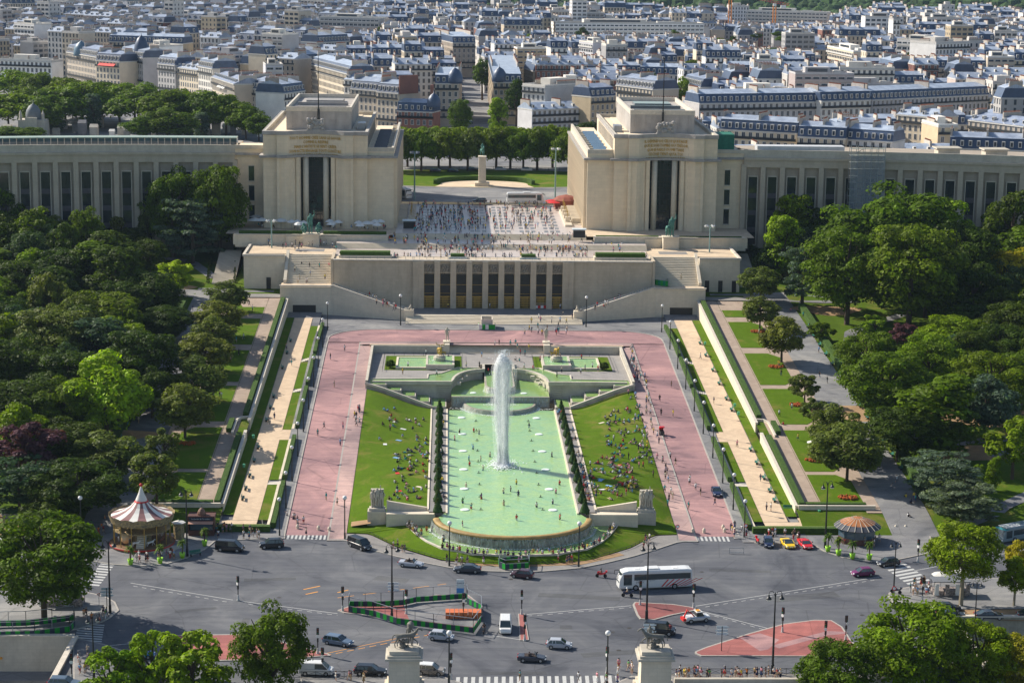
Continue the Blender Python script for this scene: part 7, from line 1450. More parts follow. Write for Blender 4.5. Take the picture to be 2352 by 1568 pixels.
# ------------------------------------------------------------------ trees
BARK = M('bark', (.09, .065, .045), .95, .25, 2); BARKP = M('pale_bark', (.28, .24, .17), .9, .35, 1.5)
LG = {'dark': (.048, .08, .006), 'mid': (.088, .14, .004), 'green': (.14, .21, .004), 'bright': (.17, .27, .008), 'lime': (.25, .36, .01), 'yellow': (.3, .27, .012), 'cedar': (.1, .14, .095), 'purple': (.1, .04, .055), 'olive': (.115, .145, .025), 'fir': (.05, .09, .04)}
LM = {k: M('leaves_' + k, c, .55, .2, 1, kind='leaf', spec=.25) for k, c in LG.items()}
def crown_mesh(shape, seed, nleaf=7000, leaf=.42, rx=1., rz_=1., clumps=46, clr=.32, base=-.75):
 """unit crown (radius 1, centred at the origin) of leaf quads gathered in clumps"""
 g = np.random.default_rng(seed); C_ = []
 for k in range(clumps):
  for _ in range(40):
   d = g.normal(size=3); d /= np.linalg.norm(d); q = g.uniform(.55, .9)
   if shape == 'round': p = d * q;
   elif shape == 'dome': p = d * q; p[2] = abs(p[2]) * 1.0 - .25
   elif shape == 'column': p = np.array([d[0] * .62 * q, d[1] * .62 * q, g.uniform(-.95, .95)]); p[:2] *= (1 - .35 * abs(p[2]) ** 3)
   elif shape == 'cone': z = g.uniform(-.95, .9); w = (1 - z) / 2 * .75 + .05; a = g.uniform(0, 6.28); p = np.array([w * math.cos(a) * g.uniform(.5, 1), w * math.sin(a) * g.uniform(.5, 1), z])
   elif shape == 'layer': z = -.8 + 1.6 * (k % 8) / 8 + g.uniform(-.03, .03); w = math.sqrt(max(.05, 1 - (z * .8 + .1) ** 2)) * g.uniform(.25, 1.0); a = g.uniform(0, 6.28); p = np.array([w * math.cos(a), w * math.sin(a), z])
   if p[2] > base: break
  C_.append(p)
 C_ = np.array(C_); rr = g.uniform(.7, 1.25, clumps) * clr; n = nleaf; ci = g.integers(0, clumps, n); d = g.normal(size=(n, 3)); d /= np.linalg.norm(d, axis=1)[:, None]
 d[:, 2] = np.where(g.random(n) < .62, np.abs(d[:, 2]), d[:, 2]); rad = rr[ci] * g.uniform(.72, 1.08, n); fl = np.array([1, 1, .28 if shape == 'layer' else .8])
 P_ = C_[ci] + d * rad[:, None] * fl
 if shape == 'round' : P_[:, 2] *= .92
 nrm = d * np.array([1, 1, 1.0]) + g.normal(size=(n, 3)) * .45 + np.array([0, 0, .35]); nrm /= np.linalg.norm(nrm, axis=1)[:, None]
 t = np.cross(nrm, g.normal(size=(n, 3))); t /= np.linalg.norm(t, axis=1)[:, None]; u_ = np.cross(nrm, t); s_ = (leaf * g.uniform(.6, 1.3, n) / 2)[:, None]
 V_ = np.stack([P_ - t * s_ - u_ * s_ * .6, P_ + t * s_ - u_ * s_ * .6, P_ + t * s_ + u_ * s_ * .6, P_ - t * s_ + u_ * s_ * .6], 1).reshape(-1, 3)
 me = bpy.data.meshes.new('crown'); me.vertices.add(4 * n); me.vertices.foreach_set('co', V_.astype(np.float32).ravel()); me.loops.add(4 * n); me.loops.foreach_set('vertex_index', np.arange(4 * n, dtype=np.int32)); me.polygons.add(n); me.polygons.foreach_set('loop_start', np.arange(0, 4 * n, 4, dtype=np.int32))
 me.update(calc_edges=True); me.materials.append(None); return me
CM = {'round': [crown_mesh('round', s, 8200, .085, clumps=52, clr=.3) for s in (1, 2, 3)], 'dome': [crown_mesh('dome', s, 8600, .08, clumps=60, clr=.27, base=-.5) for s in (4, 5, 6)], 'column': [crown_mesh('column', s, 7000, .075, clumps=60, clr=.24, base=-2) for s in (7, 8)],
   'cone': [crown_mesh('cone', s, 5200, .06, clumps=90, clr=.14, base=-2) for s in (9,)], 'layer': [crown_mesh('layer', s, 8000, .07, clumps=90, clr=.22, base=-2) for s in (10, 11)], 'loose': [crown_mesh('round', s, 4600, .1, clumps=30, clr=.26) for s in (12, 13)], 'big': [crown_mesh('round', s, 15000, .055, clumps=85, clr=.24) for s in (14, 15)]}
def trunk_mesh(seed):
 b = MB(); rr = random.Random(seed); b.tube([(0, 0, -.05), (rr.uniform(-.01, .01), 0, .3), (rr.uniform(-.03, .03), rr.uniform(-.03, .03), .62), (rr.uniform(-.05, .05), rr.uniform(-.05, .05), .85)], [.036, .028, .02, .006], 7)
 for k in range(6): a = k * 1.05 + rr.uniform(0, .6); h = rr.uniform(.32, .55); b.tube([(0, 0, h), (.12 * math.cos(a), .12 * math.sin(a), h + .13), (.24 * math.cos(a), .24 * math.sin(a), h + .3)], [.018, .012, .004], 5)
 return b.mesh('trunk', [None])
TM = [trunk_mesh(s) for s in (1, 2, 3)]
ti = [0]
def tree(p, H, rx, shape, colr, label, group=None, cb=.3, name='tree', bark=None, ry=None, loose=False, cat='tree', rzc=None):
 """H total height; the crown fills from cb*H to H"""
 ti[0] += 1; k = ti[0]; r_ = thing(name, label, cat, p, rnd.uniform(0, 6.28), group)
 t = obj('trunk', TM[k % 3], r_); t.scale = (H * .8, H * .8, H); setmat(t, bark or BARK)
 ms = CM[shape]; c = obj('crown', ms[k % len(ms)], r_, (0, 0, H * (1 + cb) / 2)); hz = H * (1 - cb) / 2
 c.scale = (rx * (1 / .62 if shape == 'column' else (1 / .8 if shape == 'cone' else 1)), (ry or rx) * (1 / .62 if shape == 'column' else (1 / .8 if shape == 'cone' else 1)), hz);
 if shape == 'dome': c.scale = (rx, ry or rx, hz * 1.25); c.location.z = H * cb + hz * .75
 setmat(c, LM[colr]); return r_
def tp(u, vt, vb, zb=None, g=zpark):
 """ground point from (u, vb) and the tree height so that its top reaches vt"""
 p = WG(u, vb, g) if zb is None else W(u, vb, zb); top = WY(u, vt, p.y).z; return p, top - p.z
PK = [ # left park from the back
(60, 425, 560, 8, 'big', 'dark', 'large dark broad tree before the left palace wing at the picture edge'), (180, 452, 520, 4.5, 'round', 'dark', 'small dark tree at the foot of the left palace wing'),
(345, 440, 575, 4, 'round', 'olive', 'olive green tree left of the tall pair before the left wing'), (400, 375, 590, 7, 'big', 'mid', 'tall mid green tree before the left palace wing, left of the pair'), (505, 367, 590, 7.5, 'big', 'mid', 'tall mid green tree before the left palace wing, right of the pair'),
(443, 432, 605, 8, 'layer', 'cedar', 'blue grey spreading cedar in front of the tall pair of trees'), (272, 500, 580, 2.2, 'column', 'olive', 'narrow olive conifer before the left palace wing'),
(58, 512, 600, 4.5, 'cone', 'cedar', 'small blue conifer in the rear left park'), (120, 495, 600, 5.5, 'round', 'olive', 'olive tree behind the blue conifer in the rear left park'), (240, 540, 650, 5.2, 'round', 'bright', 'small bright green topped tree by the rear left park path'),
(150, 565, 700, 8, 'big', 'dark', 'broad very dark tree in the rear left park'), (45, 590, 720, 9, 'big', 'dark', 'broad dark tree at the left edge below the rear park'), (400, 595, 680, 5.0, 'loose', 'lime', 'small yellow green tree at the rear of the left park lawn'),
(330, 540, 600, 3, 'loose', 'olive', 'thin young tree by the left park bench row'), (350, 620, 740, 7, 'big', 'dark', 'dark tree left of the yellow green tree'), (440, 560, 0, 0, '', '', ''),
(235, 665, 800, 9, 'big', 'mid', 'broad deep green tree in the middle of the left park'), (120, 700, 870, 9.5, 'big', 'olive', 'big olive green tree in the middle left park'), (25, 760, 930, 9, 'big', 'dark', 'dark tree at the left edge in mid park'),
(320, 750, 920, 8, 'big', 'dark', 'dark tree right of the big olive tree'), (60, 860, 1010, 9.5, 'big', 'dark', 'huge dark crown at the left edge above the purple tree'), (245, 810, 1015, 7.4, 'round', 'lime', 'bright lime green tree standing out in the left park'),
(150, 960, 1080, 7, 'big', 'dark', 'dark crown behind the lime green tree'), (65, 965, 1120, 6.2, 'loose', 'purple', 'purple brown leaved small tree at the lower left park'), (245, 992, 1110, 6, 'round', 'olive', 'round olive shrub-like tree below the lime green tree'),
(45, 1040, 1180, 7, 'layer', 'fir', 'spreading dark fir at the lower left park edge'), (180, 1050, 1195, 8, 'big', 'dark', 'broad dark tree behind the carousel path'), (120, 1120, 1225, 5, 'round', 'dark', 'low dark tree above the steps left of the carousel'),
(300, 880, 960, 5, 'round', 'dark', 'small dark tree right behind the lime green tree'), (380, 700, 790, 6, 'big', 'dark', 'dark tree by the left avenue in the rear'),
(522, 645, 720, 5.2, 'round', 'olive', 'avenue tree nearest the theatre on the left lawns'), (500, 690, 780, 5.6, 'round', 'olive', 'second avenue tree from the theatre on the left lawns'), (470, 765, 860, 5.6, 'round', 'olive', 'third avenue tree from the theatre on the left lawns'), (452, 820, 930, 5.6, 'round', 'olive', 'fourth avenue tree from the theatre on the left lawns'),
(425, 880, 1005, 5.6, 'round', 'olive', 'fifth avenue tree from the theatre on the left lawns'), (378, 980, 1080, 3.6, 'loose', 'olive', 'small avenue tree beside the left flower bed'), (360, 1030, 1165, 5.2, 'loose', 'olive', 'avenue tree on the front left lawn by the carousel'),
(490, 725, 815, 5, 'round', 'olive', 'extra avenue tree between the second and third on the left lawns'),
(1795, 498, 640, 4.6, 'column', 'bright', 'fresh green poplar-like tree before the right palace wing'), (1842, 545, 700, 5.5, 'layer', 'cedar', 'grey blue pine with bare trunk in the rear right park'), (2040, 415, 690, 16, 'big', 'mid', 'enormous dome of green trees before the right palace wing'),
(2130, 440, 690, 12, 'big', 'green', 'bright topped tree on the right shoulder of the enormous crown'), (1945, 510, 745, 10.5, 'big', 'mid', 'large tree at the left foot of the enormous crown'), (2085, 500, 765, 12, 'big', 'mid', 'large dark tree right of the twin trunks'), (2200, 500, 720, 9.5, 'big', 'dark', 'dark tree behind the enormous crown to its right'),
(2320, 440, 640, 7, 'round', 'dark', 'dark blue-green tree at the right edge before the wing'), (2325, 560, 720, 8, 'big', 'yellow', 'yellow green tree at the right edge in the rear park'), (2320, 690, 830, 8, 'big', 'dark', 'dark tree at the right edge below the yellow one'),
(2230, 600, 760, 8, 'big', 'dark', 'dark tree between the enormous crown and the yellow tree'), (1745, 612, 695, 5.4, 'round', 'olive', 'avenue tree nearest the theatre on the right lawns'), (1745, 680, 755, 4.6, 'round', 'olive', 'second avenue tree from the theatre on the right lawns'), (1795, 725, 832, 5.0, 'round', 'olive', 'third avenue tree from the theatre on the right lawns'),
(1848, 855, 925, 3.6, 'loose', 'olive', 'small fourth avenue tree on the right lawns'), (1868, 912, 975, 3., 'loose', 'olive', 'small fifth avenue tree on the right lawns'), (1915, 930, 1050, 5.4, 'round', 'olive', 'sixth avenue tree on the right lawns'), (1945, 970, 1105, 6.2, 'round', 'olive', 'large front avenue tree on the right lawns'),
(1884, 738, 785, 3.4, 'loose', 'mid', 'small feathery tree on the right park lawn'), (2010, 720, 780, 3.6, 'loose', 'bright', 'weeping light green willow in the right park'), (2075, 740, 800, 4, 'loose', 'purple', 'purple leaved tree in the middle of the right park'), (2190, 720, 830, 8, 'big', 'green', 'broad yellowish green tree right of the purple tree'),
(1985, 750, 880, 6.5, 'big', 'mid', 'mid green tree left of the purple tree'), (2035, 800, 990, 9, 'big', 'mid', 'big green tree standing in front of the purple tree'), (2140, 870, 1050, 7.5, 'column', 'mid', 'tall narrow tree in the middle right park'), (2130, 760, 900, 7, 'big', 'green', 'yellow green crown behind the tall narrow tree'),
(2270, 800, 960, 8, 'big', 'mid', 'rounded mid green tree at the far right centre'), (2260, 860, 1010, 6, 'round', 'cedar', 'grey green tree leaning at the far right'), (2325, 950, 1100, 5.5, 'loose', 'green', 'light green tree with slim trunk at the right edge'), (2160, 1030, 1150, 6.5, 'layer', 'cedar', 'wide blue grey cedar in the lower right park, left one'),
(2210, 1090, 1200, 6, 'layer', 'cedar', 'wide blue grey cedar in the lower right park, right one'), (2060, 930, 1060, 6, 'big', 'dark', 'dark tree right of the large avenue tree'), (2280, 1050, 1125, 1.4, 'column', 'green', 'slim young tree on the lower right lawn'), (2245, 1068, 1130, 1.2, 'column', 'green', 'second slim young tree on the lower right lawn'),
(2300, 740, 870, 7, 'big', 'dark', 'dark crown behind the grey green tree at right'), (2345, 800, 930, 7, 'big', 'mid', 'crown cut by the right edge in mid park'), (1720, 560, 600, 3, 'round', 'dark', 'dark bush at the foot of the right terrace block'), (1765, 560, 640, 4, 'round', 'dark', 'dark tree behind the fresh green poplar'),
(2160, 600, 700, 8, 'big', 'mid', 'green crown in the shade behind the dark right tree'), (280, 640, 760, 7, 'big', 'dark', 'dark crown behind the deep green left tree'), (20, 680, 800, 7, 'big', 'dark', 'shaded crown at the left edge above mid park'), (160, 800, 960, 8, 'big', 'dark', 'shaded crown below the big olive tree'), (350, 840, 960, 4.5, 'big', 'dark', 'shaded tree overhanging the left avenue'),
(345, 545, 640, 5, 'big', 'dark', 'dark tree left of the cedar foot'), (190, 500, 590, 6, 'big', 'dark', 'shaded tree along the left wing'), (300, 520, 585, 5, 'big', 'dark', 'shaded low tree before the left wing windows')]
for q in PK:
 if not q[3]: continue
 u, vt, vb, r_, sh, cl, lb_ = q; p, H = tp(u, vt, vb); tree(p, max(3, H), r_ * (1.22 if r_ > 5.5 else 1.1), sh, cl, lb_, cb=.1 if sh in ('big', 'column', 'cone', 'layer') else .12)
TP_ = [WG(q[0], q[2], zpark) for q in PK if q[3]]; fl_ = []
for s in SD:
 for i in range(7):
  for j in range(17):
   x, y = s * (90 + i * 12 + rnd.uniform(-4, 4)), 386 + j * 12.5 + rnd.uniform(-4, 4)
   if s > 0 and (x < 108 and y < 560 or y < 425) or s < 0 and (y > 540 and x > -100): continue
   u, v, q = PIX((x, y, zpark(x, y)))
   if not -60 < u < 2410 or any((x - t.x) ** 2 + (y - t.y) ** 2 < 64 for t in TP_): continue
   if s < 0 and (150 < u < 350 and 920 < v < 1200 or u < 140 and 1090 < v < 1220): continue
   fl_.append((x, y))
fl_.sort(key=lambda a: PIX((*a, 10))[0]); nl = sum(1 for a in fl_ if a[0] < 0)
for k, (x, y) in enumerate(fl_):
 i = k if x < 0 else k - nl; tree(Vector((x, y, zpark(x, y))), rnd.uniform(10, 19), rnd.uniform(4.5, 8.5), rnd.choice(['big', 'big', 'round', 'column', 'dome']), rnd.choice(['dark', 'mid', 'dark', 'olive', 'green', 'fir']), 'canopy tree filling the %s park, %s from the picture left' % ('left' if x < 0 else 'right', ORD[i + 1]), 'canopy trees of the parks', cb=.15)
for u, vt, vb, r_, sh, cl, cb, lb_, bk, zb in ((98, 1168, 1425, 10.5, 'big', 'mid', .1, 'large leafy plane tree over the souvenir stall at the left', BARK, .1), (2212, 1192, 1390, 6.7, 'big', 'green', .25, 'plane tree with pale trunk over the right souvenir stall', BARKP, .1), (622, 1380, 1640, 6., 'big', 'mid', .0, 'tall oval tree in the lower left foreground', BARK, -4.),
  (2332, 1280, 1390, 3.2, 'round', 'green', .25, 'yellowish plane tree at the right edge', BARKP, .1), (2338, 1240, 1330, 2.3, 'round', 'yellow', .25, 'small golden tree beside the city bus', BARK, .1), (440, 1440, 1650, 5.8, 'loose', 'bright', .1, 'light green tree at the bottom left, rightmost of the trio', BARK, -5.), (352, 1440, 1640, 4.8, 'loose', 'bright', .1, 'light green tree at the bottom left, middle of the trio', BARK, -5.), (250, 1484, 1650, 4.6, 'loose', 'bright', .1, 'light green tree at the bottom left, leftmost of the trio', BARK, -5.),
  (2095, 1370, 1640, 9., 'big', 'green', .1, 'large green tree filling the lower right foreground', BARK, -6.), (1925, 1462, 1660, 6.4, 'big', 'mid', .1, 'rounded tree at the bottom right beside the red island', BARK, -5.), (2245, 1415, 1640, 6.0, 'big', 'green', .1, 'tree at the bottom right behind the parapet', BARK, -6.), (2330, 1450, 1640, 5, 'big', 'yellow', .1, 'yellow green tree at the bottom right corner', BARK, -6.)):
 p = W(u, vb, zb); p = Vector((p.x, max(p.y, 272.), zb)) if zb < 0 else p; q = WY(u, vt, p.y); p.x = WY(u, (vt + min(vb, 1560)) / 2, p.y).x; tree(p, q.z - zb, r_, sh, cl, lb_, cb=cb if zb > 0 else .2, bark=bk, name='plane_tree' if 'plane' in lb_ else 'tree')
for k in range(13):
 u = 905 + k * 33 + rnd.uniform(-6, 6); p = W(u, 386 + rnd.uniform(-4, 8) + (6 if k in (0, 12) else 0), 27); H = rnd.uniform(16, 18.5)
 tree(p, H, rnd.uniform(7, 8.2), 'dome', rnd.choice(['green', 'mid', 'green', 'olive']), 'rounded tree in the row behind the equestrian statue, %s from the left' % ORD[k + 1], 'trees of the round place', cb=.14)
for k in range(9):
 u = 920 + k * 45; p = W(u, 352, 27); tree(p, 12, 7.5, 'dome', 'green', 'tree in the back row beyond the round place, %s from the left' % ORD[k + 1], 'trees of the round place', cb=.2)
p = W(1145, 320, 27); tree(p, 17, 4.2, 'column', 'bright', 'bright green pointed tree at the near right of the narrow street', cb=.1); p = W(1058, 318, 27); tree(p, 17.5, 5.6, 'big', 'mid', 'dark green tree at the near left of the narrow street', cb=.1); p = W(1350, 330, 27); tree(p, 9, 7, 'round', 'dark', 'low dark trees at the foot of the white apartment house', cb=.1)
CT = [(20, 200, 300, 12), (60, 185, 290, 11), (105, 155, 250, 10), (40, 150, 235, 10), (150, 165, 275, 11), (130, 190, 300, 11), (190, 172, 290, 10), (235, 175, 280, 11), (275, 180, 285, 10), (310, 175, 285, 10), (335, 185, 300, 13), (395, 190, 305, 12), (440, 195, 300, 11), (490, 195, 310, 11), (520, 205, 312, 9), (230, 200, 290, 10), (100, 225, 310, 7), (565, 240, 320, 6), (595, 262, 325, 5), (610, 235, 300, 5), (385, 248, 325, 8), (335, 265, 325, 7), (410, 260, 325, 7), (175, 185, 270, 9), (20, 290, 322, 7), (70, 292, 325, 5)]
for k, (u, vt, vb, r_) in enumerate(CT):
 p = W(u, vb, 27); H = WY(u, vt, p.y).z - 27; tree(p, H, r_ * 1.3, 'dome' if k < 16 else 'round', ['green', 'mid', 'mid'][k % 3] if k < 17 else 'mid', 'cemetery tree behind the left palace wing, %s from the left' % ORD[1 + sorted(CT).index((u, vt, vb, r_))], 'cemetery trees', cb=.18)
for k, (u, vt, vb) in enumerate(((215, 218, 300), (130, 250, 305), (462, 260, 318))): p = W(u, vb, 27); tree(p, WY(u, vt, p.y).z - 27, 3.6, 'column', 'cedar', 'pale blue conical conifer among the cemetery graves, %s' % ['middle one', 'left one', 'right one'][k], cb=.05)
cone = crown_mesh('cone', 31, 2600, .09, clumps=120, clr=.1, base=-2)
for s in SD:
 for k in range(12):
  y = 368.6 + k * 7.5; r_ = thing('yew_cone', 'clipped dark yew cone on the %s pool terrace, %s from the weir' % (SN[s], ORD[k + 1]), 'topiary', (s * 13.9 - .2, y, 3.6), rnd.uniform(0, 6), 'clipped cones along the pool')
  b = MB(); b.tube([(0, 0, 0), (0, 0, .5)], .08, 5); b.build('trunk', BARK, r_); b = MB(); b.lathe([(.85, .3), (.95, .6), (.02, 3.1)], n=12); c0 = b.build('clipped_core', M('yew_core', (.025, .06, .012), .9, .3, 6), r_); c = obj('crown', cone, r_, (0, 0, 1.5)); c.scale = (1.4, 1.4, 1.6); setmat(c, LM['dark'])
for u, v, lb_ in ((775.2 + .3443 * 355, 516.8 + .3443 * 950, 'left'), (775.2 + .3443 * 1780, 516.8 + .3443 * 965, 'right')):
 p = W(u, v, 7.8); r_ = thing('round_bush', 'clipped round dark bush on the %s square lawn' % lb_, 'bush', p); b = MB(); b.tube([(0, 0, 0), (0, 0, .4)], .08, 5); b.build('stem', BARK, r_); c = obj('foliage', CM['round'][0], r_, (0, 0, .95)); c.scale = (1.3, 1.3, 1.0); setmat(c, LM['dark'])
for u, v, lb_ in ((618, 645, 'left of the projector mast'), (634, 646, 'right of the projector mast')): r_ = palm_pot('tall palm at the foot of the left side block, ' + lb_, W(u, v, 14.2), pot=False); r_.scale = (2.2, 2.2, 2.2)
for k in range(6):
 for sx in (0, 1):
  u, v = lerp(488 + sx * 52, 478 + sx * 62, k / 5), lerp(580, 650, k / 5); p = WG(u, v, zpark); r_ = thing('yew_cone', 'dark cone shrub on the %s edge of the left park stairs, %s from top' % (['left', 'right'][sx], ORD[k + 1]), 'topiary', p, 0, 'cones of the park stairs'); c = obj('crown', cone, r_, (0, 0, 1.5)); c.scale = (1, 1, 1.5); setmat(c, LM['dark']); b = MB(); b.tube([(0, 0, 0), (0, 0, .5)], .08, 5); b.build('trunk', BARK, r_)
for (ua, va, ub, vb, w, lb_) in ((512, 652, 512, 578, 6.3, 'long shaded flight of steps climbing the rear left park'), (1722, 660, 1722, 590, 5., 'flight of steps at the rear of the right park')):
 a = WG(ua, va, zpark); b = MB();
 for j in range(30): b.box(a.x - w / 2, a.x + w / 2, a.y + j * .75, a.y + 24, a.z - 2, a.z + .12 + j * .2)
 tag(b.build('park_stairs', STONE2, loc=tuple(a)), lb_, 'steps')
# ------------------------------------------------------------------ the city
WC = {'cream': (.64, .55, .42), 'pale': (.68, .65, .6), 'white': (.8, .79, .77), 'ochre': (.52, .42, .28), 'grey': (.42, .41, .4), 'rose': (.56, .47, .42), 'brick': (.26, .12, .09)}
WM = {k: M('wall_' + k, c, .85, .1, .25, rand=.3) for k, c in WC.items()}
SLATE = M('slate', (.045, .075, .14), .45, .2, .4, rand=.25, spec=.5); ZINC = M('zinc', (.36, .42, .52), .4, .12, .5, kind='stripes', pitch=.8, rand=.22, spec=.5); TILE = M('roof_tile', (.3, .14, .09), .8, .2, 1, rand=.2)
FLAT = M('flat_roof', (.32, .31, .29), .9, .2, .4, rand=.25); CHIM = M('chimney_plaster', (.44, .4, .35), .9, .15, .6, rand=.25); POT = M('chimney_pot', (.22, .08, .045), .8, .1, 2); WINM = M('window_pane', (.035, .05, .07), .15, .4, .2, spec=.7); SHUT = M('window_surround', (.6, .58, .54), .7, .1, 1); IRON = M('balcony_iron', (.03, .035, .04), .6, .1, 1)
def qd(b, x0, x1, y, z0, z1, mi, f=-1):
 p = [(x0, y, z0), (x1, y, z0), (x1, y, z1), (x0, y, z1)]; b.face(p if f < 0 else p[::-1], mi)
def qx(b, x, y0, y1, z0, z1, mi, f=1):
 p = [(x, y0, z0), (x, y1, z0), (x, y1, z1), (x, y0, z1)]; b.face(p if f > 0 else p[::-1], mi)
_hp = {}
def house_meshes(w, d, fl, style, seed, lod=0, wins=True):
 """wall (0 wall, 1 pane, 2 iron, 3 surround), roof (0 slate/flat, 1 zinc, 2 pane, 3 surround, 4 wall), chimneys (0 plaster, 1 pots); front faces -y"""
 k = (w, d, fl, style, seed, lod, wins)
 if k in _hp: return _hp[k]
 rr = random.Random(hash((w, d, fl, seed)) & 0xffff); fh = 3.15 if style != 'modern' else 2.9; H = fl * fh + .8; b = MB(); x0, x1 = -w / 2, w / 2
 b.box(x0, x1, 0, d, -6, H, 0, False)
 n = max(2, int(w / (2.5 if style != 'modern' else 3.4))); px = w / n; sidew = rr.random() < .45 or d > 40
 if wins or d > 40:
  for f in range(fl):
   z0 = f * fh + 1.2; z1 = z0 + (2. if style != 'modern' else 1.5)
   for i in range(n):
    xc = x0 + (i + .5) * px; hw = .55 if style != 'modern' else px * .36
    if not wins: continue
    if lod == 0: qd(b, xc - hw - .14, xc + hw + .14, -.03, z0 - .12, z1 + .2, 3)
    qd(b, xc - hw, xc + hw, -.06, z0, z1, 1)
    if lod == 0 or f % 2: qd(b, xc - hw, xc + hw, d + .04, z0, z1, 1, 1)
   if sidew:
    m_ = max(1, int(d / 3.2))
    for i in range(m_): yc = (i + .5) * d / m_; qx(b, x1 + .04, yc - .5, yc + .5, z0, z1, 1); qx(b, x0 - .04, yc - .5, yc + .5, z0, z1, 1, -1)
   if lod == 0 and (f in (1, fl - 1) or style == 'modern'): b.box(x0, x1, -.55, -.02, z0 - .35, z0 - .2, 3); qd(b, x0, x1, -.56, z0 - .2, z0 + .55, 2 if style != 'modern' else 0) if f or 1 else 0
 if style != 'modern': b.box(x0 - .1, x1 + .1, -.4, d + .3, H - .5, H - .1, 3)
 wall = b.mesh('wall', [None, WINM, IRON, SHUT]); r_ = MB(); z = H
 if style == 'mansard':
  a, hgt = 1.3, 3.6; r_.loft([[(x0, -.1, z), (x1, -.1, z), (x1, d + .1, z), (x0, d + .1, z)], [(x0 + .02, a, z + hgt), (x1 - .02, a, z + hgt), (x1 - .02, d - a, z + hgt), (x0 + .02, d - a, z + hgt)]], 0)
  r_.loft([[(x0, a - .2, z + hgt), (x1, a - .2, z + hgt), (x1, d - a + .2, z + hgt), (x0, d - a + .2, z + hgt)], [(x0, d / 2 - .1, z + hgt + 1.5), (x1, d / 2 - .1, z + hgt + 1.5), (x1, d / 2 + .1, z + hgt + 1.5), (x0, d / 2 + .1, z + hgt + 1.5)]], 1)
  if lod < 2:
   for i in range(n):
    xc = x0 + (i + .5) * px
    if lod and i % 2: continue
    r_.box(xc - .6, xc + .6, -.05, 1.6, z + .7, z + 2.6, 3); qd(r_, xc - .4, xc + .4, -.08, z + .9, z + 2.35, 2)
 elif style == 'zinc':
  rz2 = 2.6; r_.loft([[(x0, -.3, z), (x1, -.3, z), (x1, d + .3, z), (x0, d + .3, z)], [(x0, d / 2 - 1, z + rz2), (x1, d / 2 - 1, z + rz2), (x1, d / 2 + 1, z + rz2), (x0, d / 2 + 1, z + rz2)]], 1)
  if lod < 2:
   for i in range(0, n, 2): xc = x0 + (i + .5) * px; r_.box(xc - .5, xc + .5, .9, 2.4, z + .6, z + 1.9, 3); qd(r_, xc - .35, xc + .35, .87, z + .8, z + 1.7, 2)
 else:
  r_.box(x0, x1, 0, d, z, z + .12, 0);
  for bx in ((x0, x1, 0, .3), (x0, x1, d - .3, d)): r_.box(*bx, z + .12, z + .9, 4)
  r_.box(x0, x0 + .3, .3, d - .3, z + .12, z + .9, 4); r_.box(x1 - .3, x1, .3, d - .3, z + .12, z + .9, 4)
  r_.box(x0 + w * .2, x0 + w * .62, d * .3, d * .7, z + .12, z + 3., 4); r_.box(x0 + w * .7, x0 + w * .82, d * .4, d * .6, z + .12, z + 1.6, 3)
  if style == 'modern': qd(r_, x0 + w * .24, x0 + w * .58, d * .3 - .03, z + 1, z + 2.4, 2)
 roof = r_.mesh('roof', [SLATE if style == 'mansard' else FLAT, ZINC, WINM, SHUT, WM['pale']]); c = MB(); cs_ = []; zt = H + {'mansard': 5.1, 'zinc': 2.6}.get(style, .9)
 if style != 'modern':
  for x in (x0 + .35, x1 - .35) + ((0.,) if w > 17 else ()):
   c1 = c; c = MB(); y0 = rr.uniform(.12, .3) * d; y1 = rr.uniform(.6, .9) * d; c.box(x - .32, x + .32, y0, y1, H, zt + 1.1, 0)
   for j in range(int((y1 - y0) / (.7 if lod == 0 else 1.3))): y = y0 + .4 + j * (.7 if lod == 0 else 1.3); c.box(x - .14, x + .14, y - .14, y + .14, zt + 1.1, zt + 1.6, 1)
   cs_.append(c); c1.add(c); c = c1
  if rr.random() < .5: c.box(x0 + w * .35, x0 + w * .35 + 1.8, d * .55, d * .55 + .6, H, zt + 1.3, 0)
 else: c.box(x0 + w * .4, x0 + w * .46, d * .75, d * .8, H, H + 2.2, 0)
 _hp[k] = (wall, roof, [q.mesh('chimney', [CHIM, POT]) for q in cs_] if lod < 1 else [c.mesh('chimney', [CHIM, POT])], b, r_, c); return _hp[k]
STY = {'mansard': 'slate mansard roof', 'zinc': 'low zinc roof', 'flat': 'flat roof', 'modern': 'flat roof and banded modern windows'}
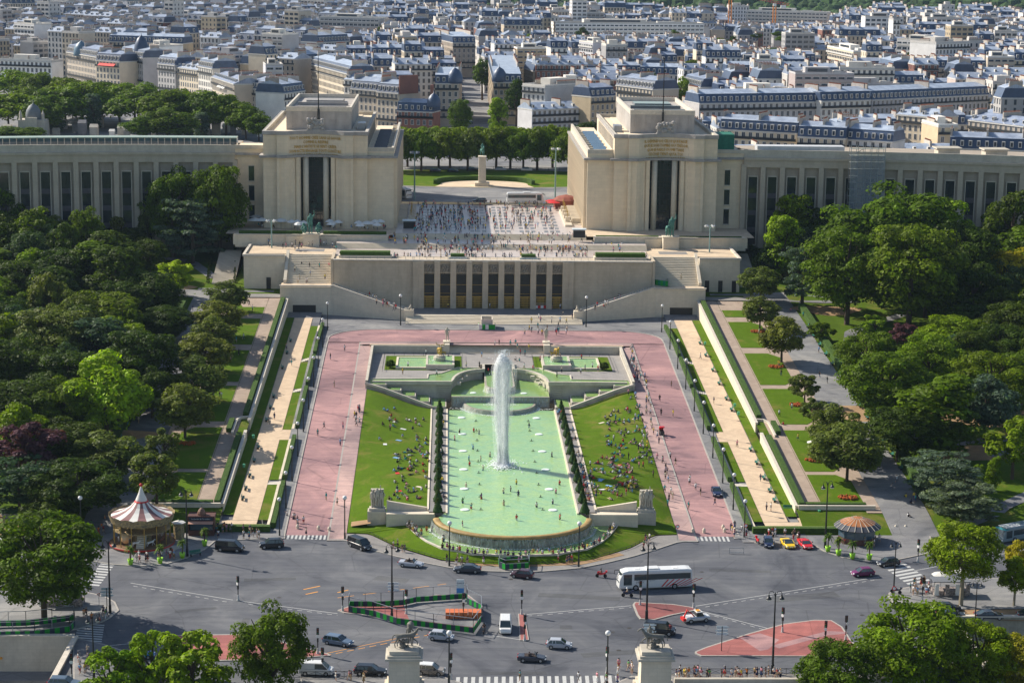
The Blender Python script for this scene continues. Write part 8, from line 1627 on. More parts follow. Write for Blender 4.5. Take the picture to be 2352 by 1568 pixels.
def house(x, y, rz, w, d, fl, style, wc, label, group=None, zb=27., hero=False, roofm=None, seed=0, lod=0):
 r_ = thing('apartment_building', label, 'building', (x, y, zb), rz, group); ms = house_meshes(w, d, fl, style, seed, lod, not hero)
 wl_ = obj('wall', ms[0], r_); setmat(wl_, WM[wc]); ro = obj('roof', ms[1], r_)
 if roofm: ro.material_slots[0].link = 'OBJECT'; ro.material_slots[0].material = roofm
 for q in ms[2]: obj('chimney', q, ro)
 if hero:
  fh = 3.15 if style != 'modern' else 2.9; n = max(2, int(w / (2.5 if style != 'modern' else 3.4))); px = w / n; hw = .55 if style != 'modern' else px * .36; h = 2. if style != 'modern' else 1.5
  k = ('w', round(hw, 2), h)
  if k not in _hp: b = MB(); qd(b, -hw, hw, -.07, 0, h, 0); f = MB(); f.box(-hw - .16, hw + .16, -.06, .02, -.15, 0); f.box(-hw - .16, hw + .16, -.06, .02, h, h + .2); f.box(-hw - .16, -hw, -.06, .02, 0, h); f.box(hw, hw + .16, -.06, .02, 0, h); f.box(-.04, .04, -.09, -.07, 0, h); _hp[k] = (b.mesh('window', [WINM]), f.mesh('window_frame', [SHUT]))
  fs_ = list(range(fl))[::-1][:5]; cnt = 0
  for f in fs_:
   for i in range(n):
    if cnt >= 100: break
    cnt += 1; wo = obj('window', _hp[k][0], r_, (-w / 2 + (i + .5) * px, 0, f * fh + 1.2)); obj('window_frame', _hp[k][1], wo)
  for f in (fl - 1, max(1, fl - 4)): b = MB(); b.box(-w / 2, w / 2, -.7, -.1, f * fh + .85, f * fh + 1.0); b.box(-w / 2, w / 2, -.7, -.66, f * fh + 1.0, f * fh + 1.8); b.build('balcony', IRON if style != 'modern' else SHUT, r_)
 return r_
foot = []; her = [(1650, 1702, 66, 1640), (1748, 1804, 84, 1560)]
def hb(ua, va, ub, vb, zc, d, style, wc, label, roofm=None, zb=27., extra=None):
 a, b_ = W(ua, va, zc), W(ub, vb, zc); m_ = (a + b_) / 2; w = (b_ - a).length; rz = math.atan2(b_.y - a.y, b_.x - a.x); fh = 3.15 if style != 'modern' else 2.9; fl = max(2, round((zc - zb - .8) / fh)); zb2 = zc - .8 - fl * fh
 o = house(m_.x, m_.y, rz, round(w, 1), d, fl, style, wc, label, None, zb2, w < 60, roofm); her.append((min(ua, ub) - 8, max(ua, ub) + 8, (va + vb) / 2, m_.y)); foot.append((m_.x - math.sin(rz) * d / 2, m_.y + math.cos(rz) * d / 2, max(w, d) / 2 + 3)) if d < 40 else [foot.append((m_.x, m_.y + q, w / 2 + 9)) for q in range(5, d, 12)]; return o
AWR = M('red_awning', (.65, .04, .03), .7, .05, 1); BRKM = WM['brick']
def awn(o, mt, w, z, n=8):
 for k in range(n): b = MB(); x = -w / 2 + (k + .5) * w / n; b.face([(x - .9, -1.6, z), (x + .9, -1.6, z), (x + .9, -.1, z + 1.3), (x - .9, -.1, z + 1.3)]); b.build('awning', mt, o)
def dome(o, x, y, z, r_, mt=SLATE, h=1.2):
 b = MB(); b.lathe([(r_, 0), (r_, 1.2), (r_ * 1.02, 1.6), (r_ * .9, 1.6 + r_ * .55 * h), (r_ * .55, 1.6 + r_ * h), (.2, 1.6 + r_ * 1.25 * h), (.05, 3. + r_ * 1.25 * h)], (x, y, z), 14); b.build('dome', mt, o, smooth=True)
o = hb(153, 119, 222, 131, 46, 14, 'mansard', 'cream', 'long cream house with big blue grey corner dome above the cemetery trees'); dome(o, -6, 2, 18.5, 4.2, M('blue_dome', (.12, .2, .27), .4, .1, 1))
o = hb(220, 138, 275, 142, 45, 13, 'mansard', 'cream', 'cream house with a row of bright red awnings above the cemetery trees'); awn(o, AWR, 13, 14, 7)
o = hb(276, 124, 328, 133, 47, 14, 'mansard', 'pale', 'pale ornate house with tall pointed slate pavilion roof right of the red awnings'); dome(o, 5, 4, 20, 4, h=1.8)
hb(328, 105, 362, 108, 51, 16, 'modern', 'white', 'narrow white balconied block behind the cemetery grove'); hb(362, 146, 402, 150, 46, 13, 'mansard', 'pale', 'pale house with slate roof, just right of the narrow white balconied block'); hb(403, 154, 455, 161, 45, 12, 'zinc', 'cream', 'cream house with low zinc roof above the right part of the cemetery trees')
hb(455, 152, 488, 158, 47, 13, 'mansard', 'pale', 'tall narrow pale house with slate roof over the cemetery trees'); o = hb(487, 176, 538, 193, 44, 14, 'zinc', 'cream', 'cream house with a row of white awnings next to the blank grey party wall'); awn(o, WHP, 16, 13, 5)
hb(539, 196, 609, 207, 42, 14, 'mansard', 'cream', 'low cream ornate house left of the white balconied tower'); o = hb(610, 151, 650, 151, 50, 14, 'modern', 'white', 'tall white tower with green balconies behind the left pavilion'); hb(652, 214, 700, 208, 44, 14, 'mansard', 'pale', 'house with slate roof between the white tower and the left pavilion')
hb(716, 148, 800, 170, 47, 13, 'mansard', 'cream', 'cream house with zinc mansard above the left pavilion'); hb(790, 182, 870, 188, 46, 14, 'zinc', 'pale', 'low roofed pale house behind the left pavilion tower'); hb(805, 203, 866, 208, 43, 14, 'mansard', 'cream', 'cream house with slate dormers right of the left pavilion'); o = hb(866, 210, 915, 214, 43, 14, 'mansard', 'cream', 'cream house with pale brick party wall at its right')
for x in (8, 8): pass
b = MB(); b.box(6.5, 7.2, .3, 12, 16, 24); b.build('brick_party_wall', BRKM, o); o = hb(912, 254, 996, 257, 35.5, 10, 'mansard', 'brick', 'low red and white house with slate corner dome near the round place'); dome(o, 8, 1.5, 9, 3.); b = MB(); b.box(4, 4.7, 9, 12, 7, 18); b.build('brick_party_wall', BRKM, o)
o = hb(999, 191, 1054, 191.7, 46.3, 60, 'mansard', 'cream', 'tall cream corner house with dark dome at the left of the narrow street'); dome(o, 3.5, 2.5, 19.5, 3.6); o = hb(1133, 188, 1197, 188.7, 46.3, 150, 'mansard', 'ochre', 'tall warm cream corner house with dark dome at the right of the narrow street'); dome(o, -3.5, 2.5, 19.5, 3.4)
hb(1222, 252, 1360, 247, 38.6, 12, 'zinc', 'white', 'long white apartment house left of the right pavilion'); hb(1357, 222, 1412, 219, 44, 12, 'mansard', 'ochre', 'ochre house with slate roof behind the white apartment house'); hb(1200, 196, 1252, 200, 47, 30, 'flat', 'grey', 'grey blank sided house beside the right corner house'); hb(1290, 190, 1352, 190, 47, 12, 'flat', 'cream', 'cream blank wall with painted snake behind the white apartment house')
hb(1040, 98, 1092, 98, 48, 60, 'mansard', 'cream', 'cream houses with green awnings down the narrow street on its left'); hb(1392, 105, 1440, 105, 54, 9, 'flat', 'grey', 'tall windowless grey slab rising above the roofs'); hb(1415, 195, 1500, 205, 46, 14, 'mansard', 'cream', 'house with slate roof right behind the right pavilion tower')
hb(1606, 237, 1882, 233, 45, 15, 'mansard', 'pale', 'very long pale building with double slate mansard right of the right pavilion, left section'); o = hb(1886, 232, 2000, 229, 45.5, 16, 'mansard', 'pale', 'centre section of the very long slate roofed building with big dormers'); hb(2003, 229, 2271, 217, 45, 15, 'mansard', 'pale', 'right section of the very long slate roofed building')
hb(1652, 296, 1830, 306, 43, 12, 'mansard', 'cream', 'cream house with zinc mansard directly behind the right wing sheeting'); hb(1832, 313, 1942, 318, 42.5, 12, 'mansard', 'cream', 'cream house with arched dormers behind the scaffold left'); hb(1944, 319, 2050, 326, 42, 12, 'mansard', 'white', 'white fronted house with slate roof behind the scaffold tower'); hb(2060, 262, 2150, 270, 46, 14, 'zinc', 'cream', 'house with pale zinc roofs and many chimneys behind the right wing'); hb(2155, 290, 2200, 290, 45, 18, 'flat', 'ochre', 'tall ochre party wall building behind the right wing')
hb(2181, 339, 2352, 345, 42, 12, 'mansard', 'cream', 'slate roofed house with round dormers at the right edge behind the wing'); hb(2225, 275, 2352, 290, 46, 14, 'zinc', 'cream', 'house with large pale zinc roof at the right edge'); hb(1470, 170, 1560, 172, 45, 14, 'mansard', 'pale', 'dark roofed house above the right pavilion tower'); hb(1570, 190, 1610, 200, 45, 14, 'mansard', 'grey', 'dark roofed house left of the very long slate building')
hb(32, 55, 78, 58, 53, 14, 'modern', 'white', 'white banded modern block at the upper left'); hb(0, 138, 118, 142, 43, 12, 'flat', 'white', 'long low white building at the left edge above the cemetery trees'); hb(1276, 54, 1617, 56, 48, 20, 'modern', 'white', 'very long white office building with dark window bands'); hb(1900, 108, 1960, 120, 49, 14, 'modern', 'cream', 'terraced building with rooftop greenery at the upper right'); hb(2060, 92, 2148, 96, 55, 18, 'modern', 'white', 'tall white stepped modern building, left part')
hb(2150, 100, 2228, 98, 56, 20, 'flat', 'white', 'tall white modern building with blank side, right part'); hb(2052, 45, 2068, 45, 64, 6, 'flat', 'white', 'slim white tower slab above the upper right roofs'); hb(1700, 25, 1900, 30, 50, 14, 'modern', 'pale', 'long pale modern building at the top right by the cranes'); hb(735, 40, 870, 44, 52, 16, 'modern', 'grey', 'brown concrete building with stepped balconies at the upper centre left'); hb(250, 95, 420, 100, 47, 14, 'mansard', 'ochre', 'long dark roofed house at the upper left'); hb(1330, 96, 1362, 100, 49, 12, 'modern', 'white', 'white cube like house in the middle distance')
def xs_street(y): return 1.4 - (y - 914) * .018
cells = []
def patch(cx, cy, ang, nx, ny, test):
 ca, sa = math.cos(R(ang)), math.sin(R(ang)); y = -ny / 2; row = 0
 while y < ny / 2:
  x = -nx / 2
  while x < nx / 2:
   w = rnd.choice([9, 12, 14, 18, 26]); X, Y = cx + ca * (x + w / 2) - sa * y, cy + sa * (x + w / 2) + ca * y
   if test(X, Y) and rnd.random() > .06: cells.append((X, Y, R(ang + rnd.choice([0, 0, 0, 90])), w, rnd.choice([11, 13]), row))
   x += w + (0 if rnd.random() < .8 else rnd.uniform(4, 12))
  row += 1; y += [15, 23][row % 2] + rnd.uniform(-1, 3)
inview = lambda x, y: abs((x - XC) - y * math.tan(PSI)) < y * .262 + 10
def ok(x, y):
 if not inview(x, y) or y > (2250 if PIX((x, y, 45))[0] < 930 else 1850): return False
 if x > 75: yl = 668 + (26 if x < 110 else 0)
 elif x > 40: yl = 860
 elif x > -60: yl = 925
 elif x > -95: yl = 955
 elif x > -230: yl = 1000 + (-95 - x) * 1.37
 else: yl = 1190
 if y < yl: return False
 if abs(x - xs_street(y)) < 15 and y < 1420: return False
 return all((x - a) ** 2 + (y - b_) ** 2 > (r_ + 7) ** 2 * (.55 if r_ > 25 else 1) for a, b_, r_ in foot)
patch(-420, 1500, -36, 1300, 1600, lambda x, y: x < -70 and ok(x, y)); patch(0, 1600, 8, 330, 1400, lambda x, y: -70 <= x < 120 and ok(x, y)); patch(480, 1400, 3, 900, 1700, lambda x, y: x >= 120 and ok(x, y) or (75 < x < 120 and y < 900 and ok(x, y)))
cells.sort(key=lambda c: math.hypot(c[0] - XC, c[1])); NI = 300 - len(foot)
wcs = ['cream', 'cream', 'pale', 'pale', 'white', 'ochre', 'grey', 'rose', 'cream', 'brick']; stys = ['mansard', 'zinc', 'mansard', 'zinc', 'flat', 'modern']
NAMEC = {'cream': 'cream', 'pale': 'pale stone', 'white': 'white', 'ochre': 'ochre', 'grey': 'grey', 'rose': 'pinkish', 'brick': 'red brick'}
seen = {}; info = []
for i, c in enumerate(cells):
 wc = rnd.choice(wcs); st_ = rnd.choices(stys, [5, 4, 4, 3, 2, 1.2])[0]; fl = rnd.choice([4, 5, 6, 6, 7, 8]) if st_ != 'modern' else rnd.choice([6, 8, 9, 11]);
 hh = {'mansard': 6.5, 'zinc': 4.2, 'flat': 4, 'modern': 4}[st_]
 while fl > 1:
  u, v, _q = PIX((c[0], c[1], 27.8 + fl * 3.15 + hh)); du = c[3] / 2 * _q
  if any(a < u + du and u - du < b_ and c[1] < yy and v < vv + 24 for a, b_, vv, yy in her): fl -= 1
  else: break
 if fl > 1: info.append((c, wc, st_, fl))
def zone(x, y):
 u = PIX((x, y, 45))[0]; return ['at the far left', 'left of the left pavilion tower', 'above the left pavilion', 'left of the narrow street', 'right of the narrow street', 'above the right pavilion', 'right of the right pavilion', 'at the far right'][int(clamp(u / 2352 * 8, 0, 7.99))]
keys = {}
for (c, wc, st_, fl) in info[:NI]: keys.setdefault((wc, st_, zone(c[0], c[1])), []).append(c)
for (c, wc, st_, fl) in info[:NI]:
 L = keys[(wc, st_, zone(c[0], c[1]))]; k = L.index(c); sh = {'mansard': 'slate roofed', 'zinc': 'zinc roofed', 'flat': 'flat roofed', 'modern': 'modern banded'}[st_]
 lb_ = '%s %s house %s' % (NAMEC[wc], sh, zone(c[0], c[1])) + ('' if len(L) == 1 else ', %s such from the front' % ORD[k + 1])
 house(c[0], c[1], c[2], c[3], c[4], fl, st_, wc, lb_, 'houses of the city', 27, seed=rnd.randrange(4), lod=0 if c[1] < 1150 else 1)
acc_v, acc_f, acc_m = [], [], []; mats_ = [WM[k] for k in WC] + [WINM, IRON, SHUT, SLATE, ZINC, FLAT, CHIM, POT]; mi_ = {m_.name: i for i, m_ in enumerate(mats_)}; base = 0
for (c, wc, st_, fl) in info[NI:]:
 ms = house_meshes(c[3], c[4], fl, st_, 0, 2 if c[1] > 1700 else 1, c[1] < 1900); ca, sa = math.cos(c[2]), math.sin(c[2]); dz = rnd.uniform(-2, 2.5)
 for b, mm in ((ms[3], [WM[wc], WINM, IRON, SHUT]), (ms[4], [SLATE if st_ == 'mansard' else FLAT, ZINC, WINM, SHUT, WM['pale']]), (ms[5], [CHIM, POT])):
  V_ = np.array(b.v);
  if not len(V_): continue
  X = np.stack([c[0] + ca * V_[:, 0] - sa * V_[:, 1], c[1] + sa * V_[:, 0] + ca * V_[:, 1], V_[:, 2] + 27 + dz], 1); acc_v.append(X); acc_f += [tuple(k + base for k in f) for f in b.f]; acc_m += [mi_[mm[q].name] for q in b.m]; base += len(V_)
me = bpy.data.meshes.new('distant_city'); me.from_pydata(np.concatenate(acc_v).tolist(), [], acc_f)
for m_ in mats_: me.materials.append(m_)
me.polygons.foreach_set('material_index', acc_m); o = obj('distant_city', me); tag(o, 'distant sea of pale and slate roofs fading towards the woods', kind='stuff')
print('houses', len(info), 'faces', len(acc_f))
r_ = thing('domed_chapel', 'grey stone chapel with round dome among the cemetery tombs at the left edge', 'chapel', W(78, 316, 27)); b = MB(); b.box(-5.5, 5.5, -4, 5, 0, 7.5); b.box(-2.4, 2.4, -5, -4, 0, 8.6); b.build('wall', STONE2, r_); dome(r_, 0, .5, 7.5, 3.2, M('dome_grey', (.16, .18, .19), .6, .1, 1));
for x in (-4.6, 4.6): b = MB(); b.lathe([(.6, 7.5), (.6, 10), (.02, 11.6)], (x, -3, 0), 6); b.build('pinnacle', STONE2, r_)
b = MB(); b.lathe([(1.1, 1), (1.1, 3)], (0, -4.6, 0), 8); b.build('door_arch', BLACK, r_)
for k in range(30):
 u = 15 + k * 20 + rnd.uniform(-6, 6); v = rnd.uniform(290, 318); p = W(u, v, 27); b = MB(); w = rnd.uniform(1.6, 3.4); h = rnd.uniform(1.8, 5); b.box(-w / 2, w / 2, -w / 2, w / 2, 0, h); b.loft([[(-w / 2 - .2, -w / 2 - .2, h), (w / 2 + .2, -w / 2 - .2, h), (w / 2 + .2, w / 2 + .2, h), (-w / 2 - .2, w / 2 + .2, h)], [(-w / 2, -.05, h + w * .4), (w / 2, -.05, h + w * .4), (w / 2, .05, h + w * .4), (-w / 2, .05, h + w * .4)]])
 tag(b.build('tomb', rnd.choice([STONE2, STONE2, FLAT, WM['pale']]), loc=None), 'small stone tomb house among the cemetery trees, %s from the left' % ORD[1 + min(29, k)] , 'tomb', 'tombs of the cemetery').location = p
for u, vb, yy, lb_ in ((1675, 88, 1330, 'left'), (1776, 100, 1270, 'right')):
 p = W(u, vb, 30); r_ = thing('tower_crane', 'orange lattice tower crane, %s of the two above the roofs' % lb_, 'crane', p); b = MB(); H = 62 if lb_ == 'left' else 30; w = 1.1
 for x in (-w, w):
  for y in (-w, w): b.bar((x, y, 0), (x, y, H), .5)
 for k in range(int(H / 2.4)):
  z = k * 2.4; s = 1 if k % 2 else -1; b.bar((-w * s, -w, z), (w * s, -w, z + 2.4), .2); b.bar((w, -w * s, z), (w, w * s, z + 2.4), .2); b.bar((-w, -w, z), (w, -w, z), .2)
 b.build('mast', ORB if 0 else M('crane_orange', (.7, .25, .04), .5, .1, 1), r_)
 if lb_ == 'right':
  b = MB();
  for y in (-.7, .7): b.bar((-22, y, H + 6), (12, y, H), .3)
  for k in range(17): t = k / 17; x = lerp(-22, 12, t); z = lerp(H + 6, H, t); b.bar((x, -.7, z), (x + 1, .7, z), .2); b.bar((x, 0, z), (x + 1, 0, z + 1.4), .2)
  b.bar((-22, 0, H + 7.2), (12, 0, H + 1.6), .3); b.build('jib', RE, r_); b = MB(); b.box(5, 9, -1.2, 1.2, H - 1.8, H + .4); b.build('counterweight', WHP, r_); b = MB(); b.box(-1.2, 1.2, -1.5, 1.5, H - .5, H + 1.6); b.build('cab', WHP, r_)
b = MB(); rr = random.Random(8); g = np.random.default_rng(3); hills = MB()
for i in range(44):
 for j in range(20):
  q = []
  for a, c in ((0, 0), (1, 0), (1, 1), (0, 1)):
   x = -1900 + (i + a) * 3800 / 44; y = 2240 + (j + c) * 190; z = 24 + clamp((y - 2300) / 3000) * 62 + 6 * math.sin(x * .004 + 1) * clamp((y - 2300) / 1500); q.append((x, y, z))
  hills.face(q)
tag(hills.build('hills', M('hill_green', (.025, .05, .015), 1, .4, .02)), kind='structure')
for k in range(5200):
 y = 1880 + 3000 * rr.random() ** 1.9; x = rr.uniform(-.1 if y < 2260 else -.3, .34) * y; z = 24 + clamp((y - 2300) / 3000) * 62; r_ = rr.uniform(4, 9) * (1 + (y - 1850) / 3500)
 b.ball((x, y, z + 9), r_, 6, sz=rr.uniform(.75, 1.1))
o = b.build('far_woods', M('woods_green', (.035, .075, .014), .9, .5, .06)); tag(o, 'far green woods along the top of the picture', kind='stuff')
for k in range(40):
 u = rnd.uniform(700, 2340) if k % 2 else rnd.uniform(1580, 2100); v = rnd.uniform(45, 190) if k % 2 else rnd.uniform(70, 150); p = W(u, v, 48); tree(Vector((p.x, p.y, 27 if k % 2 else 44)), 21.5 if k % 2 else 5, 5.5 if k % 2 else 4.5, 'round', rnd.choice(['mid', 'green', 'dark']), '%s tree between the city roofs, the %s one' % (['courtyard', 'rooftop'][0 if k % 2 else 1], ORD[k // 2 + 1]), 'trees between the city roofs')
# ------------------------------------------------------------------ people
PPL = []
def LERPQ(q, s, t): a, b, c, d = q; return (lerp(lerp(a[0], b[0], s), lerp(d[0], c[0], s), t), lerp(lerp(a[1], b[1], s), lerp(d[1], c[1], s), t))
def scatter(quad, n, zf, poses, region, face=None, pw=1., dx=0.):
 for _ in range(n):
  u, v = LERPQ(quad, rnd.random() ** pw, rnd.random())
  p = W(u, v, zf) if isinstance(zf, (int, float)) else WG(u, v, zf)
  PPL.append((Vector((p.x, p.y, p.z + dx)), rnd.choice(poses), region, face))
BKZ = lambda y: 0
def wbank(u, v):
 z = 4.
 for _ in range(25): p = W(u, v, z); z = .5 * z + .5 * BANKZ(p.x, p.y)
 return Vector((p.x, p.y, z))
def bscatter(quad, n, poses, region, pw=1.):
 for _ in range(n): u, v = LERPQ(quad, rnd.random() ** pw, rnd.random()); p = wbank(u, v); PPL.append((p, rnd.choice(poses), region, 'pool'))
SITS = ['sit', 'sitback', 'sit', 'sitback', 'lie', 'squat']; STD = ['stand', 'walk', 'akimbo', 'walk', 'stand', 'point']
bscatter([(905, 1040), (985, 1010), (985, 1155), (890, 1150)], 62, SITS, 'on the lower left lawn'); bscatter([(860, 930), (980, 955), (985, 1020), (870, 1020)], 26, SITS + ['stand'], 'on the upper left lawn')
bscatter([(1385, 950), (1465, 905), (1510, 1080), (1400, 1080)], 85, SITS + ['stand'], 'on the upper right lawn'); bscatter([(1345, 1060), (1440, 1040), (1470, 1140), (1365, 1150)], 85, SITS + ['stand'], 'on the lower right lawn'); bscatter([(1440, 900), (1462, 900), (1515, 1150), (1488, 1150)], 16, STD, 'along the outer right lawn edge')
for n_, q, rg in ((26, [(1329, 1060), (1343, 1060), (1356, 1165), (1336, 1165)], 'on the right pool terrace near the weir'), (14, [(1272, 950), (1296, 950), (1345, 1060), (1325, 1060)], 'on the upper right pool terrace'), (18, [(1004, 1070), (1020, 1070), (1019, 1165), (1000, 1165)], 'on the left pool terrace near the weir'), (8, [(1006, 950), (1020, 950), (1020, 1060), (1003, 1060)], 'on the upper left pool terrace')): scatter(q, n_, 3.6, ['sit', 'stand', 'sit', 'walk'], rg, 'pool')
scatter([(1040, 1090), (1300, 1090), (1310, 1215), (1060, 1215)], 16, 3.3, ['stand', 'walk', 'akimbo', 'raise'], 'wading in the front half of the pool', None, dx=-.55); scatter([(1040, 960), (1255, 960), (1290, 1080), (1040, 1080)], 12, 3.3, ['stand', 'walk', 'raise'], 'wading in the rear half of the pool', None, dx=-.55)
Lr = resample(LB[3:], 60)
for k in range(50): x, y = Lr[int(k * 1.18)]; PPL.append((Vector((x + rnd.uniform(-.15, .15), y - .35 + rnd.uniform(-.2, .1), 1.46)), rnd.choice(['sit', 'sit', 'bench', 'squat']), 'on the front rim of the lower basin', 'pool'))
Lr = resample(LB[:3], 20)
for k in range(16): x, y = Lr[k]; PPL.append((Vector((x - .3 + rnd.uniform(-.5, .5), y, 1.46)), rnd.choice(['sit', 'sit', 'stand']), 'on the left rim of the lower basin', 'pool'))
scatter([(960, 1215), (1010, 1215), (1030, 1250), (1000, 1250)], 4, .9, ['stand', 'raise'], 'wading in the crescent basin'); scatter([(1020, 1290), (1340, 1290), (1320, 1300), (1040, 1300)], 14, .15, STD, 'on the pavement below the fountain tip'); scatter([(900, 1245), (930, 1262), (930, 1275), (905, 1268)], 4, .15, STD, 'left of the fountain tip'); scatter([(1455, 1250), (1500, 1240), (1500, 1256), (1460, 1270)], 4, .15, STD, 'right of the fountain tip')
scatter([(815, 945), (835, 945), (825, 985), (808, 985)], 10, zroad, STD, 'by the left lawn fence'); scatter([(760, 800), (840, 800), (830, 1180), (700, 1180)], 9, zroad, STD, 'on the left red road'); scatter([(1460, 860), (1480, 860), (1550, 1170), (1535, 1170)], 34, zroad, STD, 'along the right lawn pavement'); scatter([(1490, 860), (1560, 860), (1650, 1190), (1570, 1190)], 12, zroad, STD, 'on the right red road')
scatter([(1200, 752), (1320, 748), (1320, 775), (1200, 775)], 14, 9.55, STD, 'on the rear red road'); scatter([(870, 815), (1400, 815), (1420, 868), (850, 868)], 30, 7.75, STD + ['sit'], 'in the upper fountain square'); scatter([(1440, 800), (1450, 800), (1470, 880), (1455, 880)], 16, 8.3, ['stand', 'sit', 'walk'], 'at the right corner of the fountain square'); scatter([(1050, 792), (1230, 792), (1230, 806), (1050, 806)], 7, 9.2, STD, 'on the square steps')
for q, n_, rg in (([(290, 1275), (420, 1275), (400, 1292), (300, 1292)], 16, 'in front of the carousel'), ([(490, 1215), (595, 1220), (595, 1238), (490, 1238)], 16, 'right of the snack kiosk'), ([(200, 1215), (255, 1190), (262, 1220), (215, 1240)], 8, 'by the steps beyond the carousel'), ([(655, 1190), (680, 1190), (760, 1235), (660, 1235)], 7, 'at the left zebra crossing'), ([(1670, 1210), (1730, 1225), (1725, 1240), (1690, 1240)], 7, 'at the right road end'),
        ([(1755, 1225), (1860, 1230), (1860, 1243), (1755, 1243)], 12, 'behind the parked sports cars'), ([(1930, 1245), (2040, 1240), (2040, 1262), (1940, 1262)], 7, 'around the right kiosk'), ([(2080, 1350), (2140, 1335), (2150, 1365), (2090, 1378)], 14, 'at the right souvenir stall'), ([(175, 1500), (225, 1495), (230, 1540), (180, 1550)], 14, 'in the group at the bottom left'), ([(190, 1415), (250, 1410), (245, 1430), (200, 1435)], 7, 'on the lower left pavement'),
        ([(1550, 1550), (1800, 1550), (1800, 1560), (1550, 1560)], 34, 'on the bottom right pavement'), ([(1420, 1530), (1460, 1540), (1455, 1566), (1415, 1560)], 6, 'left of the right bridge pylon'), ([(1180, 1555), (1420, 1555), (1420, 1575), (1180, 1575)], 5, 'on the bottom crossing'), ([(750, 1553), (880, 1560), (880, 1575), (750, 1570)], 5, 'left of the left bridge pylon'), ([(180, 1310), (205, 1310), (190, 1350), (170, 1350)], 5, 'on the left crosswalk'), ([(150, 1365), (190, 1362), (180, 1385), (130, 1390)], 5, 'by the left souvenir stall')): scatter(q, n_, .15, STD, rg)
for q, n_, rg in (([(1780, 690), (1830, 690), (1960, 900), (1900, 900)], 12, 'on the right park avenue'), ([(1690, 740), (1800, 760), (1900, 1060), (1830, 1060)], 12, 'on the right garden lawns'), ([(2040, 1100), (2080, 1090), (2120, 1180), (2070, 1190)], 8, 'at the front of the right park avenue'), ([(420, 700), (450, 700), (330, 1010), (300, 1010)], 14, 'on the left park avenue'), ([(540, 700), (590, 700), (480, 1020), (430, 1040)], 16, 'on the left garden lawns')): scatter(q, n_, zpark, STD + ['sit'], rg)
scatter([(655, 760), (700, 760), (600, 1180), (560, 1180)], 4, zsand, STD, 'on the left sand walk'); scatter([(1560, 780), (1590, 780), (1790, 1180), (1740, 1180)], 6, zsand, STD, 'on the right sand walk')
for q, n_, z, ps in (([(765, 660), (780, 655), (920, 712), (905, 716)], 34, 14, STD + ['bench']), ([(1500, 665), (1490, 660), (1345, 715), (1360, 718)], 22, 14, STD + ['bench']), ([(670, 585), (765, 585), (765, 645), (665, 645)], 16, 20.5, STD), ([(1500, 590), (1590, 590), (1600, 650), (1500, 650)], 8, 20.5, STD), ([(680, 640), (760, 640), (760, 652), (665, 652)], 12, 17.4, STD), ([(955, 702), (1300, 702), (1290, 712), (960, 712)], 12, 11.05, STD), ([(1215, 725), (1310, 722), (1320, 745), (1200, 745)], 8, 10.4, STD),
          ([(780, 596), (1490, 596), (1490, 592), (780, 592)], 90, 23.3, STD), ([(960, 572), (1350, 572), (1350, 584), (960, 584)], 110, 23.85, STD), ([(900, 545), (1340, 545), (1340, 566), (880, 566)], 120, 25.05, STD), ([(960, 478), (1090, 478), (1100, 534), (950, 534)], 190, 26.35, STD), ([(1090, 482), (1265, 482), (1275, 530), (1100, 530)], 110, 26.35, STD), ([(940, 470), (1280, 470), (1280, 478), (940, 478)], 36, 26.35, STD),
          ([(600, 560), (760, 563), (800, 578), (620, 575)], 18, 23.8, STD), ([(1330, 548), (1380, 548), (1480, 590), (1360, 575)], 22, 24, STD), ([(590, 515), (900, 520), (900, 530), (590, 527)], 30, 26.4, ['bench', 'stand'])): scatter(q, n_, z, ps, 'far')
PPL.sort(key=lambda a: -PIX(a[0])[2]); tl, bl_ = list(TOPS), list(BOTS); usedk = set(); cnt = 0; crowd = []
for (p, ps, rg, fc) in PPL:
 if cnt >= 300 or rg == 'far': crowd.append((p, ps, fc)); continue
 cnt += 1; word = {'stand': 'standing', 'walk': 'walking', 'akimbo': 'hands on hips', 'point': 'taking a photo', 'raise': 'with raised arm', 'sit': 'sitting', 'sitback': 'leaning back', 'lie': 'lying', 'bench': 'perched', 'squat': 'crouching'}[ps]
 if 'wading' in rg: word = '' if ps != 'raise' else 'arm raised'
 for _ in range(900):
  t, b_, k_ = rnd.choice(tl if rnd.random() < .5 else ['white', 'black', 'navy', 'white', 'white']), rnd.choice(bl_), rnd.choice(['shorts', 'trousers', 'shorts', 'skirt'] if ps not in ('lie', 'sitback') else ['shorts', 'trousers'])
  if (rg, t, b_, k_) not in usedk and len(('person in %s top, %s %s, %s %s' % (t, b_, k_, word, rg)).split()) < 17: break
 usedk.add((rg, t, b_, k_)); lb_ = ' '.join(('person in %s top, %s %s, %s %s' % (t, b_, k_, word, rg)).split())
 if len(lb_.split()) > 16: lb_ = lb_.replace(word + ' ', '')
 a = rnd.uniform(0, 6.28)
 if fc == 'pool': a = math.atan2(410 - p.y, -p.x) + R(90) + rnd.gauss(0, .4) if p.y > 372 else R(180) + rnd.gauss(0, .3)
 person(p, a, ps, t, b_, k_, rnd.choice(['dark', 'brown', 'dark', 'blond', 'grey']), rnd.randrange(4), lb_, 'people around the fountain and square', rnd.uniform(.94, 1.06), k_ == 'skirt' or rnd.random() < .2)
cmats = [cloth(k, TOPS[k]) for k in ('white', 'black', 'navy', 'red', 'grey', 'sky blue', 'cream', 'pink', 'yellow', 'teal')] + [cloth('b_' + k, BOTS[k]) for k in ('blue', 'black', 'beige', 'dark blue', 'grey')] + SKM[:3] + [HRM['dark'], HRM['brown']]; b = MB()
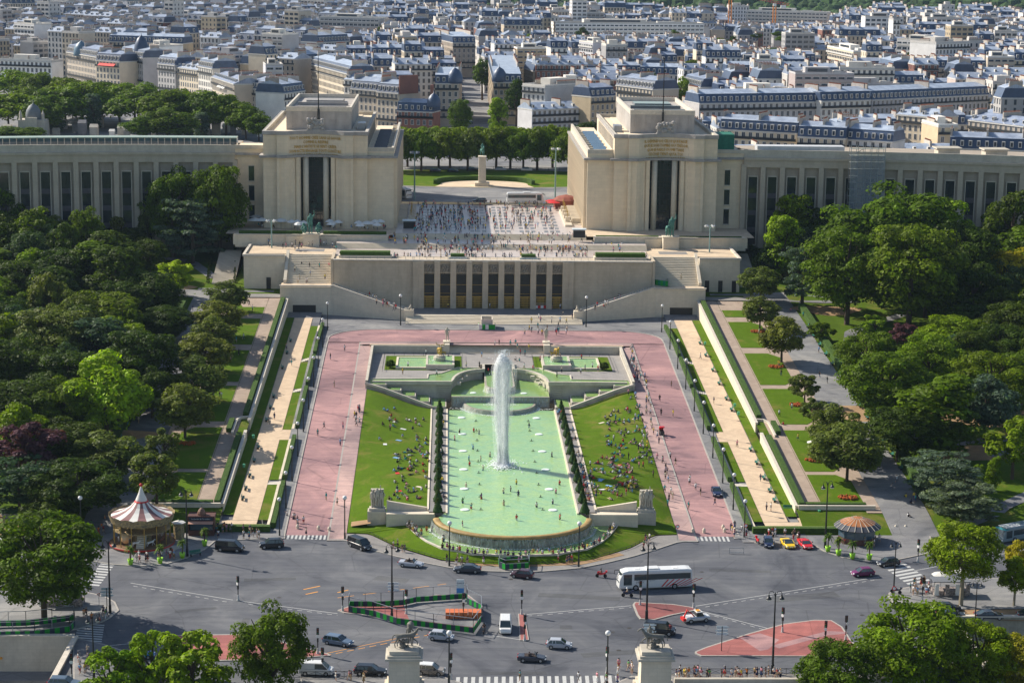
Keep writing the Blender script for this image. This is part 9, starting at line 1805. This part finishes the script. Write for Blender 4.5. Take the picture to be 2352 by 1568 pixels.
for (p, ps, fc) in crowd:
 f = pts(ps); a = rnd.uniform(0, 6.28) if fc != 'pool' else math.atan2(410 - p.y, -p.x) + R(90); T = Matrix.Translation(p) @ Matrix.Rotation(a, 4, 'Z'); q = lambda k: T @ Vector(f[k]); tm = rnd.choice([0, 0, 0, 1, 1, 2, 3, 4, 5, 6, 7, 8, 9]); bm_ = 10 + rnd.randrange(5); sm = 15 + rnd.randrange(3)
 b.tube([q('pel'), q('che'), q('nec')], [.15, .19, .07], 6, tm); b.ball(q('hea'), .11, 6, sm); b.ball(q('hea') + Vector((0, 0, .05)), .115, 6, 18 + rnd.randrange(2))
 for s in 'lr': b.tube([q('hi' + s), q('kn' + s)], [.1, .08], 5, bm_); b.tube([q('kn' + s), q('an' + s)], [.06, .045], 5, rnd.choice([bm_, sm])); b.tube([q('sh' + s), q('el' + s), q('ha' + s)], [.055, .045, .035], 4, rnd.choice([tm, sm]))
o = b.build('crowd', cmats); tag(o, 'dense crowd of visitors on the esplanade, stairs and far lawns', kind='stuff')
for k in range(16):
 L = k % 2; u, v = (rnd.uniform(880, 975), rnd.uniform(960, 1140)) if L else (rnd.uniform(1370, 1480), rnd.uniform(960, 1130)); p = wbank(u, v); b = MB(); b.obox((0, 0), 1.3, .8, .03, .07, rnd.uniform(0, 3)); o = b.build('picnic_blanket', rnd.choice([cloth('white', TOPS['white']), cloth('sky blue', TOPS['sky blue']), cloth('red', TOPS['red']), cloth('cream', TOPS['cream'])])); o.location = p
 o.rotation_euler = (0, math.atan2(BANKZ(p.x - .5, p.y) - BANKZ(p.x + .5, p.y), 1), 0); tag(o, 'picnic blanket on the %s lawn among the sitting people, blanket %s from the weir' % (SN[-1 if L else 1], ORD[k // 2 + 1]), 'blanket', 'blankets on the lawns')
# ------------------------------------------------------------------ air
hz = MB().box(-1950, 1950, -560, 6150, -14, 125); o = hz.build('haze', bpy.data.materials.new('haze_air')); tag(o, kind='stuff'); mt = o.data.materials[0]; mt.use_nodes = True; n = mt.node_tree.nodes; n.remove(n['Principled BSDF'])
pv_ = n.new('ShaderNodeVolumePrincipled'); pv_.inputs['Density'].default_value = .00003; pv_.inputs['Color'].default_value = (.55, .75, 1, 1); pv_.inputs['Anisotropy'].default_value = .2; mt.node_tree.links.new(pv_.outputs[0], n['Material Output'].inputs['Volume'])
